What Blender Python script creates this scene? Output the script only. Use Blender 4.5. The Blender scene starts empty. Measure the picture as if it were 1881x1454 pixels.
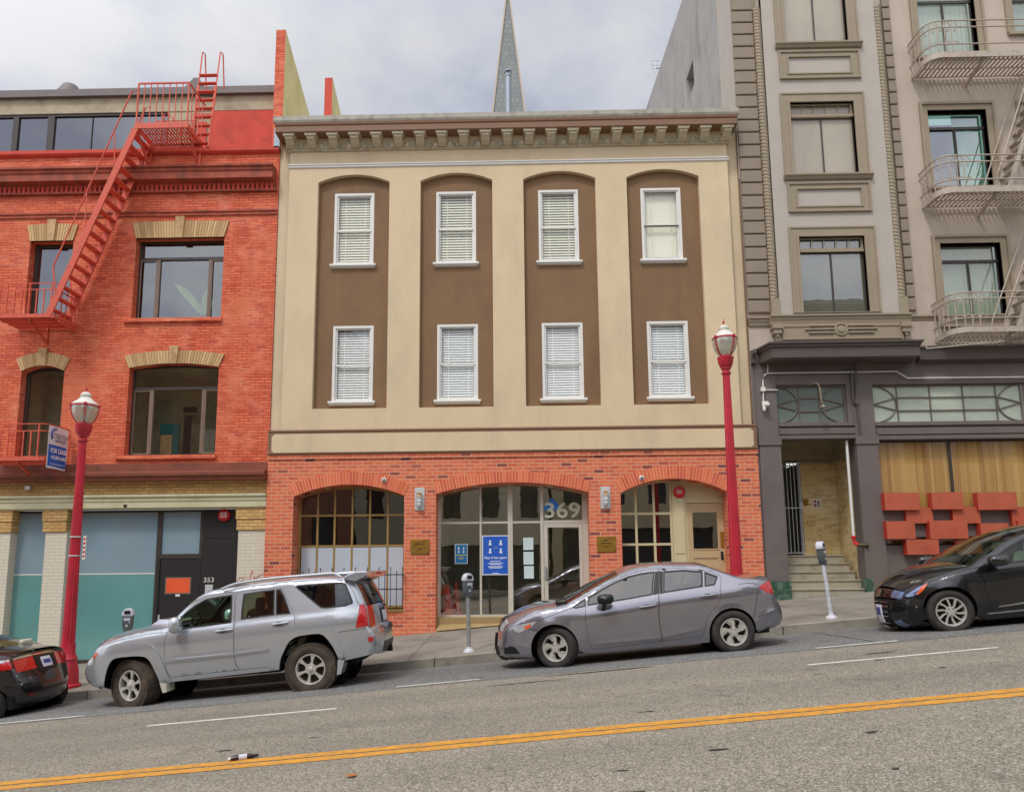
import bpy, bmesh, math, random
from mathutils import Vector, Matrix, noise as mnoise
from mathutils.geometry import delaunay_2d_cdt
random.seed(7)
SC = bpy.context.scene
COL = SC.collection
R = math.radians

# ---------------------------------------------------------------- camera
PW, PH = 1881.0, 1454.0            # photograph size, the lens and aim were fitted to it
FPX, PPX, PPY = 1350.0, 940.5, 845.34
EYE = Vector((0, 0, 1.7))
pitch, yaw, roll = R(7.99592), R(0.89189), R(-0.57262)
fw = Vector((-math.sin(yaw)*math.cos(pitch), math.cos(yaw)*math.cos(pitch), math.sin(pitch)))
rt = Vector((math.cos(yaw), math.sin(yaw), 0))
up = rt.cross(fw)
cr, sr = math.cos(roll), math.sin(roll)
rt, up = cr*rt + sr*up, -sr*rt + cr*up
cam = bpy.data.cameras.new('camera')
co = bpy.data.objects.new('camera', cam)
COL.objects.link(co)
co.matrix_world = Matrix(((rt.x, up.x, -fw.x, EYE.x), (rt.y, up.y, -fw.y, EYE.y), (rt.z, up.z, -fw.z, EYE.z), (0, 0, 0, 1)))
cam.sensor_fit = 'HORIZONTAL'
cam.sensor_width = 36
cam.lens = FPX/PW*36
cam.shift_x = 0
cam.shift_y = (PPY-PH/2)/PW
cam.clip_start = .1
cam.clip_end = 3000
SC.camera = co

def U(px, py, Y):
    """where the sight line of a measured photo point meets the vertical plane y = Y -> (x, z)"""
    d = fw*FPX + rt*(px-PPX) - up*(py-PPY)
    t = (Y-EYE.y)/d.y
    return EYE.x+d.x*t, EYE.z+d.z*t
def UX(px, py, Y): return U(px, py, Y)[0]
def UZ(px, py, Y): return U(px, py, Y)[1]

# ---------------------------------------------------------------- sky and sun
W = bpy.data.worlds.new("World"); SC.world = W
W.use_nodes = True
nt = W.node_tree; nt.nodes.clear()
def wn(t, **k):
    n = nt.nodes.new(t)
    for a, b in k.items(): setattr(n, a, b)
    return n
SUN_EL, SUN_AZ = R(56), R(208)     # sun high behind the camera, veiled by cloud
out = wn('ShaderNodeOutputWorld'); bg = wn('ShaderNodeBackground')
sky = wn('ShaderNodeTexSky', sky_type='NISHITA', sun_disc=False)
sky.sun_elevation = SUN_EL; sky.sun_rotation = SUN_AZ
tc = wn('ShaderNodeTexCoord')
mp = wn('ShaderNodeMapping'); mp.inputs['Scale'].default_value = (1.3, 1.0, 2.1); mp.inputs['Location'].default_value = (.35, .1, .62)
nz = wn('ShaderNodeTexNoise'); nz.inputs['Scale'].default_value = 2.3; nz.inputs['Detail'].default_value = 7; nz.inputs['Roughness'].default_value = .52
rp = wn('ShaderNodeValToRGB')
e = rp.color_ramp.elements
e[0].position = .36; e[0].color = (.48, .51, .64, 1)
e[1].position = .60; e[1].color = (.93, .93, .94, 1)
x = e.new(.47); x.color = (.72, .75, .84, 1)
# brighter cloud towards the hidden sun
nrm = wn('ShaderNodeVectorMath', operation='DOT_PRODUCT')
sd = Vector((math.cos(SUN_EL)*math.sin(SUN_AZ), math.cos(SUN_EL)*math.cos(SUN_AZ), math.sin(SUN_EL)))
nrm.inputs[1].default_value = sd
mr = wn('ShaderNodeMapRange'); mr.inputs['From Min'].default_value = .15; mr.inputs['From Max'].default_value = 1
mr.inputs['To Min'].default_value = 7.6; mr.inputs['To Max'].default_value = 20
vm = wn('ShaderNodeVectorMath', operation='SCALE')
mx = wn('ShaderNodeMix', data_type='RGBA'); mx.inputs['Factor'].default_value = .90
L = nt.links.new
L(tc.outputs['Generated'], mp.inputs[0]); L(mp.outputs[0], nz.inputs['Vector']); L(nz.outputs['Fac'], rp.inputs[0])
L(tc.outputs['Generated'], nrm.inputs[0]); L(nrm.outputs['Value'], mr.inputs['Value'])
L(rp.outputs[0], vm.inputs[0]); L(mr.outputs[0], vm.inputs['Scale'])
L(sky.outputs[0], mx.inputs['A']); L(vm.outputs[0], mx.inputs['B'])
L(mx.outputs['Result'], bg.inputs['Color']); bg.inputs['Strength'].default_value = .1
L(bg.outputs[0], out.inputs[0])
sl = bpy.data.lights.new('sun', 'SUN'); sl.energy = 1.5; sl.angle = R(10); sl.color = (1, .955, .89)
so = bpy.data.objects.new('sun', sl); COL.objects.link(so)
so.rotation_euler = (-sd).to_track_quat('-Z', 'Y').to_euler()
SC.view_settings.view_transform = 'Standard'
SC.view_settings.look = 'None'
SC.view_settings.gamma = 1
SC.view_settings.use_curve_mapping = False
SC.view_settings.exposure = 0.16
SC.render.engine = 'CYCLES'

# ---------------------------------------------------------------- mesh helpers
class MB:
    def __init__(s): s.v = []; s.f = []; s.m = []
    def add(s, vs, fs, m=0):
        b = len(s.v); s.v += [tuple(p) for p in vs]
        for f in fs: s.f.append([b+i for i in f]); s.m.append(m)
    def box(s, x0, x1, y0, y1, z0, z1, m=0):
        s.add([(x0,y0,z0),(x1,y0,z0),(x1,y1,z0),(x0,y1,z0),(x0,y0,z1),(x1,y0,z1),(x1,y1,z1),(x0,y1,z1)],
              [(0,3,2,1),(4,5,6,7),(0,1,5,4),(1,2,6,5),(2,3,7,6),(3,0,4,7)], m)
    def prism(s, poly, y0, y1, m=0):          # polygon in the x-z plane pushed along y
        a = sum(poly[i][0]*poly[(i+1)%len(poly)][1]-poly[(i+1)%len(poly)][0]*poly[i][1] for i in range(len(poly)))
        if a < 0: poly = poly[::-1]
        n = len(poly)
        s.add([(x,y0,z) for x,z in poly]+[(x,y1,z) for x,z in poly],
              [list(range(n)), list(range(2*n-1,n-1,-1))]+[(i,n+i,n+(i+1)%n,(i+1)%n) for i in range(n)], m)
    def prof(s, pts, x0, x1, m=0, cap=True, miter0=0, miter1=0):   # profile in y-z run along x
        n = len(pts); ym = pts[0][0]
        A = [(x0-miter0*(pts[0][0]-y), y, z) for y, z in pts]; B = [(x1+miter1*(pts[0][0]-y), y, z) for y, z in pts]
        s.add(A+B, [(i, i+1, n+i+1, n+i) for i in range(n-1)], m)
        if cap: s.add(A, [list(range(n))[::-1]], m); s.add(B, [list(range(n))], m)
    def tube(s, pts, r, n=8, m=0, cap=True, r2=None):
        P = [Vector(p) for p in pts]; rings = []
        for i, p in enumerate(P):
            d = (P[min(i+1, len(P)-1)]-P[max(i-1, 0)]).normalized()
            a = Vector((0,0,1)) if abs(d.z) < .9 else Vector((1,0,0))
            u = d.cross(a).normalized(); w = d.cross(u)
            rr = r if r2 is None else r+(r2-r)*i/(len(P)-1)
            rings.append([p+u*rr*math.cos(2*math.pi*k/n)+w*rr*math.sin(2*math.pi*k/n) for k in range(n)])
        vs = [v for q in rings for v in q]
        fs = [(i*n+k, i*n+(k+1)%n, (i+1)*n+(k+1)%n, (i+1)*n+k) for i in range(len(P)-1) for k in range(n)]
        if cap: fs += [list(range(n))[::-1], list(range((len(P)-1)*n, len(P)*n))]
        s.add(vs, fs, m)
    def bar(s, a, b, w, h=None, m=0):         # square bar between two points
        h = h or w; a = Vector(a); b = Vector(b); d = (b-a).normalized()
        q = Vector((0,0,1)) if abs(d.z) < .95 else Vector((0,1,0))
        u = d.cross(q).normalized()*w/2; v = d.cross(u).normalized()*h/2
        s.add([a-u-v,a+u-v,a+u+v,a-u+v,b-u-v,b+u-v,b+u+v,b-u+v],
              [(0,1,2,3),(7,6,5,4),(0,4,5,1),(1,5,6,2),(2,6,7,3),(3,7,4,0)], m)
    def lathe(s, prof, c=(0,0,0), n=24, m=0, axis='z', cap=True, a0=0, a1=2*math.pi):
        full = abs(a1-a0-2*math.pi) < 1e-6; k = n if full else n+1
        vs = []
        for r, h in prof:
            for i in range(k):
                a = a0+(a1-a0)*i/n
                if axis == 'z': vs.append((c[0]+r*math.cos(a), c[1]+r*math.sin(a), c[2]+h))
                elif axis == 'y': vs.append((c[0]+r*math.cos(a), c[1]+h, c[2]+r*math.sin(a)))
                else: vs.append((c[0]+h, c[1]+r*math.cos(a), c[2]+r*math.sin(a)))
        fs = []
        for j in range(len(prof)-1):
            for i in range(n if full else n):
                i2 = (i+1) % k if full else i+1
                fs.append((j*k+i, j*k+i2, (j+1)*k+i2, (j+1)*k+i))
        if cap and full:
            if prof[0][0] > 1e-5: fs.append(list(range(k))[::-1])
            if prof[-1][0] > 1e-5: fs.append(list(range((len(prof)-1)*k, len(prof)*k)))
        s.add(vs, fs, m)
    def sheet(s, outer, holes, y, m=0, flip=False):     # flat wall with openings, facing -y
        pts = [Vector(p) for p in outer]; edges = [(i, (i+1) % len(outer)) for i in range(len(outer))]
        for h in holes:
            b = len(pts); pts += [Vector(p) for p in h]; edges += [(b+i, b+(i+1) % len(h)) for i in range(len(h))]
        V, E, F = delaunay_2d_cdt(pts, edges, [], 0, 1e-6)[:3]
        fs = []
        for f in F:
            c = sum((V[i] for i in f), Vector((0,0)))/len(f)
            if inpoly(c, outer) and not any(inpoly(c, h) for h in holes):
                fs.append(list(f)[::-1] if flip else list(f))
        s.add([(v.x, y, v.y) for v in V], fs, m)
    def reveal(s, poly, y0, y1, m=0):
        n = len(poly)
        s.add([(x,y0,z) for x,z in poly]+[(x,y1,z) for x,z in poly], [(i,(i+1)%n,n+(i+1)%n,n+i) for i in range(n)], m)
    def mesh(s, name, mats, org=(0,0,0), smooth=False, ang=35, recalc=False):
        me = bpy.data.meshes.new(name)
        me.from_pydata([(p[0]-org[0], p[1]-org[1], p[2]-org[2]) for p in s.v], [], s.f)
        for q in (mats if isinstance(mats, (list, tuple)) else [mats]): me.materials.append(q)
        me.polygons.foreach_set('material_index', s.m)
        if recalc:
            b = bmesh.new(); b.from_mesh(me); bmesh.ops.recalc_face_normals(b, faces=b.faces); b.to_mesh(me); b.free()
        if smooth:
            me.polygons.foreach_set('use_smooth', [True]*len(me.polygons)); me.set_sharp_from_angle(angle=R(ang))
        me.update()
        return me
    def build(s, name, mats, parent=None, smooth=False, ang=35, bevel=0, local=False, recalc=False):
        org = (0,0,0)
        if parent is not None and not local:
            q = parent; org = Vector((0,0,0))
            while q: org += q.location; q = q.parent
        o = bpy.data.objects.new(name, s.mesh(name, mats, org, smooth, ang, recalc)); COL.objects.link(o)
        if parent is not None: o.parent = parent
        if bevel:
            b = o.modifiers.new('bevel', 'BEVEL'); b.width = bevel; b.segments = 2; b.limit_method = 'ANGLE'; b.harden_normals = False
        return o

def inpoly(p, poly):
    x, y = p[0], p[1]; c = False; n = len(poly)
    for i in range(n):
        x0, y0 = poly[i][0], poly[i][1]; x1, y1 = poly[i-1][0], poly[i-1][1]
        if (y0 > y) != (y1 > y) and x < (x1-x0)*(y-y0)/(y1-y0)+x0: c = not c
    return c
def rect(x0, z0, x1, z1): return [(x0,z0),(x1,z0),(x1,z1),(x0,z1)]
def circ3(x0, zs, x1, zc):
    """centre and radius of the circle through the two springings and the crown"""
    h = zc-zs; w = (x1-x0)/2; r = (w*w+h*h)/(2*h)
    return (x0+x1)/2, zc-r, r
def archpoly(x0, z0, x1, zs, zc, n=20):
    cx, cz, r = circ3(x0, zs, x1, zc); a = math.asin((x1-x0)/2/r)
    return [(x0,z0),(x1,z0)]+[(cx+r*math.sin(t), cz+r*math.cos(t)) for t in [a-2*a*i/n for i in range(n+1)]]
def tag(o, label=None, cat=None, group=None, kind=None):
    if label: o['label'] = label
    if cat: o['category'] = cat
    if group: o['group'] = group
    if kind: o['kind'] = kind
    return o
def empty(name, loc, label=None, cat=None, group=None, rot=(0,0,0), parent=None):
    o = bpy.data.objects.new(name, None); COL.objects.link(o); o.location = loc; o.rotation_euler = rot
    o.empty_display_size = .1
    if parent: o.parent = parent
    return tag(o, label, cat, group)
KIDS = {}
def kids(o): return [c for c in COL.objects if c.parent == o]
def copy_tree(o, parent=None, loc=None):
    c = o.copy(); COL.objects.link(c); c.parent = parent
    if loc is not None: c.location = loc
    for ch in kids(o): copy_tree(ch, c)
    return c
def text_mesh(name, body, size, mat, parent, loc, extrude=.002, align='CENTER', rot=(math.pi/2,0,0), bold=0, sx=1, local=False):
    cu = bpy.data.curves.new('t', 'FONT'); cu.body = body; cu.size = size; cu.align_x = align; cu.align_y = 'CENTER'
    cu.extrude = extrude; cu.offset = bold; cu.resolution_u = 3
    t = bpy.data.objects.new('t', cu); COL.objects.link(t)
    bpy.context.view_layer.update()
    me = bpy.data.meshes.new_from_object(t.evaluated_get(bpy.context.evaluated_depsgraph_get()))
    bpy.data.objects.remove(t); bpy.data.curves.remove(cu)
    from mathutils import Euler
    M = Euler(rot).to_matrix().to_4x4() @ Matrix.Diagonal((sx,1,1,1))
    off = Vector((0,0,0))
    if parent is not None and not local:
        q = parent
        while q: off += q.location; q = q.parent
    me.transform(Matrix.Translation(Vector(loc)-off) @ M)
    me.materials.clear(); me.materials.append(mat); me.name = name
    o = bpy.data.objects.new(name, me); COL.objects.link(o)
    if parent is not None: o.parent = parent
    return o

# ---------------------------------------------------------------- materials
def lin(c):
    c /= 255.0
    return c/12.92 if c <= .04045 else ((c+.055)/1.055)**2.4
def C3(r, g, b): return (lin(r), lin(g), lin(b), 1)
MATS = {}
def newmat(name):
    m = bpy.data.materials.new(name); m.use_nodes = True
    n = m.node_tree; p = n.nodes['Principled BSDF']; MATS[name] = m
    return m, n, p
def N(n, t, **k):
    q = n.nodes.new(t)
    for a, b in k.items(): setattr(q, a, b)
    return q
def mixc(n, fac, a, b, blend='MIX'):
    q = N(n, 'ShaderNodeMix', data_type='RGBA', blend_type=blend)
    if isinstance(fac, (int, float)): q.inputs['Factor'].default_value = fac
    else: n.links.new(fac, q.inputs['Factor'])
    for s, k in ((a, 'A'), (b, 'B')):
        if isinstance(s, tuple): q.inputs[k].default_value = s
        else: n.links.new(s, q.inputs[k])
    return q.outputs['Result']
def nz_(n, vec, scale, detail=3, rough=.55, dist=0):
    q = N(n, 'ShaderNodeTexNoise'); q.inputs['Scale'].default_value = scale; q.inputs['Detail'].default_value = detail
    q.inputs['Roughness'].default_value = rough; q.inputs['Distortion'].default_value = dist
    if vec: n.links.new(vec, q.inputs['Vector'])
    return q.outputs['Fac']
def ramp(n, fac, stops):
    q = N(n, 'ShaderNodeValToRGB'); n.links.new(fac, q.inputs[0]); e = q.color_ramp.elements
    e[0].position, e[0].color = stops[0]; e[1].position, e[1].color = stops[-1]
    for p, c in stops[1:-1]: a = e.new(p); a.color = c
    return q.outputs[0]
def bump(n, p, h, strength=.3, dist=.01):
    b = N(n, 'ShaderNodeBump'); b.inputs['Strength'].default_value = strength; b.inputs['Distance'].default_value = dist
    n.links.new(h, b.inputs['Height']); n.links.new(b.outputs[0], p.inputs['Normal'])
def ocoord(n): return N(n, 'ShaderNodeTexCoord').outputs['Object']
BW = lambda v: (v, v, v, 1)
def simple(name, col, rough=.6, metal=0, var=.08, vs=3.0, bmp=0, bs=60, coat=0, spec=.5, stain=None, sts=1.2, streak=0):
    m, n, p = newmat(name); c = C3(*col); o = ocoord(n)
    d = nz_(n, o, vs, 5)
    r1 = ramp(n, d, [(.25, tuple(v*(1-var) for v in c[:3])+(1,)), (.75, tuple(min(1, v*(1+var)) for v in c[:3])+(1,))])
    if stain:
        mp = N(n, 'ShaderNodeMapping'); mp.inputs['Scale'].default_value = (1, 1, .35 if streak else 1); n.links.new(o, mp.inputs[0])
        f = ramp(n, nz_(n, mp.outputs[0], sts, 8, .65), [(.48, BW(0)), (.72, BW(.8))])
        r1 = mixc(n, f, r1, C3(*stain))
        if streak:      # rain streaks
            m2 = N(n, 'ShaderNodeMapping'); m2.inputs['Scale'].default_value = (6, 6, .22); n.links.new(o, m2.inputs[0])
            f = ramp(n, nz_(n, m2.outputs[0], 1.0, 6, .6), [(.60, BW(0)), (.80, BW(.16))])
            r1 = mixc(n, f, r1, tuple(v*.62 for v in C3(*stain)[:3])+(1,))
            f = ramp(n, nz_(n, o, 26, 3, .8), [(.68, BW(0)), (.74, BW(.2))])
            r1 = mixc(n, f, r1, tuple(v*.5 for v in C3(*stain)[:3])+(1,))
    n.links.new(r1, p.inputs['Base Color'])
    p.inputs['Roughness'].default_value = rough; p.inputs['Metallic'].default_value = metal
    p.inputs['Coat Weight'].default_value = coat; p.inputs['Specular IOR Level'].default_value = spec
    if bmp: bump(n, p, nz_(n, o, bs, 6, .65), bmp, .008)
    return m
def brickvec(n, sx=1, sz=1):
    o = ocoord(n); s = N(n, 'ShaderNodeSeparateXYZ'); n.links.new(o, s.inputs[0])
    a = N(n, 'ShaderNodeMath', operation='ADD'); n.links.new(s.outputs[0], a.inputs[0]); n.links.new(s.outputs[1], a.inputs[1])
    c = N(n, 'ShaderNodeCombineXYZ'); n.links.new(a.outputs[0], c.inputs[0]); n.links.new(s.outputs[2], c.inputs[1])
    return o, c.outputs[0]
def brick(name, stops, mortar, bw=.24, bh=.083, ms=.011, rough=.8, mort_var=None, wear=None, bstr=.5, noise_amt=.35, wearlo=.6):
    m, n, p = newmat(name); o, v = brickvec(n)
    b = N(n, 'ShaderNodeTexBrick'); n.links.new(v, b.inputs['Vector'])
    b.inputs['Color1'].default_value = BW(0); b.inputs['Color2'].default_value = BW(1); b.inputs['Mortar'].default_value = BW(0)
    b.inputs['Scale'].default_value = 1; b.inputs['Mortar Size'].default_value = ms; b.inputs['Mortar Smooth'].default_value = .25
    b.inputs['Brick Width'].default_value = bw; b.inputs['Row Height'].default_value = bh; b.inputs['Bias'].default_value = 0
    base = ramp(n, b.outputs['Color'], stops)
    nn = nz_(n, o, 5, 6, .7)
    base = mixc(n, noise_amt, base, ramp(n, nn, [(.3, BW(.25)), (.7, BW(.78))]), 'OVERLAY')
    fine = nz_(n, o, 60, 3, .7)
    base = mixc(n, .3, base, ramp(n, fine, [(.3, BW(.3)), (.7, BW(.72))]), 'OVERLAY')
    mc = C3(*mortar)
    if mort_var:
        f = ramp(n, nz_(n, o, 1.1, 6, .65), [(.50, BW(0)), (.66, BW(1))])
        mcs = mixc(n, f, mc, C3(*mort_var))
    else: mcs = mixc(n, nn, mc, tuple(v*.8 for v in mc[:3])+(1,))
    colr = mixc(n, b.outputs['Fac'], base, mcs)
    if wear:
        f = ramp(n, nz_(n, o, .7, 9, .7, .3), [(wearlo, BW(0)), (wearlo+.14, BW(.75))])
        colr = mixc(n, f, colr, C3(*wear))
    n.links.new(colr, p.inputs['Base Color']); p.inputs['Roughness'].default_value = rough
    inv = N(n, 'ShaderNodeMath', operation='SUBTRACT'); inv.inputs[0].default_value = 1; n.links.new(b.outputs['Fac'], inv.inputs[1])
    ad = N(n, 'ShaderNodeMath', operation='MULTIPLY_ADD'); n.links.new(fine, ad.inputs[0]); ad.inputs[1].default_value = .35; n.links.new(inv.outputs[0], ad.inputs[2])
    bump(n, p, ad.outputs[0], bstr, .01)
    return m
def island(name, stops, rough=.8, bmp=.3):
    """each loose block of the mesh takes its own colour from the ramp"""
    m, n, p = newmat(name); g = N(n, 'ShaderNodeNewGeometry'); o = ocoord(n)
    c = ramp(n, g.outputs['Random Per Island'], stops)
    c = mixc(n, .35, c, ramp(n, nz_(n, o, 40, 4, .7), [(.3, BW(.3)), (.7, BW(.72))]), 'OVERLAY')
    n.links.new(c, p.inputs['Base Color']); p.inputs['Roughness'].default_value = rough
    bump(n, p, nz_(n, o, 60, 4, .7), bmp, .006)
    return m
def glass(name, tint=(200,210,205), refl=.16, rough=.0, opac=0, ocol=(120,140,140), wavy=.06):
    m = bpy.data.materials.new(name); m.use_nodes = True; n = m.node_tree; n.nodes.clear()
    o = N(n, 'ShaderNodeOutputMaterial'); t = N(n, 'ShaderNodeBsdfTransparent'); g = N(n, 'ShaderNodeBsdfGlossy')
    t.inputs[0].default_value = C3(*tint); g.inputs['Roughness'].default_value = rough; g.inputs[0].default_value = (1,1,1,1)
    # slight waviness of old panes
    b = N(n, 'ShaderNodeBump'); b.inputs['Strength'].default_value = wavy; b.inputs['Distance'].default_value = .02
    n.links.new(nz_(n, ocoord(n), 2.2, 2), b.inputs['Height']); n.links.new(b.outputs[0], g.inputs['Normal'])
    ge = N(n, 'ShaderNodeNewGeometry'); dt = N(n, 'ShaderNodeVectorMath', operation='DOT_PRODUCT')
    n.links.new(ge.outputs['Normal'], dt.inputs[0]); n.links.new(ge.outputs['Incoming'], dt.inputs[1])
    ab = N(n, 'ShaderNodeMath', operation='ABSOLUTE'); n.links.new(dt.outputs['Value'], ab.inputs[0])
    iv = N(n, 'ShaderNodeMath', operation='SUBTRACT'); iv.inputs[0].default_value = 1; n.links.new(ab.outputs[0], iv.inputs[1])
    pw = N(n, 'ShaderNodeMath', operation='POWER'); n.links.new(iv.outputs[0], pw.inputs[0]); pw.inputs[1].default_value = 4
    a = N(n, 'ShaderNodeMath', operation='MULTIPLY_ADD'); a.use_clamp = True; n.links.new(pw.outputs[0], a.inputs[0]); a.inputs[1].default_value = .85-refl; a.inputs[2].default_value = .05+refl
    mx = N(n, 'ShaderNodeMixShader'); n.links.new(a.outputs[0], mx.inputs[0]); n.links.new(g.outputs[0], mx.inputs[2])
    if opac:
        d = N(n, 'ShaderNodeBsdfDiffuse'); d.inputs[0].default_value = C3(*ocol)
        m2 = N(n, 'ShaderNodeMixShader'); m2.inputs[0].default_value = opac
        n.links.new(t.outputs[0], m2.inputs[1]); n.links.new(d.outputs[0], m2.inputs[2]); n.links.new(m2.outputs[0], mx.inputs[1])
    else: n.links.new(t.outputs[0], mx.inputs[1])
    n.links.new(mx.outputs[0], o.inputs[0]); MATS[name] = m
    return m
def emit(name, col, s):
    m, n, p = newmat(name); p.inputs['Emission Color'].default_value = C3(*col); p.inputs['Emission Strength'].default_value = s
    p.inputs['Base Color'].default_value = C3(*col)
    return m
# ================================================================ GROUND
S = .082                          # the street climbs to the right
def lerp(a, b, t): return a+(b-a)*t
def interp(x, xs, ys):
    if x <= xs[0]: return ys[0]
    for i in range(len(xs)-1):
        if x <= xs[i+1]: return lerp(ys[i], ys[i+1], (x-xs[i])/(xs[i+1]-xs[i]))
    return ys[-1]
def road_g(y): return interp(y, [-3, 5.6, 11.2, 13.2], [.04, .20, .13, .054])
def walk_g(y): return interp(y, [13.2, 17.3, 19.5], [.205, .33, .36])
def gz(x, y): return S*x+(road_g(y) if y < 13.2 else walk_g(y))

def asphalt(name, lo, mid, hi, blot, sc=70):
    m, n, p = newmat(name); o = ocoord(n)
    vo = N(n, 'ShaderNodeTexVoronoi'); vo.inputs['Scale'].default_value = sc; n.links.new(o, vo.inputs['Vector'])
    sp = N(n, 'ShaderNodeSeparateColor'); n.links.new(vo.outputs['Color'], sp.inputs[0])
    stone = ramp(n, sp.outputs[0], [(0, C3(*lo)), (.4, C3(*mid)), (.85, C3(*hi)), (1, C3(188, 182, 168))])
    f2 = nz_(n, o, sc*2.2, 2, .7)
    c = mixc(n, .55, stone, ramp(n, f2, [(.3, BW(.2)), (.7, BW(.8))]), 'OVERLAY')
    mp = N(n, 'ShaderNodeMapping'); mp.inputs['Scale'].default_value = (.22, 1.5, 1); n.links.new(o, mp.inputs[0])
    big = nz_(n, mp.outputs[0], .8, 7, .6)
    c = mixc(n, .55, c, ramp(n, big, [(.3, BW(.36)), (.7, BW(.63))]), 'OVERLAY')
    sy = N(n, 'ShaderNodeSeparateXYZ'); n.links.new(o, sy.inputs[0]); ad = N(n, 'ShaderNodeMath', operation='MULTIPLY_ADD')
    n.links.new(nz_(n, o, .9, 4), ad.inputs[0]); ad.inputs[1].default_value = .8; n.links.new(sy.outputs[1], ad.inputs[2])
    mr_b = N(n, 'ShaderNodeMapRange'); mr_b.inputs['From Min'].default_value = 2.4; mr_b.inputs['From Max'].default_value = 14.4; n.links.new(ad.outputs[0], mr_b.inputs['Value'])
    bd = ramp(n, mr_b.outputs[0], [(0, BW(.5)), (.10, BW(.5)), (.16, BW(.42)), (.22, BW(.5)), (.32, BW(.5)), (.44, BW(.52)), (.50, BW(.43)), (.55, BW(.50)), (.62, BW(.44)), (.68, BW(.47)), (1, BW(.46))])
    c = mixc(n, 1, c, bd, 'OVERLAY')
    st = ramp(n, nz_(n, o, 1.7, 9, .72, .4), [(.58, BW(0)), (.70, BW(.7))])
    c = mixc(n, st, c, C3(*blot))
    cr_ = N(n, 'ShaderNodeTexVoronoi', feature='DISTANCE_TO_EDGE'); cr_.inputs['Scale'].default_value = .35
    wv = N(n, 'ShaderNodeMapping'); n.links.new(o, wv.inputs[0])
    nn = N(n, 'ShaderNodeTexNoise'); nn.inputs['Scale'].default_value = 1.6; nn.inputs['Detail'].default_value = 8; n.links.new(o, nn.inputs['Vector'])
    av = N(n, 'ShaderNodeVectorMath', operation='MULTIPLY_ADD'); n.links.new(nn.outputs['Color'], av.inputs[0]); av.inputs[1].default_value = (.9,.9,.9); n.links.new(o, av.inputs[2])
    n.links.new(av.outputs[0], cr_.inputs['Vector'])
    ck = ramp(n, cr_.outputs['Distance'], [(.0, BW(.4)), (.004, BW(0))])
    c = mixc(n, ck, c, C3(58, 54, 50))
    n.links.new(c, p.inputs['Base Color']); p.inputs['Roughness'].default_value = .85
    bump(n, p, f2, .5, .008)
    return m
M_road = asphalt('asphalt', (88,82,72), (130,123,108), (154,146,130), (96,89,78), 95)
M_lane = asphalt('parking_lane_asphalt', (80,80,80), (104,104,103), (124,124,122), (60,60,60), 95)
M_walk = simple('pavement_concrete', (136,129,117), .85, var=.16, vs=1.4, bmp=.35, bs=90, stain=(92,86,78), sts=1.1)
M_kerb = simple('kerb_concrete', (142,136,124), .85, var=.3, vs=1.2, bmp=.6, bs=40, stain=(84,78,70), sts=2.5)
M_yel = simple('yellow_paint', (206,144,48), .75, var=.18, vs=9, bmp=.4, bs=120, stain=(142,116,76), sts=14)
M_whi = simple('white_road_paint', (212,208,196), .7, var=.1, vs=9, bmp=.4, bs=120, stain=(140,134,124), sts=7)
M_tar = simple('tar_patch', (56,53,50), .6, var=.2, vs=5, bmp=.4, bs=60)

XL, XR = -34, 34
def ground_strip(name, ys, mat, gf, dz=0, x0=XL, x1=XR, nx=34):
    mb = MB(); xs = [x0+(x1-x0)*i/nx for i in range(nx+1)]
    vs = [(x, y, S*x+gf(y)+dz) for y in ys for x in xs]; k = nx+1
    mb.add(vs, [(j*k+i, j*k+i+1, (j+1)*k+i+1, (j+1)*k+i) for j in range(len(ys)-1) for i in range(nx)])
    return tag(mb.build(name, mat), kind='structure')
ground_strip('road', [-5.6, -3, 0, 3, 5.6, 8, 10.62], M_road, road_g)
ground_strip('parking_lane', [10.6, 11.2, 12, 13.22], M_lane, road_g, .003)
ground_strip('far_pavement', [-9, -5.6], M_walk, lambda y: .19)
# pavement with score joints
mb = MB(); ys = [13.36, 14.9, 16.2, 17.3, 19.5]
xs = [XL+1.52*i for i in range(46)]
for i in range(len(xs)-1):
    for j in range(4):
        a, b = xs[i]+.006, xs[i+1]-.006; c, d = ys[j]+.006, ys[j+1]-.006
        mb.add([(a,c,S*a+walk_g(c)),(b,c,S*b+walk_g(c)),(b,d,S*b+walk_g(d)),(a,d,S*a+walk_g(d))], [(0,1,2,3)])
tag(mb.build('pavement', M_walk), kind='structure')
ground_strip('pavement_bed', [13.2, 19.5], M_tar, walk_g, -.006)
mb = MB()
kx = [XL+3.05*i+1.9 for i in range(23)]
for a, b in zip(kx, kx[1:]):
    a += .008; b -= .008
    for (q0, q1) in [((13.2, -.1), (13.2, .19)), ((13.2, .19), (13.215, .205)), ((13.215, .205), (13.36, .2115))]:
        n_ = 6
        for i in range(n_):
            u, v = lerp(a, b, i/n_), lerp(a, b, (i+1)/n_)
            mb.add([(u,q0[0],S*u+q0[1]),(v,q0[0],S*v+q0[1]),(v,q1[0],S*v+q1[1]),(u,q1[0],S*u+q1[1])], [(0,1,2,3)])
tag(mb.build('kerb', M_kerb), kind='structure')
ground_strip('land', [-60, -9, 19.5, 60], M_walk, lambda y: -.25, 0, -120, 120, 4)

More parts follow.
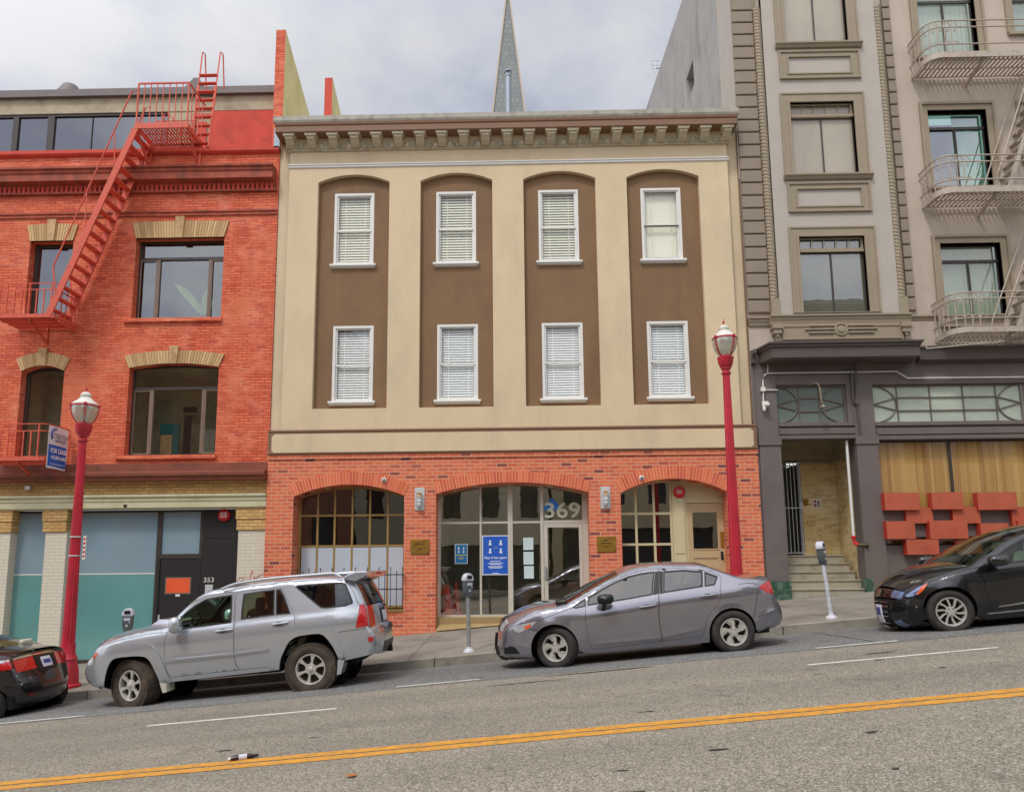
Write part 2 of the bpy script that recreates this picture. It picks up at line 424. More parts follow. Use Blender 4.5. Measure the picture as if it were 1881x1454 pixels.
def paint(name, x0, x1, y, w, mat, dz=.004, kind='structure', wob=.004):
    mb = MB(); n = max(2, int((x1-x0)/.25)); rnd = random.Random(int(abs(x0*10))+3)
    a = []; b = []
    for i in range(n+1):
        x = lerp(x0, x1, i/n); y0 = y-w/2+rnd.uniform(-wob, wob); y1 = y+w/2+rnd.uniform(-wob, wob)
        a.append((x, y0, S*x+road_g(y0)+dz)); b.append((x, y1, S*x+road_g(y1)+dz))
    mb.add(a+b, [(i, i+1, n+2+i, n+1+i) for i in range(n)])
    return tag(mb.build(name, mat), kind=kind)
paint('centre_line', -12, 12, 6.83, .145, M_yel)
paint('centre_line', -12, 12, 6.65, .145, M_yel)
for a, b, y in [(-4.66,-2.33,9.32), (3.45,5.78,9.32), (-12.8,-10.4,9.32), (11.6,13.9,9.32)]:
    paint('lane_line', a, b, y, .085, M_whi)
for a, b in [(-8.9,-6.28), (-1.84,-.66), (4.1,5.25)]:
    paint('parking_mark', a, b, 10.72, .075, M_whi, .008)
# dark tar seams and an oil-stained cover strip in front of the grey sedan
def blob(name, cx, cy, rx, ry, mat, seed, dz=.006, n=26):
    rnd = random.Random(seed); mb = MB(); vs = []
    ph = [rnd.uniform(0, 6.3) for _ in range(5)]
    for i in range(n):
        a = 2*math.pi*i/n; k = 1+.22*math.sin(2*a+ph[0])+.14*math.sin(3*a+ph[1])+.1*math.sin(5*a+ph[2])
        x = cx+rx*k*math.cos(a); y = cy+ry*k*math.sin(a); vs.append((x, y, S*x+road_g(y)+dz))
    mb.add(vs, [list(range(n))]); return tag(mb.build(name, mat), kind='structure')
blob('road_patch', 1.05, 10.42, .62, .035, M_tar, 1)
blob('road_patch', .0, 10.0, .55, .018, M_tar, 2)
blob('road_patch', 4.55, 9.75, .16, .03, M_tar, 3)
rr = random.Random(5)
for i in range(18):
    x = rr.uniform(-4.5, 5); y = rr.choice([rr.uniform(4.4, 6.2), rr.uniform(7.2, 9.9)])
    blob('road_patch', x, y, rr.uniform(.02, .09), rr.uniform(.008, .022), M_tar, 10+i)
# crack across the parking lane by the light meter
mb = MB(); c0 = (5.0, 13.15); c1 = (4.95, 10.8)
pts = [(lerp(c0[0], c1[0], i/9)+rr.uniform(-.03, .03), lerp(c0[1], c1[1], i/9)) for i in range(10)]
vs = []
for x, y in pts: vs += [(x-.012, y, S*x+road_g(y)+.007), (x+.012, y, S*x+road_g(y)+.007)]
mb.add(vs, [(2*i, 2*i+1, 2*i+3, 2*i+2) for i in range(9)])
tag(mb.build('road_crack', M_tar), kind='structure')
# ================================================================ MAIN BUILDING (tan stucco over brick)
F = 17.3
M_brick = brick('orange_brick', [(0, C3(206,100,66)), (.35, C3(222,116,80)), (.74, C3(208,102,72)), (.92, C3(196,88,66)), (.955, C3(148,74,66)), (1, C3(122,58,60))], (218,168,132), ms=.0105, bw=.255, bh=.0865)
M_archbrick = island('arch_brick', [(0, C3(206,96,62)), (.5, C3(224,118,80)), (1, C3(198,88,62))])
M_mortar = simple('mortar', (232,186,150), .9, bmp=.4, bs=90)
M_stucco = simple('tan_stucco', (213,192,157), .82, var=.05, vs=1.2, bmp=.45, bs=28, stain=(194,174,144), sts=1.1, streak=1)
M_brown = simple('brown_stucco', (130,100,70), .82, var=.07, vs=1.6, bmp=.5, bs=24, stain=(112,86,60), sts=1.2, streak=1)
M_brownpaint = simple('brown_paint', (126,92,68), .6, var=.06, bmp=.2, bs=20)
M_flash = simple('weathered_flashing', (166,160,146), .6, var=.12, vs=6, stain=(120,112,98), sts=4)
M_cream = simple('cream_plaster', (196,186,160), .75, var=.08, vs=9, stain=(150,134,104), sts=6)
M_white = simple('white_paint', (222,220,214), .5, var=.04, vs=4)
M_blind = simple('ivory_blind', (240,236,216), .55, var=.03)
M_blind2 = simple('pale_blind', (250,250,250), .55, var=.03)
M_gold = simple('bronze_frame', (158,128,72), .45, var=.1, vs=8)
M_creamframe = simple('cream_paint', (204,190,150), .55, var=.05)
M_alu = simple('pale_aluminium_frame', (196,190,176), .4, var=.05)
M_dark = simple('dark_interior', (44,38,34), .9, var=.2)
M_room = simple('room_wall', (140,108,78), .9, var=.2)
M_floor_in = simple('room_floor', (170,162,146), .7)
M_black = simple('black_iron', (26,25,26), .45, var=.1)
M_pane = glass('window_glass', (250,252,250), .0, wavy=.02)
M_pane_g = glass('green_grey_window_glass', (196,205,190), .10)
M_shop = glass('shopfront_glass', (206,210,190), .24, wavy=.03)
M_frost = simple('frosted_film', (188,196,206), .55, var=.04)
M_gut = simple('galvanised_metal', (150,158,166), .4, metal=.5)

xL, xR = UX(492, 844, F), UX(1392, 835, F)
zB = (UZ(496, 834, F)+UZ(1390, 825, F))/2         # top of the brick storey
zRoof = (UZ(502, 212, F-.45)+UZ(1357, 200, F-.45))/2
Bd = empty('tan_stucco_building', (0, F, 0), 'three storey tan stucco building with brown arched window bays above a red brick ground floor', 'building')
def bay(pl, pr, pzs, pzc, z0):
    return UX(pl[0], pl[1], F), UX(pr[0], pr[1], F), pzs, pzc, z0
zs1 = UZ(645, 912, F); zc1 = UZ(645, 890.5, F)
b1 = (UX(538.7, 930, F), UX(742.3, 930, F), UZ(640, 911, F), UZ(645, 889.5, F), UZ(741, 1118, F))
b2 = (UX(800.9, 920, F), UX(1081.6, 910, F), UZ(941, 905, F), UZ(941, 885.5, F), .2)
b3 = (UX(1140.3, 920, F), UX(1336.5, 910, F), UZ(1240, 904, F), UZ(1240, 878.5, F), .2)
holes = [archpoly(b[0], b[4], b[1], b[2], b[3]) for b in (b1, b2, b3)]
mb = MB()
mb.sheet([(xL, -1.4), (xR, -1.4), (xR, zB), (xL, zB)], holes, F)
for h in holes: mb.reveal(h, F, F+.5)
mb.add([(xL,F,-1.4),(xL,F+8,-1.4),(xL,F+8,zB),(xL,F,zB)], [(0,1,2,3)])
mb.add([(xR,F,-1.4),(xR,F+8,-1.4),(xR,F+8,zB),(xR,F,zB)], [(3,2,1,0)])
gw = mb.build('brick_wall', M_brick, Bd)
# thin projecting brick course under the sign band
mb = MB(); zc_ = (UZ(492, 844, F)+UZ(1392, 835, F))/2
mb.prof([(F-.004, zB+.0), (F-.03, zB-.004), (F-.03, zc_+.012), (F-.004, zc_+.012)], xL, xR)
mb.build('brick_course', M_brick, Bd)
# arches of brick on edge
def arch_ring(b, t, nb, parent, mats, name='brick_arch', y0=F-.012, y1=F+.1, ext=.0):
    cx, cz, r = circ3(b[0], b[2], b[1], b[3]); a = math.asin((b[1]-b[0])/2/r)+ext
    m_ = MB(); g = .17*2*a/nb
    for i in range(nb):
        t0 = -a+2*a*i/nb+g/2; t1 = -a+2*a*(i+1)/nb-g/2
        q = [(cx+r*math.sin(t0), cz+r*math.cos(t0)), (cx+r*math.sin(t1), cz+r*math.cos(t1)),
             (cx+(r+t)*math.sin(t1), cz+(r+t)*math.cos(t1)), (cx+(r+t)*math.sin(t0), cz+(r+t)*math.cos(t0))]
        m_.prism(q, y0, y1, 0)
    k = 24; P = [(cx+(r+.003)*math.sin(-a+2*a*i/k), cz+(r+.003)*math.cos(-a+2*a*i/k)) for i in range(k+1)]
    Q = [(cx+(r+t-.003)*math.sin(-a+2*a*i/k), cz+(r+t-.003)*math.cos(-a+2*a*i/k)) for i in range(k+1)]
    for i in range(k): m_.prism([P[i], P[i+1], Q[i+1], Q[i]], y0+.006, y1-.01, 1)
    return m_.build(name, mats, parent)
arch_ring(b1, .30, 38, Bd, [M_archbrick, M_mortar])
arch_ring(b2, .27, 50, Bd, [M_archbrick, M_mortar])
arch_ring(b3, .31, 36, Bd, [M_archbrick, M_mortar])

# upper facade
zt = UZ(940, 267, F)
sL = (UX(532, 285, F)+UX(517, 785, F))/2; sR = (UX(1333.5, 290, F)+UX(1364, 776, F))/2
oL = (UX(514, 300, F+.15)+UX(497.5, 785, F+.15))/2; oR = 5.50
zw = (UZ(497, 791, F)+UZ(1388, 781, F))/2         # top of the sign band
Rl = (UX(583.3, 335, F)+UX(574.3, 750, F))/2; Rr = (UX(1281.9, 323, F)+UX(1304.8, 741, F))/2
wr = ((UX(714, 340, F)+UX(711.5, 747, F))/2)-Rl
st = (Rr-wr-Rl)/3
zr0 = (UZ(640, 750, F)+UZ(1235, 742, F))/2; zrs = (UZ(583, 336, F)+UZ(1282, 323, F))/2; zrc = (UZ(649, 321.5, F)+UZ(1213, 310, F))/2
mb = MB(); hl = []
for i in range(4):
    x0 = Rl+i*st; hl.append(archpoly(x0, zr0, x0+wr, zrs, zrc))
mb.sheet([(sL, zw), (sR, zw), (sR, zt+.3), (sL, zt+.3)], hl, F)
for h in hl: mb.reveal(h, F, F+.13)
mb.reveal([(sL, zw), (sL, zt+.3)], F, F+.16); mb.reveal([(sR, zw), (sR, zt+.3)], F+.16, F)
mb.add([(oL,F+.15,zw),(sL,F+.15,zw),(sL,F+.15,zt+.3),(oL,F+.15,zt+.3)], [(0,1,2,3)])
mb.add([(sR,F+.15,zw),(oR,F+.15,zw),(oR,F+.15,zt+.3),(sR,F+.15,zt+.3)], [(0,1,2,3)])
mb.add([(oL,F+.15,zw-.1),(oL,F+9,zw-.1),(oL,F+9,zRoof),(oL,F+.15,zRoof)], [(0,1,2,3)])
mb.add([(oR,F+.15,zw-.1),(oR,F+9,zw-.1),(oR,F+9,zRoof),(oR,F+.15,zRoof)], [(3,2,1,0)])
mb.build('stucco_wall', M_stucco, Bd)
# windows: measured frame of the first one on each floor
def win_dims(tl, tr, bl): return UX(tl[0], tl[1], F+.13), UX(tr[0], tr[1], F+.13), UZ(tl[0], tl[1], F+.13), UZ(bl[0], bl[1], F+.13)
a0, a1, az1, az0 = win_dims((614.4, 356), (686.7, 355), (612.7, 487))
c0_, c1_, cz1, cz0 = win_dims((609, 599), (684, 598), (604, 738))
# the frame centre sits a touch right of the recess centre
centres = [(UX(650.3, 420, F+.13), 0), (UX(838, 415, F+.13), 1), (UX(1025.5, 412, F+.13), 2), (UX(1215, 408, F+.13), 3)]
WW = a1-a0; H3 = az1-az0; H2 = cz1-cz0
z3 = az0; z2 = cz0
cxs = [(centres[0][0]*(3-i)+centres[3][0]*i)/3 for i in range(4)]
bx = (cxs[0]+cxs[3])/2-(Rl+Rr)/2
cx2 = [c+(UX(1231, 660, F+.13)+UX(645, 670, F+.13)-cxs[0]-cxs[3])/2 for c in cxs]
mb = MB()
hs = []
for i in range(4):
    hs.append(rect(cxs[i]-WW/2, z3, cxs[i]+WW/2, z3+H3)); hs.append(rect(cx2[i]-WW/2, z2, cx2[i]+WW/2, z2+H2))
for i in range(4):
    x0 = Rl+i*st
    mb.sheet(archpoly(x0-.02, zr0-.02, x0+wr+.02, zrs, zrc+.02), [h for h in hs if x0 < h[0][0] < x0+wr], F+.13)
for h in hs: mb.reveal(h, F+.13, F+.26)
mb.build('recessed_bay', M_brown, Bd)
def sash_window(w, h, slats, blindmat, parent, closed=False):
    """origin at the bottom centre of the opening, frame flush with the opening"""
    t = .062
    m_ = MB()
    m_.sheet(rect(-w/2, 0, w/2, h), [rect(-w/2+t, t*.8, w/2-t, h-t)], -.02); m_.reveal(rect(-w/2+t, t*.8, w/2-t, h-t), -.02, .05)
    m_.reveal(rect(-w/2, 0, w/2, h), .1, -.02)
    f = m_.build('window', M_white, parent, local=True)
    mid = h*.475; s = .04
    for (zz0, zz1, yy) in ((t*.8, mid+.012, .035), (mid-.012, h-t, .008)):
        q = MB(); q.sheet(rect(-w/2+t, zz0, w/2-t, zz1), [rect(-w/2+t+s, zz0+s*1.1, w/2-t-s, zz1-s*.7)], yy)
        q.reveal(rect(-w/2+t+s, zz0+s*1.1, w/2-t-s, zz1-s*.7), yy, yy+.03); q.box(-w/2+t, w/2-t, yy+.002, yy+.03, zz0, zz0+.004)
        q.box(-w/2+t, w/2-t, yy, yy+.04, zz0-.002, zz0+.03)
        q.build('sash', M_white, f, local=True)
        g = MB(); g.add([(-w/2+t+s,yy+.02,zz0+s),(w/2-t-s,yy+.02,zz0+s),(w/2-t-s,yy+.02,zz1-s*.7),(-w/2+t+s,yy+.02,zz1-s*.7)], [(0,1,2,3)])
        g.build('pane', M_pane, f, local=True)
    b = MB(); n = slats
    iw = w/2-t-.02
    if closed: b.box(-iw, iw, .13, .135, t, h-t)
    else:
        for i in range(n):
            z = t+.03+(h-2*t-.05)*i/(n-1); sl_ = (h-2*t-.05)/(n-1)*.5
            b.add([(-iw,.088,z-sl_*.82),(iw,.088,z-sl_*.82),(iw,.112,z+sl_*.82),(-iw,.112,z+sl_*.82)], [(0,1,2,3)])
    for xx in (-iw*.55, iw*.62): b.box(xx-.008, xx+.008, .094, .097, t, h-t)
    b.build('blind', blindmat, f, local=True)
    d = MB(); d.add([(-iw,.2,0),(iw,.2,0),(iw,.2,h),(-iw,.2,h)], [(0,1,2,3)]); d.build('room_behind', M_dark, f, local=True)
    k = MB()
    k.prof([(-.02,0),(-.10,.0),(-.115,-.015),(-.115,-.05),(-.10,-.06),(-.02,-.06)], -w/2-.07, w/2+.07)
    k.prof([(-.02,-.06),(-.08,-.06),(-.08,-.085),(-.02,-.1)], -w/2-.05, w/2+.05)
    k.build('sill', M_white, f, local=True)
    return f
w3 = sash_window(WW, H3, 26, M_blind, Bd); w3.location = (cxs[0], .15, z3)
w3c = sash_window(WW, H3, 26, M_blind, Bd, closed=True); w3c.location = (cxs[3], .15, z3)
w2 = sash_window(WW, H2, 29, M_blind2, Bd); w2.location = (cx2[0], .15, z2)
for i in (1, 2): copy_tree(w3, Bd, (cxs[i], .15, z3))
for i in (1, 2, 3): copy_tree(w2, Bd, (cx2[i], .15, z2))
# white moulding
mb = MB(); zm = (UZ(528, 304, F)+UZ(1339, 289, F))/2
mb.prof([(F, zm), (F-.05, zm-.005), (F-.05, zm-.028), (F-.03, zm-.034), (F-.03, zm-.075), (F-.015, zm-.09), (F, zm-.092)], sL-.03, sR+.03)
mb.build('white_moulding', M_white, Bd)
# sign band
bz1 = zw; bz0 = zB
mb = MB()
mb.prof([(F+.15, bz1+.03), (F-.06, bz1), (F-.075, bz1-.02), (F-.055, bz1-.05), (F-.055, bz0+.06), (F-.07, bz0+.03), (F-.06, bz0), (F, bz0)], xL+.01, xR-.01)
mb.box(xL+.01, xR-.01, F-.02, F+.16, bz0, bz1+.02)
sb = mb.build('sign_band', M_brownpaint, Bd)
def notched(x0, z0, x1, z1, c):
    P = []
    for (cx_, cz_, a0_) in ((x0, z0, 90), (x1, z0, 180), (x1, z1, 270), (x0, z1, 360)):
        for k in range(5):
            a = R(a0_-22.5*k); P.append((cx_+c*math.cos(a), cz_+c*math.sin(a)))
    return P
mb = MB(); pz1 = (UZ(560, 797, F)+UZ(1330, 788, F))/2; pz0 = (UZ(560, 831, F)+UZ(1330, 823, F))/2
mb.prism(notched(UX(500.5, 815, F), pz0, UX(1383, 806, F), pz1, .05), F-.066, F-.05)
mb.build('sign_panel', M_stucco, Bd)
# cornice
yf = F-.45
zk = [zRoof, (UZ(502, 222, yf)+UZ(1357, 212, yf))/2, (UZ(510, 238, yf)+UZ(1350, 228, yf))/2, (UZ(510, 246, yf+.06)+UZ(1350, 236, yf+.06))/2]
cL, cR = UX(502, 222, yf), UX(1357.5, 212, yf)
zs_ = UZ(940, 236.5, F-.38)      # soffit
mb = MB()
mb.prof([(F+.3, zRoof+.05), (yf-.01, zRoof+.0), (yf-.01, zk[1]+.05), (yf+.01, zk[1])], cL, cR, 0, miter0=0)
mb.prof([(yf+.01, zk[1]), (yf+.02, zk[1]-.06), (yf+.045, zk[1]-.085), (yf+.035, zk[1]-.1), (yf+.035, zk[2]), (yf+.07, zk[2]-.01), (yf+.075, zs_)], cL+.04, cR-.04, 1)
mb.prof([(yf+.075, zs_), (F, zs_)], cL+.04, cR-.04, 1, cap=False)
mb.box(cL+.05, cR-.05, yf+.1, F+.4, zs_+.01, zRoof-.01, 1)
zeb = (UZ(532, 279, F)+UZ(1335, 266, F))/2; zet = (UZ(532, 264, F)+UZ(1340, 251, F))/2
cn = mb.build('cornice', [M_flash, M_brownpaint], Bd)
mb = MB()
mb.prof([(F+.16, zs_+.0), (F-.10, zs_-.0), (F-.10, zs_-.1), (F-.05, zet+.0), (F, zet)], sL-.02, sR+.02)
mb.build('cornice_band', M_stucco, cn)
# egg and dart course
mb = MB(); mb.prof([(F+.16, zet), (F-.09, zet-.005), (F-.10, zet-.03), (F-.05, zeb+.03), (F-.055, zeb), (F+.16, zeb-.005)], sL-.05, sR+.05)
n_ = 31; 
for i in range(n_):
    x = lerp(sL+.1, sR-.1, i/(n_-1)); zc__ = (zet+zeb)/2
    mb.lathe([(0,-.10),(.05,-.088),(.085,-.05),(.1,0)], (x, F-.03, zc__), 10, 0, 'y')
    for dx in (-.165, .165):
        mb.box(x+dx-.012, x+dx+.012, F-.105, F-.05, zc__-.08, zc__+.08)
        mb.box(x+dx*.72-.01, x+dx*.72+.01, F-.1, F-.05, zc__-.07, zc__+.07)
mb.build('egg_and_dart_moulding', M_cream, cn, smooth=True)
# brackets
xb0, xb1 = UX(535, 262, F-.12), UX(1333, 250, F-.12)
zb1 = zs_; zb0 = UZ(940, 255, F-.2)
m_ = MB()
w_ = .10
m_.prism([(-w_-.05, 0), (w_+.05, 0), (w_+.03, -.06), (-w_-.03, -.06)], -.38, 0)
def bprof():
    return [(-.34,-.06), (-.345,-.10), (-.28,-.14), (-.22,-.2), (-.12,-.25), (0,-.25), (0,-.06)]
m_.add([(-w_, y, z) for y, z in bprof()]+[(w_, y, z) for y, z in bprof()],
       [tuple(range(7)), tuple(range(13,6,-1))]+[(i, i+7, (i+1)%7+7, (i+1)%7) for i in range(7)])
for q in (-.03, .0, .03): m_.box(-w_+.02, w_-.02, -.352, -.34, -.10+q*.6-.005, -.1+q*.6+.005)
br0 = m_.build('bracket', M_cream, cn, local=True, recalc=True)
br0.location = (xb0, 0, zb1)
for i in range(1, 21):
    copy_tree(br0, cn, (lerp(xb0, xb1, i/20), 0, zb1))
# low roof behind the cornice
mb = MB(); mb.add([(cL+.1,F,zRoof+.06),(cR-.1,F,zRoof+.06),(cR-.1,F+8.5,zRoof+.10),(cL+.1,F+8.5,zRoof+.10)], [(0,1,2,3)])
mb.add([(oL,F+8.5,-1),(oR,F+8.5,-1),(oR,F+8.5,zRoof+.1),(oL,F+8.5,zRoof+.1)], [(0,1,2,3)])
mb.build('roof', M_flash, Bd)
# grey metal patch beside the neighbour
mb = MB(); xg = UX(506, 290, F+.1)
mb.box(UX(503.5, 250, F+.02), UX(514, 250, F+.02), F+.02, F+.1, UZ(505, 270, F), UZ(505, 235, F))
mb.build('metal_flashing', M_gut, Bd)
mb = MB(); mb.tube([(oR+.005, F+.12, zt+.2), (oR+.005, F+.12, zw+.1)], .022)  # dark tube added in place of shade in the gap between buildings
mb.build('gap_shade_tube', M_brownpaint, Bd)

# ---- ground floor fillings
yw = F+.45
def room(name, x0, x1, z0, z1, depth, parent, wall=None):
    m_ = MB(); y0 = yw+.06; y1 = y0+depth
    m_.add([(x0,y1,z0),(x1,y1,z0),(x1,y1,z1),(x0,y1,z1)], [(0,1,2,3)])
    m_.add([(x0,y0,z0),(x0,y1,z0),(x0,y1,z1),(x0,y0,z1)], [(0,1,2,3)])
    m_.add([(x1,y0,z0),(x1,y1,z0),(x1,y1,z1),(x1,y0,z1)], [(3,2,1,0)])
    m_.add([(x0,y0,z1),(x1,y0,z1),(x1,y1,z1),(x0,y1,z1)], [(0,1,2,3)])
    m_.add([(x0,y0,z0),(x1,y0,z0),(x1,y1,z0),(x0,y1,z0)], [(3,2,1,0)], 1)
    return m_.build(name, [wall or M_room, M_floor_in], parent)
def grid_window(b, xs_, zs__, mat, parent, wbar=.045, glassm=M_shop, ybar=None, name='window'):
    x0, x1, zs, zc, z0 = b; t = .06; y = ybar or yw
    cx, cz, r = circ3(x0, zs, x1, zc)
    outp = archpoly(x0-.01, z0, x1+.01, zs, zc+.01); inp_ = archpoly(x0+t, z0+t, x1-t, zs+.0, zc-t)
    m_ = MB(); m_.sheet(outp, [inp_], y); m_.reveal(inp_, y, y+.05)
    top = lambda x: cz+math.sqrt(max(0, (r-t)**2-(x-cx)**2))
    for x in xs_: m_.box(x-wbar/2, x+wbar/2, y+.004, y+.045, z0+t, top(x)+.01)
    for z in zs__:
        hw = x1-t-cx if z < zs else math.sqrt(max(.01, (r-t)**2-(z-cz)**2))
        m_.box(max(x0+t, cx-hw), min(x1-t, cx+hw), y+.002, y+.043, z-wbar/2, z+wbar/2)
    w_ = m_.build(name, mat, parent)
    g = MB(); g.sheet(outp, [], y+.03); g.build('pane', glassm, w_)
    return w_
X = lambda px, py: UX(px, py, yw); Z = lambda px, py: UZ(px, py, yw)
mul = [X(480+q/3.029, 780+580/3.029) for q in (312, 407, 505, 603, 703)]
zr_a, zr_b = Z(645, 780+503/3.029), Z(645, 780+673/3.029)
wA = grid_window(b1, mul, [zr_a, zr_b], M_gold, Bd, glassm=M_pane_g)
mb = MB(); ed = [b1[0]+.06]+mul+[b1[1]-.06]
for a, b in zip(ed, ed[1:]): mb.box(a+.025, b-.025, yw+.014, yw+.024, b1[4]+.06, zr_b-.025)
mb.build('frosted_panel', M_frost, wA)
room('room', b1[0], b1[1], b1[4]-.2, b1[3]+.05, 3.2, Bd)
mb = MB(); mb.box(b1[0]-.0, b1[1]+.0, F-.03, F+.46, b1[4]-.05, b1[4]); mb.build('window_ledge', M_gold, Bd)

# middle shopfront
zsill = UZ(870, 1132, yw)
b2w = (b2[0], b2[1], b2[2], b2[3], zsill)
zt_ = Z(840, 960)
m1, m2, m3 = X(883, 1000), X(937.5, 1000), X(996, 1000)
mr_ = X(1071, 1040)
t = .07
mb = MB()
outp = archpoly(b2[0]-.01, zsill, b2[1]+.01, b2[2], b2[3]+.01); cx, cz, r = circ3(b2[0], b2[2], b2[1], b2[3])
topz = lambda x: cz+math.sqrt(max(0, r**2-(x-cx)**2))
inp_ = archpoly(b2[0]+.06, zsill+.05, mr_-.0, b2[2]-.0, b2[3]-.03)
mb.sheet(outp, [archpoly(b2[0]+.065, zsill+.045, b2[1]-.13, b2[2]+.01, b2[3]-.012)], yw)
mb.reveal(archpoly(b2[0]+.065, zsill+.045, b2[1]-.13, b2[2]+.01, b2[3]-.012), yw, yw+.06)
for x, w_ in ((m1, .05), (m2, .12), (m3, .075)): mb.box(x-w_/2, x+w_/2, yw-.006, yw+.05, zsill+.04, topz(x)-.0)
mb.box(b2[0]+.06, m1-.025, yw+.003, yw+.047, zt_-.025, zt_+.025)
mb.box(m1+.025, m2-.06, yw+.003, yw+.047, zt_-.025, zt_+.025)
mb.box(m2+.06, m3-.035, yw+.003, yw+.047, zt_-.025, zt_+.025)
mb.box(m3+.035, b2[1]-.13, yw+.003, yw+.047, zt_-.04, zt_+.04)
sf = mb.build('shopfront', M_alu, Bd, bevel=.004)
g = MB(); g.sheet(outp, [rect(m3+.04, zsill+.045, b2[1]-.13, zt_-.03)], yw+.03); g.build('pane', M_shop, sf)
# glazed door
dx0, dx1, dz0, dz1 = m3+.045, b2[1]-.135, zsill+.012, zt_-.045
mb = MB(); hole = rect(dx0+.085, dz0+.12, dx1-.085, dz1-.085)
mb.sheet(rect(dx0, dz0, dx1, dz1), [hole], yw+.0); mb.reveal(hole, yw, yw+.045); mb.reveal(rect(dx0, dz0, dx1, dz1), yw+.045, yw)
dr = mb.build('glazed_door', M_alu, Bd)
g = MB(); g.add([(dx0+.08,yw+.02,dz0+.1),(dx1-.08,yw+.02,dz0+.1),(dx1-.08,yw+.02,dz1-.08),(dx0+.08,yw+.02,dz1-.08)], [(0,1,2,3)]); g.build('pane', M_shop, dr)
zh = Z(1004, 1053)
mb = MB(); mb.tube([(dx0+.045,yw,zh+.12),(dx0+.045,yw-.06,zh+.12),(dx0+.045,yw-.07,zh),(dx0+.045,yw-.06,zh-.12),(dx0+.045,yw,zh-.12)], .013, 8)
mb.box(dx0+.02, dx0+.07, yw-.004, yw, zh-.16, zh+.16); mb.build('handle', M_gut, dr)
rm = room('lobby', b2[0], b2[1], zsill-.03, b2[3]+.05, 4.2, Bd, simple('lobby_wall', (206,202,170), .9, var=.3, vs=1.4))
mb = MB(); mb.box(b2[0]-.0, b2[1]+.0, F+.16, yw+.08, zsill-.26, zsill-.0)
mb.add([(b2[0]+.02,F-.04,S*b2[0]+.36),(b2[1],F-.04,S*b2[1]+.34),(b2[1],F+.2,zsill-.07),(b2[0]+.02,F+.2,zsill-.13)], [(0,1,2,3)])
mb.build('door_threshold', simple('ochre_threshold', (160,136,92), .85, var=.18, vs=3, stain=(120,100,70), sts=3), Bd)
# painted street number and the blue house mark behind it
n0, n1 = X(1003, 938), X(1062, 938)
M_num = simple('number_paint', (196,206,176), .6)
text_mesh('street_number', '369', (Z(1030, 923.5)-Z(1030, 952))*1.38, M_num, sf, ((n0+n1)/2, yw+.02, Z(1030, 938)), bold=.008, sx=1.16)
mb = MB(); mb.prism([(X(998,937),Z(998,937)),(X(1027,937),Z(1027,937)),(X(1027,927),Z(1027,927)),(X(1014.5,913.5),Z(1014.5,913.5)),(X(1002,925),Z(1002,925))], yw+.024, yw+.027)
mb.build('blue_sticker', simple('blue_film', (34,112,190), .5), sf)

# right bay: panelled timber filling with small panes and a door
x0, x1, zs, zc, _ = b3
y3 = yw
X3 = [X(900+q/3.029, 780+490/3.029) for q in (812, 913, 1006)]
Z3 = [Z(1190, 780+q/3.029) for q in (493, 664, 830)]
cx, cz, r = circ3(x0, zs, x1, zc); topz = lambda x: cz+math.sqrt(max(0, r**2-(x-cx)**2))
xm = X3[2]
mb = MB()
k = 12
Pw = [(x0+.03, .9), (xm-.02, .9)]+[(lerp(xm-.02, x0+.03, i/k), topz(lerp(xm-.02, x0+.03, i/k))-.035) for i in range(k+1)]
Po = [(x0-.01, .3), (xm+.03, .3)]+[(lerp(xm+.03, x0-.01, i/k), topz(max(x0, lerp(xm+.03, x0-.01, i/k)))+.01) for i in range(k+1)]
mb.sheet(Po, [Pw], y3); mb.reveal(Pw, y3, y3+.05)
for x in X3[:2]: mb.box(x-.028, x+.028, y3+.003, y3+.045, .9, topz(x)-.03)
for z in Z3: mb.box(x0+.03, xm-.02, y3+.005, y3+.04, z-.028, z+.028)
wC = mb.build('window', M_creamframe, Bd)
g = MB(); g.sheet(Pw, [], y3+.03); g.build('pane', M_shop, wC)
xd0, xd1 = X(1240, 950), x1+.01
xp = X(1258, 900)
zdt = Z(1290, 780+432/3.029)
mb = MB()
Pp = [(xm+.03, .3), (xd1, .3)]+[(lerp(xd1, xm+.03, i/k), topz(min(x1, lerp(xd1, xm+.03, i/k)))+.01) for i in range(k+1)]
ddx0, ddx1 = X(1263.5, 960), X(1334, 955)
mb.sheet(Pp, [rect(ddx0, .35, ddx1, zdt)], y3+.015); mb.reveal(rect(ddx0, .35, ddx1, zdt), y3+.015, y3+.07)
mb.box(X(1235.5,960), X(1258.5,960), y3-.03, y3+.014, .4, topz(X(1247,900))-.01)
mb.box(X(1239,960), X(1256,960), y3-.045, y3-.031, Z(1247,780+715/3.029), topz(X(1247,900))-.09)
mb.box(ddx0-.03, ddx1+.02, y3-.005, y3+.014, zdt, zdt+.05)
mb.build('timber_panelling', M_creamframe, Bd, bevel=.004)
wx0, wx1 = X(1273, 970), X(1318.5, 970); wz1, wz0 = Z(1295, 780+485/3.029), Z(1295, 780+688/3.029)
mb = MB(); ho = [rect(wx0, wz0, wx1, wz1), rect(wx0, .75, wx1, wz0-.22)]
mb.sheet(rect(ddx0+.005, .36, ddx1-.005, zdt-.005), ho, y3+.03)
for h in ho: mb.reveal(h, y3+.03, y3+.055)
mb.sheet(ho[1], [], y3+.05)
mb.box(wx0-.03, wx1+.03, y3+.018, y3+.03, wz0-.03, wz0); mb.box(wx0-.03, wx1+.03, y3+.018, y3+.03, wz1, wz1+.03)
mb.box(wx0-.03, wx0, y3+.018, y3+.03, wz0, wz1); mb.box(wx1, wx1+.03, y3+.018, y3+.03, wz0, wz1)
d3 = mb.build('door', simple('tan_door_paint', (190,166,126), .55, var=.04), Bd)
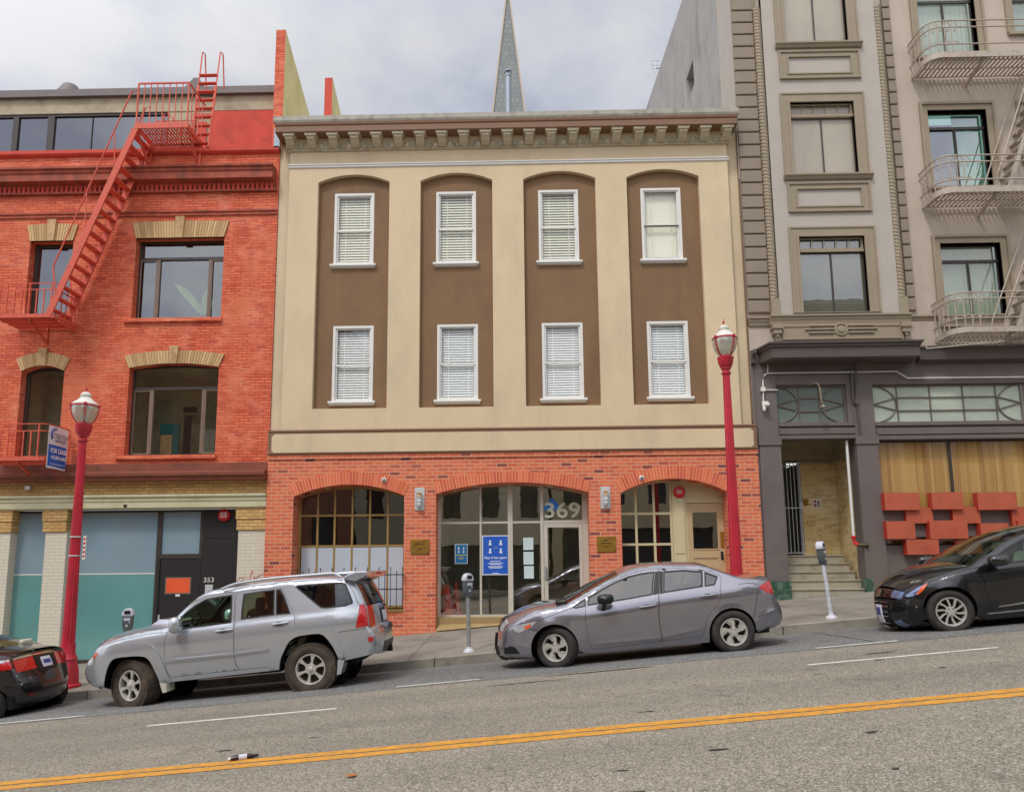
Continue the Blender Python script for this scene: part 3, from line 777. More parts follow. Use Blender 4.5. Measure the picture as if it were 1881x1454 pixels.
g = MB(); g.add([(wx0,y3+.045,wz0),(wx1,y3+.045,wz0),(wx1,y3+.045,wz1),(wx0,y3+.045,wz1)], [(0,1,2,3)]); g.build('pane', M_shop, d3)
M_brass = simple('aged_brass', (168,128,52), .38, metal=.6, var=.2, vs=10, stain=(110,86,48), sts=8)
mb = MB(); mb.box(X(1323.5,980), X(1331.5,980), y3+.024, y3+.03, Z(1327,1006), Z(1327,976)); mb.build('kick_plate', M_brass, d3)
mb = MB(); kx_, kz = X(1331,1020), Z(1331,1020)
mb.lathe([(0,-.075),(.025,-.07),(.03,-.05),(.012,-.035),(.012,0)], (kx_-.05, y3+.03, kz), 12, 0, 'y'); mb.box(kx_-.08, kx_-.02, y3+.022, y3+.03, kz-.1, kz+.1); mb.build('knob', M_black, d3)
room('room', x0, x1, .35, zc+.05, 3, Bd)

# ---- things fixed to the ground floor wall
M_steel = simple('brushed_steel', (206,208,208), .35, metal=.25, var=.05)
M_lampglass = simple('frosted_lamp_glass', (220,224,226), .3)
M_bulb = simple('amber_bulb', (226,176,96), .3)
def wall_lamp(px, pz0, pz1, lab):
    xc = UX(px, (pz0+pz1)/2, F); z0 = UZ(px, pz1, F); z1 = UZ(px, pz0, F)
    r_ = empty('wall_lamp', (xc, F-.002, z0), lab, 'wall lamp', 'steel cage wall lamps on the brick piers')
    h = z1-z0
    m_ = MB(); m_.box(-.115, .115, -.02, 0, 0, h); m_.build('back_plate', M_steel, r_, local=True, bevel=.004)
    m_ = MB(); m_.lathe([(.0,.05),(.035,.055),(.06,.09),(.065,.13),(.062,.135)], (0,-.09,0), 16); m_.box(-.02,.02,-.06,-.02,.08,.11); m_.build('lamp_cup', M_steel, r_, local=True, smooth=True)
    m_ = MB(); m_.lathe([(.05,.135),(.052,.3),(.05,.31)], (0,-.09,0), 16); m_.build('glass_tube', M_lampglass, r_, local=True, smooth=True)
    m_ = MB(); m_.lathe([(.04,.31),(.045,.36),(.03,.42),(0,.43)], (0,-.09,0), 12); m_.build('bulb', M_bulb, r_, local=True, smooth=True)
    m_ = MB()
    for a in range(6):
        q = a*math.pi/3; m_.tube([(.066*math.cos(q),-.09+.066*math.sin(q),.13),(.066*math.cos(q),-.09+.066*math.sin(q),.40),(.0,-.09,.46)], .004, 5)
    for z in (.2, .3, .4): m_.lathe([(.066,z-.004),(.071,z),(.066,z+.004)], (0,-.09,0), 16)
    m_.build('cage', M_steel, r_, local=True)
wall_lamp(771, 895.5, 936.8, 'steel cage wall lamp on the brick pier left of the glass entrance')
wall_lamp(1112, 893.5, 933.5, 'steel cage wall lamp on the brick pier right of the glass entrance')
def plaque(px0, pz0, px1, pz1, lab, lines):
    x0, x1 = UX(px0, 1004, F), UX(px1, 1004, F); z1, z0 = UZ(px0, pz0, F), UZ(px0, pz1, F)
    r_ = empty('plaque', ((x0+x1)/2, F-.002, z0), lab, 'plaque', 'brass plaques on the brick piers')
    m_ = MB(); m_.box(-(x1-x0)/2, (x1-x0)/2, -.02, 0, 0, z1-z0); m_.build('plate', M_brass, r_, local=True, bevel=.004)
    for k, (z, w) in enumerate(lines):
        m_ = MB(); n = int(w/.028)
        for i in range(n):
            m_.box(-w/2+i*w/n, -w/2+i*w/n+w/n*.7, -.0225, -.02, z-.011, z+.011)
        m_.build('engraving', M_black, r_, local=True)
plaque(754, 990.6, 788.7, 1017.7, 'brass plaque on the brick pier left of the glass entrance', [(.24, .24), (.12, .13)])
plaque(1097, 984.7, 1131.8, 1013.4, 'brass plaque on the brick pier right of the glass entrance', [(.27, .1), (.2, .24), (.12, .14)])
def dome(px, py, lab):
    x, z = U(px, py, F-.05)
    r_ = empty('security_camera', (x, F, z), lab, 'camera', 'white security cameras over the brick arches')
    m_ = MB(); m_.lathe([(.055,0),(.06,-.02),(.055,-.04),(.04,-.05)], (0,0,0), 16, 0, 'y'); m_.build('housing', M_white, r_, local=True, smooth=True)
    m_ = MB(); m_.lathe([(.04,-.045),(.035,-.07),(.015,-.088),(0,-.09)], (0,0,0), 14, 0, 'y'); m_.build('lens_dome', simple('grey_dome', (120,120,124), .15), r_, local=True, smooth=True)
dome(705, 881, 'small white dome camera over the left brick arch')
dome(1179, 877, 'small white dome camera over the right brick arch')
M_bell = simple('red_enamel', (196,28,34), .35, var=.05)
def bell(px, py, rad, y, lab, lines, strobe=False):
    x, z = U(px, py, y)
    r_ = empty('alarm_bell', (x, y, z), lab, 'alarm bell')
    m_ = MB(); m_.lathe([(rad,0),(rad,-.03),(rad*.93,-.05),(rad*.5,-.062),(0,-.066)], (0,0,0), 28, 0, 'y'); m_.build('gong', M_bell, r_, local=True, smooth=True)
    return r_
bl = bell(1247.3, 903.5, .145, y3-.045, 'round red alarm bell on the cream panel beside the tan door', 3)
mb = MB()
for z, w in ((.035,.1),(0,.16),(-.035,.12)):
    n = int(w/.02)
    for i in range(n): mb.box(-w/2+i*w/n, -w/2+i*w/n+w/n*.7, -.0685, -.066, z-.009, z+.009)
mb.build('lettering', M_white, bl, local=True)
mb = MB(); mb.lathe([(.03,0),(.03,-.05),(0,-.055)], (0,-.0,-.19), 12, 0, 'y'); mb.build('sprinkler_inlet', M_white, bl, local=True)

# posters stuck inside the shopfront
M_blueA = simple('poster_blue', (36,92,190), .4, var=.12, vs=4); M_blueB = simple('notice_blue', (28,104,150), .4)
M_paper = simple('paper', (196,214,214), .7, var=.04)
M_pw = simple('poster_white', (226,232,238), .5); M_yb = simple('poster_yellow', (196,170,80), .5)
def person_icon(m_, x, z, s, y):
    m_.lathe([(s*.22, y), (s*.22, y-.001)], (x, 0, z+s*.72), 10, 0, 'y')
    m_.prism([(x-s*.3,z-s*.1),(x-s*.1,z-s*.1),(x,z+s*.12),(x+s*.1,z-s*.1),(x+s*.3,z-s*.1),(x+s*.2,z+s*.45),(x-s*.2,z+s*.45)], y-.001, y)
yp = yw+.012
def poster(px0, py0, px1, py1, mat, lab, big):
    x0, x1 = UX(px0, py0, yp), UX(px1, py0, yp); z1, z0 = UZ(px0, py0, yp), UZ(px0, py1, yp)
    r_ = empty('poster', ((x0+x1)/2, yp, z0), lab, 'poster', 'blue distancing posters on the shopfront glass'); w, h = x1-x0, z1-z0
    m_ = MB(); m_.box(-w/2, w/2, 0, .003, 0, h); m_.build('sheet', M_pw, r_, local=True)
    m_ = MB(); e_ = w*.035; m_.box(-w/2+e_, w/2-e_, -.001, 0, e_, h-e_); m_.build('print', mat, r_, local=True)
    m_ = MB(); y = -.0012
    cxs_ = w*.2; zt2, zb2 = h*.76, h*.555
    if not big: zt2, zb2 = h*.74, h*.56
    for sx_ in (-1, 1):
        person_icon(m_, sx_*cxs_, zt2, h*.125, y); person_icon(m_, sx_*cxs_, zb2, h*.125, y)
        for (za, zb_) in ((zt2, zb2),):
            m_.bar((sx_*cxs_*.72, y-.0005, zt2-h*.0), (sx_*cxs_*.2, y-.0005, (zt2+zb2)/2+h*.045), .016 if big else .009, .001)
            m_.bar((sx_*cxs_*.72, y-.0005, zb2+h*.07), (sx_*cxs_*.2, y-.0005, (zt2+zb2)/2+h*.02), .008 if big else .005, .001)
    m_.build('pictogram', M_pw, r_, local=True)
    if big:
        text_mesh('lettering', 'Stay 6 feet apart', h*.085, M_pw, r_, (0, -.003, h*.435), extrude=.0008, bold=.0012, local=True)
        text_mesh('lettering', '6 ft', h*.05, M_pw, r_, (0, -.003, h*.68), extrude=.0008, local=True)
        rows = [(.345, .38), (.295, .58), (.265, .42), (.21, .56), (.18, .46), (.045, .26)]
    else: rows = [(.33, .38), (.28, .5), (.24, .36)]
    m_ = MB()
    for z, ww in rows:
        n = int(ww*w/.02) + 3
        for i in range(n): m_.box(-ww*w/2+i*ww*w/n, -ww*w/2+(i+.75)*ww*w/n, -.002, -.001, z*h-h*.011, z*h+h*.011)
    m_.build('lettering', M_pw if big else M_yb, r_, local=True)
    if not big:
        m_ = MB(); m_.box(-w*.42, w*.42, -.002, -.001, h*.42, h*.46); m_.build('rule', M_yb, r_, local=True)
poster(835.6, 999, 858.7, 1034.9, M_blueB, 'small blue notice with a yellow line on the left shopfront pane', False)
poster(885.6, 983, 934.3, 1055.7, M_blueA, 'large blue Stay 6 feet apart poster on the shopfront glass', True)
for (p, lab) in (((961, 987, 979.5, 1009.5), 'topmost of three white papers beside the glass door'), ((961.5, 1013, 980, 1036.5), 'middle one of three white papers beside the glass door'), ((962.5, 1039, 980.5, 1062), 'lowest of three white papers beside the glass door')):
    x0_, x1_ = UX(p[0], p[1], yp), UX(p[2], p[1], yp)
    mb = MB(); mb.box(x0_, x1_, yp, yp+.002, UZ(p[0], p[3], yp), UZ(p[0], p[1], yp)); o = mb.build('paper_notice', M_paper); tag(o, lab, 'notice', 'white papers on the shopfront glass')
# traffic cones inside the lobby
M_cone = simple('cone_orange', (250,84,56), .45, var=.05)
def cone(x, y, z, h, lab):
    r_ = empty('traffic_cone', (x, y, z), lab, 'traffic cone', 'orange traffic cones inside the entrance')
    m_ = MB(); m_.lathe([(.17,.03),(.155,.035),(.04,h-.01),(.03,h),(.0,h)], (0,0,0), 20); m_.build('body', M_cone, r_, local=True, smooth=True)
    m_ = MB(); m_.prism(rect(-.19,0,.19,.03), -.19, .19); m_.build('base', M_cone, r_, local=True)
    m_ = MB(); m_.lathe([(.108,.36),(.085,.5)], (0,0,0), 20, cap=False); m_.build('collar', simple('faded_orange', (240,96,60), .5), r_, local=True, smooth=True)
cone(UX(822, 1100, yw+.22), yw+.22, zsill, .74, 'left orange traffic cone behind the shopfront glass')
cone(UX(838, 1100, yw+.6), yw+.6, zsill, .8, 'right orange traffic cone behind the shopfront glass')

# black spiked railing in front of the left window
yr = F-.1
x0r, x1r = UX(534, 1056, yr), UX(741, 1056, yr)
rl = empty('window_railing', (x0r, yr, b1[4]-.1), 'black iron spiked railing in front of the left ground floor window', 'railing')
zt_r, zb_r = UZ(640, 780+835/3.029, yr), UZ(640, 780+915/3.029, yr)
mb = MB(); mb.box(x0r, x1r, yr-.012, yr+.012, zt_r-.012, zt_r+.012); mb.box(x0r, x1r, yr-.012, yr+.012, zb_r-.012, zb_r+.012)
mb.box(x1r-.03, x1r, yr, F, zt_r-.012, zt_r+.012); mb.box(x0r, x0r+.03, yr, F, zt_r-.012, zt_r+.012); mb.build('rail', M_black, rl)
n = 20
for i in range(n):
    mb = MB(); x = lerp(x0r+.02, x1r-.02, i/(n-1)); hh = .14 if i % 2 else .05
    mb.bar((x, yr-.02, b1[4]-.02), (x, yr-.02, zt_r+hh), .014)
    mb.lathe([(.012,0),(.014,.01),(0,.05)], (x, yr-.02, zt_r+hh), 5)
    if i == 0 or True: mb.build('picket', M_black, rl)

# vent pipe on the roof
xv, zv = U(934, 202, F+2.5); zv1 = UZ(934, 140, F+2.5)
vp = empty('roof_flue', (xv, F+2.5, zRoof+.05), 'galvanised flue pipe with a vented cap standing on the tan building roof', 'flue')
mb = MB(); mb.lathe([(.085,0),(.085,zv1-zRoof-.05)], (0,0,0), 18); mb.build('pipe', M_gut, vp, local=True, smooth=True)
mb = MB(); hc = zv1-zRoof-.05
mb.lathe([(.1,hc-.02),(.1,hc+.04)], (0,0,0), 18); mb.lathe([(.12,hc+.12),(.12,hc+.15),(.03,hc+.19),(0,hc+.19)], (0,0,0), 18)
for a in range(4): mb.box(.09*math.cos(a*1.57+.8)-.012, .09*math.cos(a*1.57+.8)+.012, .09*math.sin(a*1.57+.8)-.012, .09*math.sin(a*1.57+.8)+.012, hc+.03, hc+.13)
mb.build('cap', M_gut, vp, local=True, smooth=True)
# ================================================================ RED BRICK BUILDING (left neighbour)
YA = F+.12
M_redbrick = brick('painted_red_brick', [(0, C3(208,92,60)), (.5, C3(228,114,76)), (1, C3(194,78,52))], (166,68,46), ms=.010, bw=.235, bh=.073, mort_var=(232,168,138), wear=(214,118,80), bstr=.6, wearlo=.5, noise_amt=.3)
M_redtrim = simple('weathered_red_trim', (164,78,56), .75, var=.25, vs=4, bmp=.3, bs=40, stain=(84,56,46), sts=2.8, streak=1)
M_redflat = simple('red_render', (204,76,58), .8, var=.1, vs=2, bmp=.3, bs=30, stain=(170,66,50), sts=3)
M_rust = simple('rust_brown_trim', (128,66,46), .7, var=.15, vs=3, stain=(88,52,40), sts=2.4)
M_buff = brick('buff_brick', [(0, C3(192,150,92)), (.5, C3(214,174,110)), (1, C3(190,148,92))], (180,142,92), ms=.012, bw=.22, bh=.08, bstr=.6)
M_buffarch = island('buff_arch_brick', [(0, C3(190,156,108)), (.5, C3(212,178,128)), (1, C3(178,142,98))])
M_buffflat = simple('buff_keystone', (196,162,116), .8, var=.2, vs=8, stain=(140,104,66), sts=5)
M_paleb = brick('pale_brick', [(0, C3(210,202,182)), (1, C3(214,206,188))], (202,194,174), ms=.007, bw=.24, bh=.08, noise_amt=.12)
M_cornc = simple('cream_cornice_paint', (200,194,160), .6, var=.05, stain=(170,160,120), sts=2)
M_conc = simple('penthouse_concrete', (176,166,140), .85, var=.12, vs=2.5, stain=(140,128,104), sts=2)
M_coping = simple('dark_coping', (112,104,102), .6, var=.08)
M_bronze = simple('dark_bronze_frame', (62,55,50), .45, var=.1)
M_bronze2 = simple('sunlit_tone_bronze_frame', (128,108,92), .45, var=.1)  # lighter copy of the dark bronze, sunlit tone put into the colour
M_escape = simple('red_iron_paint', (216,94,70), .6, var=.15, vs=6, stain=(140,62,48), sts=6)
M_frostA = simple('blue_grey_film', (134,158,170), .1, var=.08, vs=.7, coat=1)
M_teal = simple('teal_film', (104,156,154), .1, var=.12, vs=.6, coat=1)
M_blackdoor = simple('black_door_paint', (48,46,46), .35, var=.1)
M_orange = simple('orange_sign', (232,92,48), .5)
AX = lambda px, py: UX(px, py, YA); AZ = lambda px, py: UZ(px, py, YA)
A = empty('red_brick_building', (-9, YA, 0), 'red painted brick building with buff window arches and a set back top floor', 'building')
xA0 = -19.0; xA1 = xL-.006; xA2 = oL-.006
zTop = (AZ(10, 279)+AZ(505, 275))/2
zBase = (AZ(20, 884)+AZ(485, 881))/2
u1 = ((AX(248.6,440)+AX(243,583))/2, (AX(412,440)+AX(405.5,583))/2, AZ(330,437), AZ(326,584))
u2 = ((AX(56,445)), AX(135,445), AZ(95,443), AZ(90,584))
l1 = ((AX(236.5,680)+AX(229,833))/2, (AX(400.6,680)+AX(396,833))/2, AZ(318,675), AZ(318,667.5), AZ(315,835))
l2 = ((AX(36.5,690)+AX(29,835))/2, (AX(115,690)+AX(109,835))/2, AZ(75,682), AZ(75,671.5), AZ(70,837))
hA = [rect(u1[0], u1[3], u1[1], u1[2]), rect(u2[0], u2[3], u2[1], u2[2]), archpoly(l1[0], l1[4], l1[1], l1[2], l1[3]), archpoly(l2[0], l2[4], l2[1], l2[2], l2[3])]
mb = MB()
mb.sheet([(xA0, zBase), (xA1, zBase), (xA1, zw), (xA2, zw), (xA2, zTop), (xA0, zTop)], hA, YA)
for h in hA: mb.reveal(h, YA, YA+.22)
mb.box(xA2-.02, xA2, YA+.02, YA+8, zBase, zTop)
mb.build('brick_wall', M_redbrick, A)
mb = MB()
mb.prof([(YA+.4, zTop+.02), (YA-.10, zTop+.0), (YA-.10, zTop-.09), (YA-.06, zTop-.13), (YA, zTop-.15)], xA0, xA2)
mb.build('parapet_coping', M_redflat, A)
zc0 = (AZ(20, 306)+AZ(490, 301))/2
yc = YA-.34
C1 = (UZ(250, 303, yc)); C2 = UZ(250, 326, yc)
mb = MB()
mb.prof([(YA, C1+.04), (yc, C1), (yc, C1-.05), (yc+.05, C1-.07), (yc+.05, C1-.14), (yc+.08, C1-.16), (yc+.08, C2), (YA-.06, C2-.02), (YA-.06, C2-.1), (YA, C2-.1)], xA0, xA2-.08)
mb.build('cornice', M_redtrim, A)
zd1, zd0 = AZ(250, 340), AZ(250, 353.5)
mb = MB(); x = xA2-.12
while x > xA0: mb.box(x-.068, x, YA-.07, YA-.001, zd0, zd1); x -= .122
mb.build('dentil_course', M_redflat, A)
mb = MB(); mb.box(xA0, xA2-.04, YA-.09, YA-.001, zd0-.045, zd0-.003); mb.box(xA0, xA2-.04, YA-.012, YA-.002, zd0, zd1)
for z in (AZ(250, 390), AZ(250, 396.5)): mb.box(xA0, xA2-.01, YA-.035, YA-.001, z-.028, z+.01)
mb.build('string_course', M_redtrim, A)
def ring2(fi, fo, nb, y0, y1, parent, name='brick_arch', mats=None):
    m_ = MB(); g = .12/nb
    for i in range(nb):
        a = i/nb+g; b = (i+1)/nb-g
        m_.prism([fi(a), fi(b), fo(b), fo(a)], y0, y1, 0)
    for i in range(24):
        a, b = i/24, (i+1)/24
        m_.prism([fi(a), fi(b), fo(b), fo(a)], y0+.008, y1-.003, 1)
    return m_.build(name, mats, parent)
def arcf(x0, x1, zs, zc):
    if abs(zc-zs) < 1e-4: return lambda t: (lerp(x0, x1, t), zs)
    cx, cz, r = circ3(x0, zs, x1, zc); a = math.asin(min(1, (x1-x0)/2/r))
    return lambda t: (cx+r*math.sin(-a+2*a*t), cz+r*math.cos(-a+2*a*t))
BA = [M_buffarch, simple('buff_mortar', (160,126,86), .9)]
def lintel(x0, x1, zs, zc, dz, flare, nb):
    ring2(arcf(x0-.0, x1+.0, zs, zc), arcf(x0-flare, x1+flare, zs+dz*.94, zc+dz), nb, YA-.035, YA+.05, A, mats=BA)
    xm_ = (x0+x1)/2; m_ = MB(); m_.prism([(xm_-.085, zc-.02), (xm_+.085, zc-.02), (xm_+.115, zc+dz+.1), (xm_-.115, zc+dz+.1)], YA-.085, YA-.036)
    m_.build('keystone', M_buffflat, A, bevel=.006)
lintel(u1[0], u1[1], u1[2], u1[2], AZ(330,406.5)-u1[2], .11, 34)
lintel(u2[0], u2[1], u2[2], u2[2], AZ(95,412)-u2[2], .1, 18)
lintel(l1[0], l1[1], l1[2], l1[3], .33, .13, 34)
lintel(l2[0], l2[1], l2[2], l2[3], .33, .14, 20)
for (x0, x1, z) in ((u1[0]-.17, u1[1]+.04, u1[3]), (l1[0]-.17, l1[1]+.04, l1[4]), (u2[0]-.1, u2[1]+.1, u2[3]), (l2[0]-.1, l2[1]+.1, l2[4])):
    mb = MB(); mb.prof([(YA+.2, z+.01), (YA-.07, z-.01), (YA-.075, z-.10), (YA, z-.12)], x0, x1); mb.build('sill', M_redbrick, A)
def steel_window(x0, x1, z0, zs, zc, ztr, mulx, y, parent, pane=None, fr=.05, transom=True, mats=None):
    poly = archpoly(x0, z0, x1, zs, zc) if zc > zs+1e-4 else rect(x0, z0, x1, zs)
    inn = archpoly(x0+fr, z0+fr, x1-fr, zs-.0, zc-fr) if zc > zs+1e-4 else rect(x0+fr, z0+fr, x1-fr, zs-fr)
    m_ = MB(); m_.sheet(poly, [inn], y); m_.reveal(inn, y, y+.05)
    if transom: m_.box(x0+fr, x1-fr, y-.012, y+.04, ztr-.035, ztr+.035)
    w_ = m_.build('window', M_bronze, parent)
    for mx_ in mulx:
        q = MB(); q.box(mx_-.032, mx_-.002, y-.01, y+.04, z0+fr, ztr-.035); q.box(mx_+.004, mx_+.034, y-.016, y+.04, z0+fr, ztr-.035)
        q.build('mullion', M_bronze2, w_)
    if mulx:
        q = MB(); ed = [x0+fr]+list(mulx)+[x1-fr]
        for a, b in ((ed[0], ed[1]-.035), (ed[-2]+.035, ed[-1])):
            q.sheet(rect(a, z0+fr, b, ztr-.035), [rect(a+.035, z0+fr+.03, b-.035, ztr-.065)], y-.005)
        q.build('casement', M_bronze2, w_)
    g = MB(); g.sheet(poly, [], y+.03); g.build('pane', pane or M_paneA, w_)
    return w_
M_paneA = glass('reflecting_pane', (190,198,192), .14, wavy=.03)
M_paneB = glass('clear_pane', (240,244,238), .02, wavy=.02)
yW = YA+.2
steel_window(u1[0], u1[1], u1[3], u1[2], u1[2], AZ(330,469.5), [AX(283,520), AX(378,520)], yW, A)
steel_window(u2[0], u2[1], u2[3], u2[2], u2[2], AZ(95,470), [], yW, A, transom=False, fr=.09)
steel_window(l1[0], l1[1], l1[4], l1[2], l1[3], AZ(318,710), [AX(270,770), AX(365,770)], yW, A, M_paneB)
steel_window(l2[0], l2[1], l2[4], l2[2], l2[3], AZ(75,705), [], yW, A, M_paneB, fr=.09, transom=False)
# rooms behind, with a few things to see through the lower window
def room2(x0, x1, z0, z1, y0, d, wall, parent, floor=None):
    m_ = MB(); y1 = y0+d
    m_.add([(x0,y1,z0),(x1,y1,z0),(x1,y1,z1),(x0,y1,z1)], [(0,1,2,3)])
    m_.add([(x0,y0,z0),(x0,y1,z0),(x0,y1,z1),(x0,y0,z1)], [(0,1,2,3)]); m_.add([(x1,y0,z0),(x1,y1,z0),(x1,y1,z1),(x1,y0,z1)], [(3,2,1,0)])
    m_.add([(x0,y0,z1),(x1,y0,z1),(x1,y1,z1),(x0,y1,z1)], [(0,1,2,3)]); m_.add([(x0,y0,z0),(x1,y0,z0),(x1,y1,z0),(x0,y1,z0)], [(3,2,1,0)])
    return m_.build('room', wall, parent)
M_roomg = simple('grey_room', (118,116,108), .9, var=.25, vs=1.5); M_roomw = simple('warm_room', (190,180,152), .9, var=.2)
room2(u1[0]-.4, u1[1]+.3, u1[3]-.3, u1[2]+.2, YA+.28, 3, M_roomg, A); room2(u2[0]-.3, u2[1]+.3, u2[3]-.3, u2[2]+.1, YA+.28, 2, M_roomg, A)
room2(l1[0]-.5, l1[1]+.4, l1[4]-.3, l1[3]+.1, YA+.28, 1.9, M_roomw, A); room2(l2[0]-.3, l2[1]+.4, l2[4]-.3, l2[3]+.1, YA+.28, 1.2, M_roomw, A)
# big leaf plant in the upper window
M_leaf = simple('banana_leaf', (150,190,96), .45, var=.15, vs=6)
pl = empty('potted_plant', (UX(374,560,YA+.4), YA+.36, u1[3]-.1), 'green broad leaf plant inside the upper window', 'plant')
def leaf(mbx, base, tip, w, droop=.15, n=8):
    b = Vector(base); t_ = Vector(tip); vs = []; side = (t_-b).cross(Vector((0,1,0))).normalized()
    for i in range(n+1):
        k = i/n; c = b.lerp(t_, k)+Vector((0,0,-droop*k*k)); ww = w*math.sin(math.pi*min(1, k*.93+.05))**.7
        vs += [c-side*ww, c+Vector((0,.02,0)), c+side*ww]
    mbx.add(vs, [(3*i+j, 3*i+j+1, 3*i+4+j, 3*i+3+j) for i in range(n) for j in (0, 1)])
mb = MB()
ox, oy, oz = pl.location
for (tx, tz, w_) in ((-.75, 1.28, .10), (.25, .85, .14), (.12, 1.15, .10), (-.62, .18, .12), (-.3, .30, .10)):
    bz = .1 if tz < .5 else .3
    leaf(mb, (ox+.0, oy, oz+bz), (ox+tx, oy+random.uniform(-.02,.06), oz+tz+.15), w_, .28)
mb.build('leaves', M_leaf, pl)
mb = MB(); mb.lathe([(.1,-.05),(.13,.15),(.13,.17)], (ox, oy, oz), 14); mb.build('pot', M_redtrim, pl)
# desk things behind the lower window
M_tealfab = simple('teal_fabric', (40,110,112), .8, var=.3, vs=6); M_wht = simple('pale_board', (176,176,164), .7, var=.15, vs=6)
ds = empty('office_screens', (UX(318,800,YA+1), YA+1.0, l1[4]), 'teal screens and dark boards inside the arched office window', 'furniture')
mb = MB(); xo = ds.location.x
mb.box(xo-.45, xo+.05, YA+1.2, YA+1.25, l1[4]-.1, l1[4]+1.0); mb.build('teal_screen', M_tealfab, ds)
mb = MB(); mb.box(xo+.12, xo+.3, YA+1.3, YA+1.35, l1[4]-.1, l1[4]+1.25); mb.box(xo-.1, xo+.25, YA+1.7, YA+1.75, l1[4]+1.4, l1[4]+1.55); mb.build('dark_board', M_dark, ds)
mb = MB(); mb.box(xo+.4, xo+.9, YA+1.6, YA+1.62, l1[4]+.1, l1[4]+.9)
for i in range(9): mb.box(xo+.42+.15*(i%3), xo+.54+.15*(i%3), YA+1.57, YA+1.58, l1[4]+.15+.24*(i//3), l1[4]+.33+.24*(i//3))
mb.build('pin_board', M_wht, ds)
mb = MB(); mb.box(xo-.4, xo-.1, YA+1.15, YA+1.18, l1[4]+.2, l1[4]+.7); mb.build('picture', M_buffflat, ds)

# band between the floors
y0 = YA-.3
z1a, z1b = UZ(250, 852, YA-.1), UZ(250, 866, YA-.1)
zz1, zz2 = UZ(250, 866, y0), UZ(250, 881.5, y0)
mb = MB(); mb.prof([(YA, z1a+.03), (YA-.12, z1a), (YA-.13, z1b), (y0+.02, zz1), (y0, zz1-.02), (y0, zz1-.09), (y0+.05, zz2+.05), (y0+.06, zz2), (YA, zz2)], xA0, xA1-.01)
mb.build('ledge', M_rust, A)
yB = YA+.0
zb1_ = UZ(250, 882, yB); zb0_ = UZ(250, 908, yB)
ys_ = YA-.16
zk1, zk0 = UZ(250, 908, ys_), UZ(250, 934, ys_)
mb = MB(); mb.box(xA0, xA1, yB+.001, yB+.3, zk1-.05, zz2+.05); mb.build('buff_brick_band', M_buff, A)
mb = MB(); mb.prof([(YA, zk1+.02), (ys_, zk1), (ys_, zk1-.05), (ys_+.04, zk1-.07), (ys_+.04, zk1-.15), (ys_+.06, zk1-.17), (ys_+.06, zk0+.03), (ys_+.1, zk0), (YA+.2, zk0)], xA0, xA1-.005)
mb.build('shopfront_cornice', M_cornc, A)
# pillars
def pillar(pt, pb, cap0, cap1, last=False):
    x0 = (UX(pt[0], 976, YA)+UX(pb[0], 1177, YA))/2; x1 = (UX(pt[1], 976, YA)+UX(pb[1], 1177, YA))/2
    if last: x1 = xA1
    m_ = MB(); zc_ = UZ(250, 976, YA); m_.box(x0, x1, YA, YA+.32, -2.2, zc_+.01); p_ = m_.build('pillar', M_paleb, A)
    m_ = MB(); c0_, c1_ = UX(cap0, 950, YA), UX(cap1, 950, YA)
    if last: c1_ = xA1
    m_.box(c0_, c1_, YA-.05, YA+.32, zk0-.26, zk0+.02); m_.box(c0_+.02, c1_-(.0 if last else .02), YA-.03, YA+.32, zc_+.012, zk0-.264); m_.build('capital', M_buff, p_)
    return x0, x1
pA = pillar((3, 17.5), (-20, 5), -40, 25)
pB = pillar((83, 121.5), (69.7, 111), 80, 125.5)
pC = pillar((436.5, 489), (431, 488), 434.5, 490, True)
YS = YA+.2
SX = lambda px, py: UX(px, py, YS); SZ = lambda px, py: UZ(px, py, YS)
def shop_pane(x0, x1, z0, z1, mats, nm='window', split=None):
    m_ = MB(); t = .055; m_.sheet(rect(x0, z0, x1, z1), [rect(x0+t, z0+.1, x1-t, z1-t)], YS); m_.reveal(rect(x0+t, z0+.1, x1-t, z1-t), YS, YS+.05)
    w_ = m_.build(nm, M_bronze, A)
    zs_p = split if split else z0
    if split:
        m_ = MB(); m_.box(x0+t, x1-t, YS+.04, YS+.045, z0+.1, zs_p-.012); m_.build('teal_pane', mats[1], w_)
        m_ = MB(); m_.box(x0+t, x1-t, YS+.037, YS+.044, zs_p-.012, zs_p+.014); m_.build('white_strip', M_white, w_)
    m_ = MB(); m_.box(x0+t, x1-t, YS+.04, YS+.045, (zs_p+.014) if split else z0+.1, z1-t); m_.build('frosted_pane', mats[0], w_)
    return w_
zsp = SZ(200, 1053.5)
zhd = SZ(250, 936.5)
shop_pane(UX(19, 1000, YS), pB[0]+.02, SZ(50, 1180)-.55, zhd, [M_frostA, M_teal], split=zsp)
xm2 = SX(291.5, 1000)
shop_pane(pB[1]-.02, xm2, SZ(200, 1219), zhd, [M_frostA, M_teal], split=zsp)
xd1_ = SX(370.5, 1000)
zt0 = SZ(330, 1024.5)
shop_pane(xm2+.0, xd1_, zt0, zhd, [M_frostA, M_teal])
mb = MB(); mb.box(xm2, xd1_-.002, YS+.05, YS+.1, -.6, zt0); mb.box(xd1_, pC[0]+.02, YS+.03, YS+.1, -.6, zhd)
mb.box(xd1_, pC[0]+.02, YS+.0, YS+.03, SZ(400, 987.5)+.004, zhd); mb.box(xd1_, pC[0]+.02, YS+.0, YS+.03, -.6, SZ(400, 987.5)-.004)
mb.box(xm2, xm2+.06, YS-.01, YS+.03, -.6, zt0); mb.box(xd1_-.06, xd1_, YS-.01, YS+.03, -.6, zt0)
mb.build('entrance_panel', M_blackdoor, A)
mb = MB(); mb.box(xm2+.07, xd1_-.07, YS+.012, YS+.03, -.5, zt0-.02); dA = mb.build('door', M_blackdoor, A)
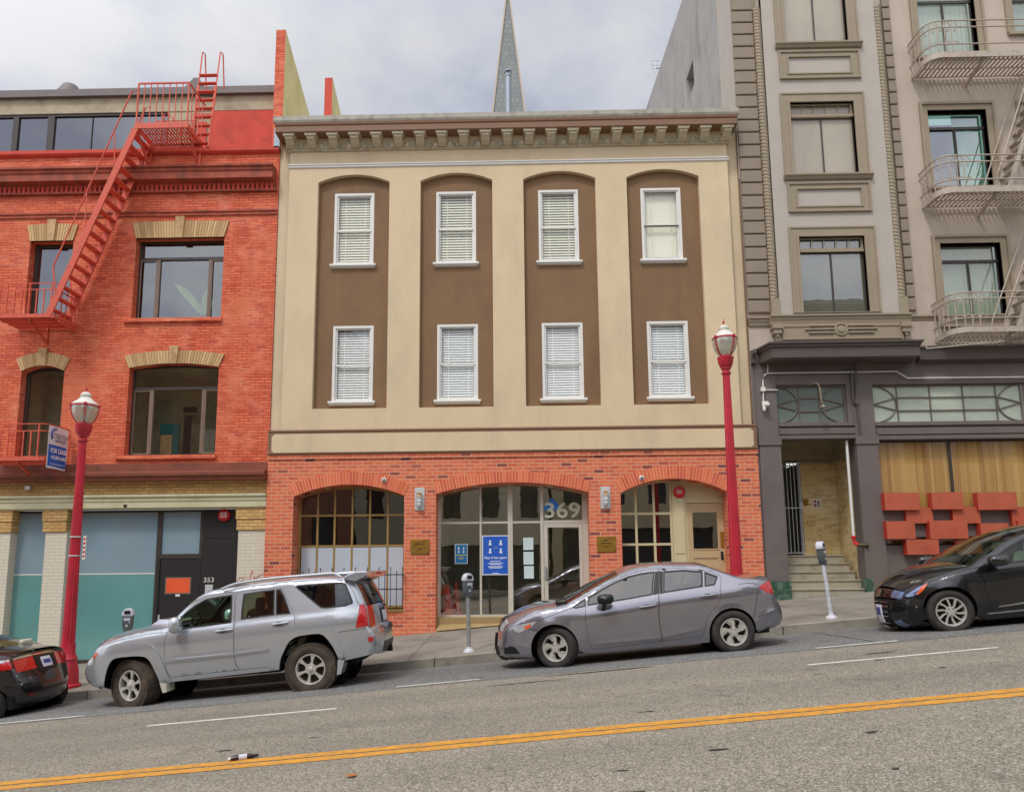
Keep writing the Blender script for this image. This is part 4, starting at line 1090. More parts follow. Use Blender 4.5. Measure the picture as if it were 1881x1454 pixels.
mb = MB(); ox0, ox1 = SX(305.3, 1075), SX(348, 1075); mb.box(ox0, ox1, YS+.004, YS+.012, SZ(326, 1088), SZ(326, 1061.5)); mb.build('orange_panel', M_orange, dA)
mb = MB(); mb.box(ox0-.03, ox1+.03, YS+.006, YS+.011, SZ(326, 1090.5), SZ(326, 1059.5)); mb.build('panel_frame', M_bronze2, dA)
mb = MB(); mb.box(SX(322,1093), SX(330,1093), YS+.004, YS+.012, SZ(326,1095), SZ(326,1090.8)); mb.build('letter_plate', M_white, dA)
hx, hz = SX(289.5, 1138), SZ(290, 1138)
mb = MB(); mb.box(hx+.01, hx+.045, YS-.02, YS+.012, hz-.12, hz+.12); mb.tube([(hx+.03,YS-.02,hz-.02),(hx+.03,YS-.06,hz-.02),(hx+.15,YS-.06,hz-.02)], .011, 8); mb.build('handle', M_steel, dA)
text_mesh('street_number', '353', .155, M_white, A, (SX(384, 1065), YS-.012, SZ(384, 1065)), extrude=.006, sx=1.15)
mb = MB(); mb.box(SX(377.5,1082), SX(391.5,1082), YS-.03, YS, SZ(384,1089), SZ(384,1073)); ic = mb.build('intercom', M_steel); tag(ic, 'small steel intercom below the white 353 street number', 'intercom')
b2_ = bell(412.5, 945.8, .15, YS-.01, 'red and white alarm bell on the black panel above the 353 door', 0)
mb = MB(); mb.box(-.075, .075, -.07, -.064, -.06, .06); mb.build('label_plate', M_white, b2_, local=True)
mb = MB()
for i in range(3):
    for j in range(2): mb.box(-.06+.042*i, -.03+.042*i, -.072, -.0705, -.045+.05*j, -.01+.05*j)
mb.build('marking', M_bell, b2_, local=True)
# graffiti on the last pillar
M_pink = simple('pink_spray', (214,92,104), .6)
mb = MB(); GX = lambda x, y: (UX(420+x/5.013, 1030+y/5.013, YA-.004), YA-.004, UZ(420+x/5.013, 1030+y/5.013, YA-.004))
for ln in ([(70,205),(85,165),(110,145),(140,150),(125,180),(95,188),(150,215)], [(150,120),(170,160),(190,190),(205,130),(215,85),(222,110)], [(225,190),(235,140),(240,175),(270,135),(300,125),(335,105)], [(240,160),(262,150),(285,165)]):
    for a, b in zip(ln, ln[1:]): mb.bar(GX(*a), GX(*b), .018, .002)
g_ = mb.build('graffiti', M_pink); tag(g_, 'pink sprayed graffiti scrawl on the pale brick pillar', 'graffiti')
# small floodlight on the buff band
fx, fz = U(53.6, 896, YA-.03)
fl = empty('floodlight', (fx, YA, fz), 'small pale floodlight on the buff brick band above the shop windows', 'light')
mb = MB(); mb.box(-.06,.06,-.1,-.03,-.05,.05); mb.build('housing', M_steel, fl, local=True, bevel=.006)
mb = MB(); mb.box(-.045,.045,-.105,-.1,-.035,.035); mb.build('lens', M_lampglass, fl, local=True)
mb = MB(); mb.box(-.015,.015,-.03,0,-.02,.02); mb.build('bracket', M_bronze, fl, local=True)
fx, fz = U(227, 929, YA-.17)
sc_ = empty('security_camera', (fx, YA-.1, fz+.03), 'tiny dark camera hanging under the cream shop cornice', 'camera')
mb = MB(); mb.lathe([(0,.02),(.04,.01),(.045,-.02),(.03,-.05),(0,-.06)], (0,0,0), 12); mb.build('dome', M_bronze, sc_, local=True, smooth=True)
mb = MB(); mb.box(-.02,.02,-.02,.1,.015,.03); mb.build('mount', M_steel, sc_, local=True)

# side wall and roof of the red building, set back top floor
YP = YA+1.7
PX_ = lambda px, py: UX(px, py, YP); PZ = lambda px, py: UZ(px, py, YP)
zr_ = zTop-.5
mb = MB(); mb.add([(xA0,YA+.2,zr_),(xA2,YA+.2,zr_),(xA2,YA+12,zr_),(xA0,YA+12,zr_)], [(0,1,2,3)]); mb.build('roof', M_coping, A)
zl1, zl0 = PZ(250, 179), PZ(250, 206); zcop = PZ(250, 166.5)
px1 = PX_(504, 240); xw1 = PX_(309, 240); xr0 = PX_(386, 240)
mb = MB(); mb.box(xA0, px1, YP, YP+6, zl0, zl1); mb.box(xw1, xr0, YP+.02, YP+.2, zr_, zl0-.002)
mb.build('concrete_lintel', M_conc, A)
mb = MB(); mb.box(xA0, px1+.05, YP-.12, YP+6.1, zl1+.002, zcop); mb.build('roof_coping', M_coping, A)
mb = MB(); mb.box(xr0, px1, YP+.01, YP+6, zr_, zl0-.002); mb.build('red_wall', M_redflat, A)
mb = MB(); mb.box(xr0-.5, xr0-.42, YP-.02, YP+.0, zr_, zl0-.1); mb.box(xr0-.42, xr0-.0, YP-.02, YP+.0, zl0-.18, zl0-.1); mb.box(xr0-.34, xr0-.1, YP-.02, YP, zr_, zl0-.35); mb.build('red_door_frame', M_redflat, A)
hp = [(PX_(-60,245), PX_(21,245)), (PX_(31,245), PX_(85,245)), (PX_(97,245), xw1-.06)]
mb = MB(); zwt, zwb = zl0-.07, zr_; mb.sheet(rect(xA0, zwb, xw1, zl0), [rect(a, zwb, b, zwt) for a, b in hp], YP+.03)
for a, b in hp: mb.reveal(rect(a, zwb, b, zwt), YP+.03, YP+.1)
xt = PX_(166, 245); mb.box(xt-.008, xt+.008, YP+.05, YP+.08, zwb, zwt)
tw = mb.build('window', M_bronze, A)
mb = MB(); mb.add([(xA0,YP+.08,zwb),(xw1,YP+.08,zwb),(xw1,YP+.08,zwt),(xA0,YP+.08,zwt)], [(0,1,2,3)]); mb.build('pane', M_paneA, tw)
room2(xA0, xw1, zwb, zl0, YP+.15, 3, M_roomg, A)
# roof vent dome and gable
vx, vz = U(129, 170, YP+1.5)
dv = empty('roof_vent', (vx, YP+1.5, zcop), 'low grey domed vent standing on the flat roof of the red building', 'vent')
mb = MB(); rr_ = (UX(157,168,YP+1.5)-UX(102,168,YP+1.5))/2; hh = UZ(129,155,YP+1.5)-zcop
mb.lathe([(rr_,0),(rr_*.98,hh*.35),(rr_*.8,hh*.72),(rr_*.45,hh*.94),(0,hh)], (0,0,0), 24); mb.build('dome', M_coping, dv, local=True, smooth=True)
mb = MB(); mb.lathe([(rr_*1.04,0),(rr_*1.04,.05),(rr_,.06)], (0,0,0), 24); mb.build('curb', M_bronze, dv, local=True)
gx0, gz0 = U(318, 172, YP+.4); gx1, gz1 = U(357, 143, YP+.4); gx2 = UX(372, 168, YP+.4)
sk = MB(); sk.prism([(gx0, zcop-.02), (gx2, zcop-.02), (gx2, zcop+.15), (gx1+.12, gz1), (gx1-.02, gz1)], YP+.4, YP+1.6); o = sk.build('stair_housing', M_coping); tag(o, 'dark sloping roof hatch housing behind the fire escape on the red building', 'roof hatch')
# tall party wall fins
xf = UX(507.5, 60, YA+.85); xf2 = UX(525, 60, YA+.85)
def Yfor(px, py, x):
    a, b = 10.0, 200.0
    for _ in range(60):
        m = (a+b)/2
        if (UX(px, py, m)-x)*(1 if px > 955 else -1) > 0: b = m
        else: a = m
    return (a+b)/2
M_finy = simple('yellowed_render', (222,210,150), .8, var=.1, vs=2, stain=(196,176,110), sts=2.2, streak=1, bmp=.3, bs=30)
def fin(Y0, zt0_, Y1, zt1_, parent, first):
    m_ = MB(); P = [(Y0, 4), (Y1, 4), (Y1, zt1_), (Y0, zt0_)]
    m_.add([(xf2, y, z) for y, z in P], [(0,1,2,3)], 1); m_.add([(xf, y, z) for y, z in P], [(3,2,1,0)], 0)
    m_.add([(xf,Y0,4),(xf2,Y0,4),(xf2,Y0,zt0_),(xf,Y0,zt0_)], [(0,1,2,3)], 0)
    m_.add([(xf,Y0,zt0_),(xf2,Y0,zt0_),(xf2,Y1,zt1_),(xf,Y1,zt1_)], [(0,1,2,3)], 0)
    m_.build('party_wall', [M_redbrick if first else M_redflat, M_finy], parent)
Y1_ = Yfor(580, 207, xf2); fin(YA+.85, UZ(516, 55, YA+.85), Y1_+1, UZ(580, 207, Y1_)-1.2, A, True)
Y2_ = Yfor(611, 143, xf2); Y3_ = Yfor(628, 207, xf2); fin(Y2_, UZ(606, 143, Y2_), Y3_+.6, UZ(628, 207, Y3_)-.5, A, False)

# ---------------------------------------------------------------- fire escapes of the red building
Yf = YA-.82
EX = lambda px, py: UX(px, py, Yf); EZ = lambda px, py: UZ(px, py, Yf)
def grate(m_, x0, x1, y0, y1, z, step=.075, w=.028, h=.03):
    x = x0
    while x < x1: m_.box(x, x+w, y0, y1, z, z+h); x += step
    for k in range(4): yy = lerp(y0, y1-.02, k/3); m_.box(x0, x1, yy, yy+.02, z-.02, z)
fe = empty('fire_escape', (EX(245,232), YA, EZ(245,232)), 'red iron fire escape with roof ladder and long stair on the red brick building', 'fire escape')
x0, x1 = EX(250, 232), EX(343.5, 230); zp = EZ(296, 231)
mb = MB(); grate(mb, x0+.05, x1-.04, Yf+.02, YA-.02, zp-.03)
fp = mb.build('platform', M_escape, fe)
mb = MB(); mb.box(x0-.03, x1+.03, Yf-.02, Yf+.015, zp-.07, zp+.07); mb.box(x0-.03, x0, Yf+.015, YA, zp-.07, zp+.05); mb.box(x1, x1+.03, Yf+.015, YA, zp-.07, zp+.05)
mb.box(x0, x1, YA-.04, YA-.01, zp-.14, zp+.02)
for x in (x0, x1): mb.bar((x, Yf+.02, zp-.05), (x, YA-.02, zp-.78), .05); mb.bar((x, YA-.04, zp-.78), (x, YA-.04, zp), .04)
mb.build('frame', M_escape, fp)
zt_e = EZ(300, 153)
mb = MB(); mb.bar((x0, Yf, zt_e), (x1, Yf, zt_e), .035)
for i in range(9): x = lerp(x0, x1, i/8); mb.bar((x, Yf, zp), (x, Yf, zt_e), .032 if i in (0, 8) else .018)
for i in range(5): y = lerp(Yf, YA-.05, i/4); mb.bar((x1, y, zp), (x1, y, zt_e), .018)
mb.bar((x1, Yf, zt_e), (x1, YA+.1, zt_e), .03)
for i in range(9): x = lerp(x0+.1, x1-.1, i/8); mb.bar((x, YA-.06, zp), (x, YA-.06, zp+.62), .016)
mb.bar((x0+.1, YA-.06, zp+.62), (x1-.1, YA-.06, zp+.62), .022)
mb.tube([(x0+.25,YA-.1,zp+.02),(x0+.3,YA-.1,zp+.75),(x0+.4,YA-.1,zp+.82),(x0+.75,YA-.1,zp+.4),(x0+.78,YA-.1,zp+.02)], .02, 6)
mb.build('railing', M_escape, fe)
# roof ladder
la, lb = (UX(352,268,YA-.1), YA-.1, UZ(352,268,YA-.1)), (UX(372,96,YA+.9), YA+.9, UZ(372,96,YA+.9))
ra, rb = (UX(382,271,YA-.1), YA-.1, UZ(382,271,YA-.1)), (UX(405,96,YA+.9), YA+.9, UZ(405,96,YA+.9))
mb = MB()
for a, b, e_ in ((la, lb, 150), (ra, rb, 163)):
    mb.tube([a, tuple(lerp(a[i], b[i], .62) for i in range(3))], .034, 6)
    mb.tube([tuple(lerp(a[i], b[i], .6) for i in range(3)), b, (b[0]+.05, b[1]+.06, b[2]-.02), (b[0]+.04, b[1]+.25, zcop-.4)], .018, 6)
mb.build('ladder_rail', M_escape, fe)
for k in range(9):
    t_ = .03+.62*k/7; m_ = MB(); p0 = [lerp(la[i], lb[i], t_) for i in range(3)]; p1 = [lerp(ra[i], rb[i], t_) for i in range(3)]
    m_.box(p0[0], p1[0], p0[1]-.06, p0[1]+.06, (p0[2]+p1[2])/2-.012, (p0[2]+p1[2])/2+.012); m_.build('ladder_rung', M_escape, fe)
# long stair down to the landing
sa = (EX(249, 236), EZ(249, 236)); sb_ = (EX(89, 577), EZ(89, 577))
Yi = YA-.16
mb = MB()
for Y in (Yf, Yi): mb.bar((sa[0], Y, sa[1]), (sb_[0], Y, sb_[1]), .035, .15)
st_ = mb.build('stair_stringer', M_escape, fe)
ns = 17
for i in range(ns):
    t_ = (i+.5)/ns; x = lerp(sa[0], sb_[0], t_); z = lerp(sa[1], sb_[1], t_); m_ = MB()
    m_.box(x-.085, x+.085, Yf+.018, Yi-.018, z-.012, z+.012); m_.box(x+.07, x+.085, Yf+.018, Yi-.018, z-.04, z-.012); m_.build('stair_tread', M_escape, fe)
mb = MB()
h0 = (EX(246, 168), EZ(246, 168)); h1 = (EX(100, 484), EZ(100, 484)); h2 = (EX(103, 562), EZ(103, 562))
for Y in (Yf, Yi):
    mb.tube([(x0-.02, Y, h0[1]+.02), (h0[0]-.05, Y, h0[1]), (h1[0], Y, h1[1]), (h1[0]-.02, Y, h1[1]-.12), (h2[0], Y, h2[1])], .018, 6)
for t_ in (.25, .6): mb.bar((lerp(sa[0],sb_[0],t_), Yf, lerp(sa[1],sb_[1],t_)), (lerp(h0[0],h1[0],t_), Yf, lerp(h0[1],h1[1],t_)), .02)
mb.build('handrail', M_escape, fe)
def iron_balcony(parent, xr_px, zfl_px, rails, bal0, bal_step, xl=-12.5, wall_end_px=None, ret=True):
    zfl = EZ(50, zfl_px); xr = EX(xr_px, zfl_px); rad = .12
    m_ = MB(); grate(m_, xl, xr-.08, Yf+.03, YA-.02, zfl-.05, .07)
    p_ = m_.build('platform', M_escape, parent)
    m_ = MB(); pts = [(xl, Yf), (xr-rad, Yf), (xr-rad*.3, Yf+rad*.3), (xr, Yf+rad), (xr, YA)]
    for (a, b) in zip(pts, pts[1:]): m_.bar((a[0], a[1], zfl), (b[0], b[1], zfl), .03, .09)
    m_.bar((xr, Yf+rad, zfl-.1), (xr, YA, zfl-.1), .05, .05)
    for xb_ in (-11.75, ): m_.bar((xb_, Yf+.1, zfl-.06), (xb_, YA, zfl-.42), .05); m_.bar((xb_, YA-.03, zfl-.42), (xb_, YA-.03, zfl), .04)
    m_.build('frame', M_escape, p_)
    m_ = MB()
    for rz in rails:
        z = EZ(50, rz)
        for (a, b) in zip(pts, pts[1:]): m_.bar((a[0], a[1], z), (b[0], b[1], z), .02)
    zt__ = EZ(50, rails[0])
    x = EX(bal0, zfl_px); k = 0
    while x > xl: m_.bar((x, Yf, zfl), (x, Yf, zt__ if k % 3 == 0 else EZ(50, rails[1])), .024); x -= bal_step; k += 1
    for k in range(4): y = lerp(Yf+.2, YA-.06, k/3); m_.bar((xr, y, zfl), (xr, y, zt__), .02)
    m_.build('railing', M_escape, parent)
    return zfl, xr
iron_balcony(fe, 101, 580, (520.5, 531.8), 91.5, .177)
fb = empty('fire_balcony', (EX(81, 840), YA, EZ(81, 840)), 'lower red iron balcony with a lease banner hung on its end', 'balcony')
zfl, xrb = iron_balcony(fb, 82, 842, (778, 791), 67.4, .177)
# lease banner hung on the end of the lower balcony
xbn = xrb+.07; Yb0, Yb1 = Yf-.04, YA-.1
zbt, zbb = UZ(83, 781, Yf), UZ(80.5, 858.5, Yf)
M_banner = simple('banner_white', (222,222,226), .6, var=.03); M_bblue = simple('banner_blue', (30,98,190), .6, var=.05)
M_bpur = simple('banner_violet', (92,92,160), .6); M_grey = simple('grey_ink', (110,112,118), .6)
bn = empty('lease_banner', (xbn, Yb0, zbb), 'white and blue FOR LEASE banner hanging from the lower red balcony', 'banner')
def bend(y): return .02*math.sin((y-Yb0)/(Yb1-Yb0)*5)
mb = MB(); n = 10
def bstrip(m_, y0, y1, z0, z1, off):
    vs = []
    for i in range(n+1):
        y = lerp(y0, y1, i/n); vs += [(xbn+bend(y)+off, y, z0), (xbn+bend(y)+off, y, z1)]
    m_.add(vs, [(2*i, 2*i+2, 2*i+3, 2*i+1) for i in range(n)])
bstrip(mb, Yb0, Yb1, zbb, zbt, 0); mb.build('sheet', M_banner, bn)
mb = MB(); bstrip(mb, Yb0+.03, Yb1-.03, zbb+.05, lerp(zbb, zbt, .56), .004); mb.build('blue_field', M_bblue, bn)
ym_ = (Yb0+Yb1)/2; hB = zbt-zbb
for (s_, zz, sz, mt, dy, b_) in (('COLTON', .78, .15, M_grey, .05, .002), ('PARTNERS', .665, .105, M_grey, .06, .001), ('FOR LEASE', .42, .145, M_banner, 0, .005), ('415.834.1600', .26, .115, M_banner, 0, .004)):
    text_mesh('lettering', s_, sz, mt, bn, (xbn+.026, ym_+dy, zbb+hB*zz), extrude=.001, bold=b_, rot=(math.pi/2, 0, math.pi/2), sx=.86)
mb = MB()
for r_, m0 in ((.17, 0), (.13, 0)):
    k = 10; P = [(xbn+.024, Yb0+.24-r_*math.sin(a), zbb+hB*.79+r_*math.cos(a)) for a in [R(-10+140*i/k) for i in range(k+1)]]
    mb.tube(P, .011, 5)
mb.build('swoosh', M_bpur, bn)
mb = MB(); mb.box(xbn+.024, xbn+.026, Yb0+.1, Yb1-.1, zbb+.1, zbb+.112); mb.build('rule', M_banner, bn)
# ================================================================ GREY AND BEIGE APARTMENT BUILDING (right neighbour)
M_beige = simple('beige_stucco', (186,172,156), .85, var=.05, vs=1, bmp=.3, bs=30, stain=(160,146,130), sts=.9, streak=1)
M_taupe = simple('taupe_trim', (152,138,116), .75, var=.06, vs=2, bmp=.15, bs=30)
M_lilac = simple('pale_lilac_render', (178,169,158), .8, var=.05, vs=2)
M_quoin = simple('taupe_quoin', (142,129,112), .8, var=.06, vs=2, bmp=.3, bs=30)
M_dgrey = simple('dark_grey_paint', (108,98,94), .6, var=.06, vs=1.2, stain=(94,86,82), sts=1.3)
M_dcan = simple('dark_canopy_paint', (86,76,72), .55, var=.1, vs=2)
M_sidew = simple('weathered_side_wall', (160,156,152), .9, var=.1, vs=1.2, bmp=.7, bs=22, stain=(126,122,116), sts=1.6, streak=1)
M_marble, n_, p_ = newmat('yellow_marble'); o_ = ocoord(n_); mp_ = N(n_, 'ShaderNodeMapping'); mp_.inputs['Rotation'].default_value = (0, R(38), 0); mp_.inputs['Scale'].default_value = (1, 1, 4); n_.links.new(o_, mp_.inputs[0])
n_.links.new(mixc(n_, ramp(n_, nz_(n_, mp_.outputs[0], 2.2, 9, .7, .8), [(.5, BW(0)), (.6, BW(.6)), (.64, BW(.1))]), ramp(n_, nz_(n_, o_, 1.1, 6, .6), [(.3, C3(238,224,180)), (.7, C3(216,182,116))]), C3(150,106,62)), p_.inputs['Base Color']); p_.inputs['Roughness'].default_value = .25
M_gmarb = simple('green_marble', (58,86,70), .3, var=.5, vs=14, stain=(120,140,126), sts=7)
M_stone = simple('stair_stone', (168,160,140), .85, var=.14, vs=3, stain=(120,108,84), sts=3, bmp=.4, bs=60)
M_curtw = simple('white_curtain', (238,238,240), .8, var=.03)
M_gpane = glass('greenish_pane', (150,196,176), .24)
M_lead = simple('taupe_glazing_bar', (116,104,96), .5)
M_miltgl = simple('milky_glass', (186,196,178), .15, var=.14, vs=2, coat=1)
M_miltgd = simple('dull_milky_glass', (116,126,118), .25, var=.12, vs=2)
M_bamb = island('bamboo_blind', [(0, C3(214,170,104)), (.5, C3(242,208,146)), (1, C3(198,152,88))], .7, .1)
M_orbox = simple('orange_red_box_paint', (182,90,62), .6, var=.14, vs=1.5, stain=(160,66,48), sts=1.2)
M_orside = simple('deep_red_box_paint', (176,58,42), .5, var=.05)
M_iron = simple('beige_iron_paint', (178,166,152), .5, var=.05, stain=(150,120,96), sts=8)
YC = F+.05
CX = lambda px, py: UX(px, py, YC); CZ = lambda px, py: UZ(px, py, YC)
xC0 = oR+.018; xC1 = 22.0; zCt = 20.0
G = empty('apartment_building', (9, YC, 0), 'tall beige apartment building with rope moulded bay, dark street level and white iron balconies', 'building')
zg = (UZ(1450, 640, YC)+UZ(1800, 640, YC))/2      # top of the dark street level
yb = F-.08                                        # face of the shallow bay
BX = lambda px, py: UX(px, py, yb); BZ = lambda px, py: UZ(px, py, yb)
# right hand wall windows (three storeys)
wr0 = (CX(1701.8, 205)+CX(1726, 449))/2; wr1 = (CX(1810, 205)+CX(1837, 449))/2
wtops = [CZ(1780, 446.5), CZ(1755, 202.5)]
per = wtops[1]-wtops[0]
wtops.append(wtops[1]+per)
wh = wtops[0]-CZ(1780, 596)
holes = [rect(wr0, z-wh, wr1, z) for z in wtops]
wfx = wr1+.95
holes += [rect(wfx, z-wh*.7, wfx+(wr1-wr0), z) for z in wtops]
xbR = (BX(1623, 261)+BX(1655, 480))/2
mb = MB(); mb.sheet(rect(xC0, zg, xC1, zCt), holes, YC)
for h in holes: mb.reveal(h, YC, YC+.2)
mb.build('stucco_wall', M_beige, G)
M_gp2 = M_gpane
def apt_window(h, parent, mat, blindm, k):
    x0, z0, x1, z1 = h[0][0], h[0][1], h[2][0], h[2][1]; t = .14; y = YC-.05
    m_ = MB(); o1 = rect(x0-t-.06, z0, x1+t+.06, z1+t+.06)
    m_.sheet(o1, [rect(x0-t, z0, x1+t, z1+t)], y-.02); m_.reveal(o1, YC, y-.02); m_.reveal(rect(x0-t, z0, x1+t, z1+t), y-.02, y+.02)
    m_.sheet(rect(x0-t, z0, x1+t, z1+t), [h], y+.02); m_.reveal(h, y+.02, YC+.15)
    w_ = m_.build('window', M_taupe, parent)
    zt_ = z1-.42; fr = .05; yy = YC+.15
    m_ = MB(); m_.sheet(h, [rect(x0+fr, zt_+.04, x1-fr, z1-fr), rect(x0+fr, z0+fr, (x0+x1)/2-.03, zt_-.04), rect((x0+x1)/2+.03, z0+fr, x1-fr, zt_-.04)], yy)
    m_.box(x0, x1, yy-.03, yy, zt_-.035, zt_+.035); m_.box((x0+x1)/2-.02, (x0+x1)/2+.02, yy-.02, yy, z0, zt_-.035); m_.build('sash_frame', M_bronze, w_)
    m_ = MB(); m_.sheet(h, [], yy+.02); m_.build('pane', mat, w_)
    m_ = MB()
    if blindm: 
        n = 24; xs0 = lerp(x0, x1, .5 if k == 1 else .03)
        for i in range(n): a = lerp(xs0, x1-.03, i/n); b = lerp(xs0, x1-.03, (i+1)/n); y2 = yy+.10+.02*(i % 2); y3_ = yy+.10+.02*((i+1) % 2); m_.add([(a,y2,z0),(b,y3_,z0),(b,y3_,z1),(a,y2,z1)], [(0,1,2,3)])
        m_.build('curtain', blindm, w_, smooth=True, ang=60)
    m_ = MB(); m_.add([(x0,yy+.5,z0),(x1,yy+.5,z0),(x1,yy+.5,z1),(x0,yy+.5,z1)], [(0,1,2,3)]); m_.build('room_behind', M_dark, w_)
    m_ = MB(); m_.box(x0-t-.04, x1+t+.04, YC-.09, YC+.15, z0-.07, z0); m_.build('sill', M_taupe, w_)
for i, h in enumerate(holes): apt_window(h, G, M_pane_g if i != 1 else M_gpane, [M_blind2, M_curtw, M_blind2, M_curtw, M_blind2, M_curtw][i], i)
# quoins left and right of the bay
qz0 = CZ(1400, 577)
def quoins(x0, x1, name='quoin_strip'):
    m_ = MB(); z = qz0+.0; h = .338
    while z < zCt:
        m_.prof([(YC-.005, z+.015), (YC-.07, z+.03), (YC-.075, z+.05), (YC-.075, z+h-.03), (YC-.06, z+h-.012), (YC-.005, z+h-.008)], x0, x1); z += h
    return m_.build(name, M_quoin, G)
xq0 = xC0+.0; xq1 = 6.035
quoins(xq0, xq1)
xq2 = (CX(1638, 261)+CX(1652, 400))/2; xq3 = (CX(1653, 261)+CX(1684, 570))/2-.02
quoins(xq2, xq3)
# bay
xr_l = (BX(1402, 261)+BX(1424, 500))/2; xr_r = (BX(1630, 261)+BX(1657, 500))/2
xbl = xr_l+.10; xbr = xr_r-.09
bw = [(BZ(1510, 188), BZ(1510, 320)), (BZ(1530, 434.5), BZ(1530, 573.5))]
pb_ = bw[0][0]-bw[1][0]; bw.append((bw[0][0]+pb_, bw[0][1]+pb_))
wx0_ = (BX(1449.5, 190)+BX(1471, 500))/2; wx1_ = (BX(1570, 250)+BX(1594, 500))/2
bh = [rect(wx0_, b[1], wx1_, b[0]) for b in bw]
mb = MB(); zbb_ = BZ(1545, 577)
mb.sheet(rect(xbl, zbb_, xbr, zCt), bh, yb)
for h in bh: mb.reveal(h, yb, yb+.16)
mb.reveal([(xbl, zbb_), (xbl, zCt)], YC, yb); mb.reveal([(xbr, zbb_), (xbr, zCt)], yb, YC)
mb.build('bay_wall', M_lilac, G)
def molding_rect(m_, x0, z0, x1, z1, w, y, d):
    m_.sheet(rect(x0, z0, x1, z1), [rect(x0+w, z0+w, x1-w, z1-w)], y-d); m_.reveal(rect(x0, z0, x1, z1), y, y-d); m_.reveal(rect(x0+w, z0+w, x1-w, z1-w), y-d, y)
for k, (b, h) in enumerate(zip(bw, bh)):
    x0, x1, z1, z0 = wx0_, wx1_, b[0], b[1]
    m_ = MB(); o1 = rect(x0-.24, z0-.02, x1+.27, z1+.25); m_.sheet(o1, [rect(x0-.2, z0-.02, x1+.23, z1+.21)], yb-.05); m_.reveal(o1, yb, yb-.05)
    m_.sheet(rect(x0-.2, z0-.02, x1+.23, z1+.21), [rect(x0-.06, z0-.02, x1+.06, z1+.07)], yb-.03); m_.reveal(rect(x0-.2, z0-.02, x1+.23, z1+.21), yb-.05, yb-.03)
    m_.sheet(rect(x0-.06, z0-.02, x1+.06, z1+.07), [h], yb-.045); m_.reveal(rect(x0-.06, z0-.02, x1+.06, z1+.07), yb-.03, yb-.045); m_.reveal(h, yb-.045, yb+.12)
    w_ = m_.build('window', M_taupe, G)
    ztr = z1-.31; y = yb+.1; m_ = MB(); n5 = 5; hs5 = [rect(lerp(x0+.05, x1-.05, i/n5)+.012, ztr+.04, lerp(x0+.05, x1-.05, (i+1)/n5)-.012, z1-.05) for i in range(n5)]
    m_.sheet(rect(x0, ztr-.06, x1, z1), hs5, y-.03); m_.box(x0, x1, y-.06, y-.03, ztr-.06, ztr+.0); m_.build('transom_frame', M_taupe, w_)
    xm__ = lerp(x0, x1, .5); m_ = MB(); m_.sheet(rect(x0, z0, x1, ztr-.06), [rect(x0+.03, z0+.035, xm__-.02, ztr-.09), rect(xm__+.02, z0+.035, x1-.03, ztr-.09)], y); m_.build('sash_frame', M_bronze, w_)
    m_ = MB(); m_.sheet(h, [], y+.02); m_.build('pane', M_paneA if k == 1 else M_pane, w_)
    if k == 0:
        m_ = MB(); n = 22
        for i in range(n):
            a = lerp(xm__+.06, x1-.04, i/n); b_ = lerp(xm__+.06, x1-.04, (i+1)/n); f_ = lambda q: y+.07+.03*math.sin(q*11)
            m_.add([(a+.12*0,f_(i*.6),z0),(b_,f_(i*.6+.6),z0),(b_,f_(i*.6+.6),z1),(a,f_(i*.6),z1)], [(0,1,2,3)])
        m_.build('curtain', M_curtw, w_, smooth=True, ang=80)
    if k == 2:
        M_lace, n_, p_ = newmat('patterned_lace'); n_.links.new(ramp(n_, nz_(n_, ocoord(n_), 16, 2), [(.47, C3(60,62,58)), (.53, C3(214,216,210))]), p_.inputs['Base Color'])
        for (a, b_, mt_) in ((0, .24, M_lace), (.24, .5, M_roomg), (.5, .76, M_blind2), (.76, 1, M_lace)):
            m_ = MB(); m_.add([(lerp(x0,x1,a),y+.06,z0),(lerp(x0,x1,b_),y+.06,z0),(lerp(x0,x1,b_),y+.06,z1),(lerp(x0,x1,a),y+.06,z1)], [(0,1,2,3)]); m_.build('curtain', mt_, w_)
    m_ = MB(); m_.add([(x0,y+.6,z0),(x1,y+.6,z0),(x1,y+.6,z1),(x0,y+.6,z1)], [(0,1,2,3)]); m_.build('room_behind', M_roomg if k == 2 else M_dark, w_)
    if k != 1:
        zs1_ = z0-.03; m_ = MB(); m_.prof([(yb, zs1_+.02), (yb-.13, zs1_), (yb-.13, zs1_-.04), (yb-.09, zs1_-.07), (yb-.06, zs1_-.12), (yb, zs1_-.13)], x0-.27, x1+.32); m_.build('sill', M_taupe, w_)
        zp1, zp0 = zs1_-.2, zs1_-.97
        m_ = MB(); m_.sheet(rect(x0-.2, zp0, x1+.24, zp1), [rect(x0+.04, zp0+.16, x1+.0, zp1-.18)], yb-.03); m_.reveal(rect(x0-.2, zp0, x1+.24, zp1), yb, yb-.03); m_.reveal(rect(x0+.04, zp0+.16, x1, zp1-.18), yb-.03, yb)
        molding_rect(m_, x0-.2, zp0, x1+.24, zp1, .045, yb-.03, .03); molding_rect(m_, x0-.0, zp0+.12, x1+.04, zp1-.14, .035, yb-.03, .02)
        m_.build('spandrel_panel', M_taupe, G)
def rope(x, y, z0, z1, r=.1):
    m_ = MB(); n = 14; dz = .012; k = int((z1-z0)/dz); pitch = .092
    vs = []
    for j in range(k+1):
        z = z0+dz*j
        for i in range(n):
            a = 2*math.pi*i/n; q = abs(math.sin(math.pi*(z/pitch)+a*1.0))
            rr__ = r*(.78+.26*q**.7); vs.append((x+rr__*math.cos(a), y+rr__*math.sin(a), z))
    m_.add(vs, [(j*n+i, j*n+(i+1)%n, (j+1)*n+(i+1)%n, (j+1)*n+i) for j in range(k) for i in range(n)])
    return m_.build('rope_moulding', M_taupe, G, smooth=True, ang=60)
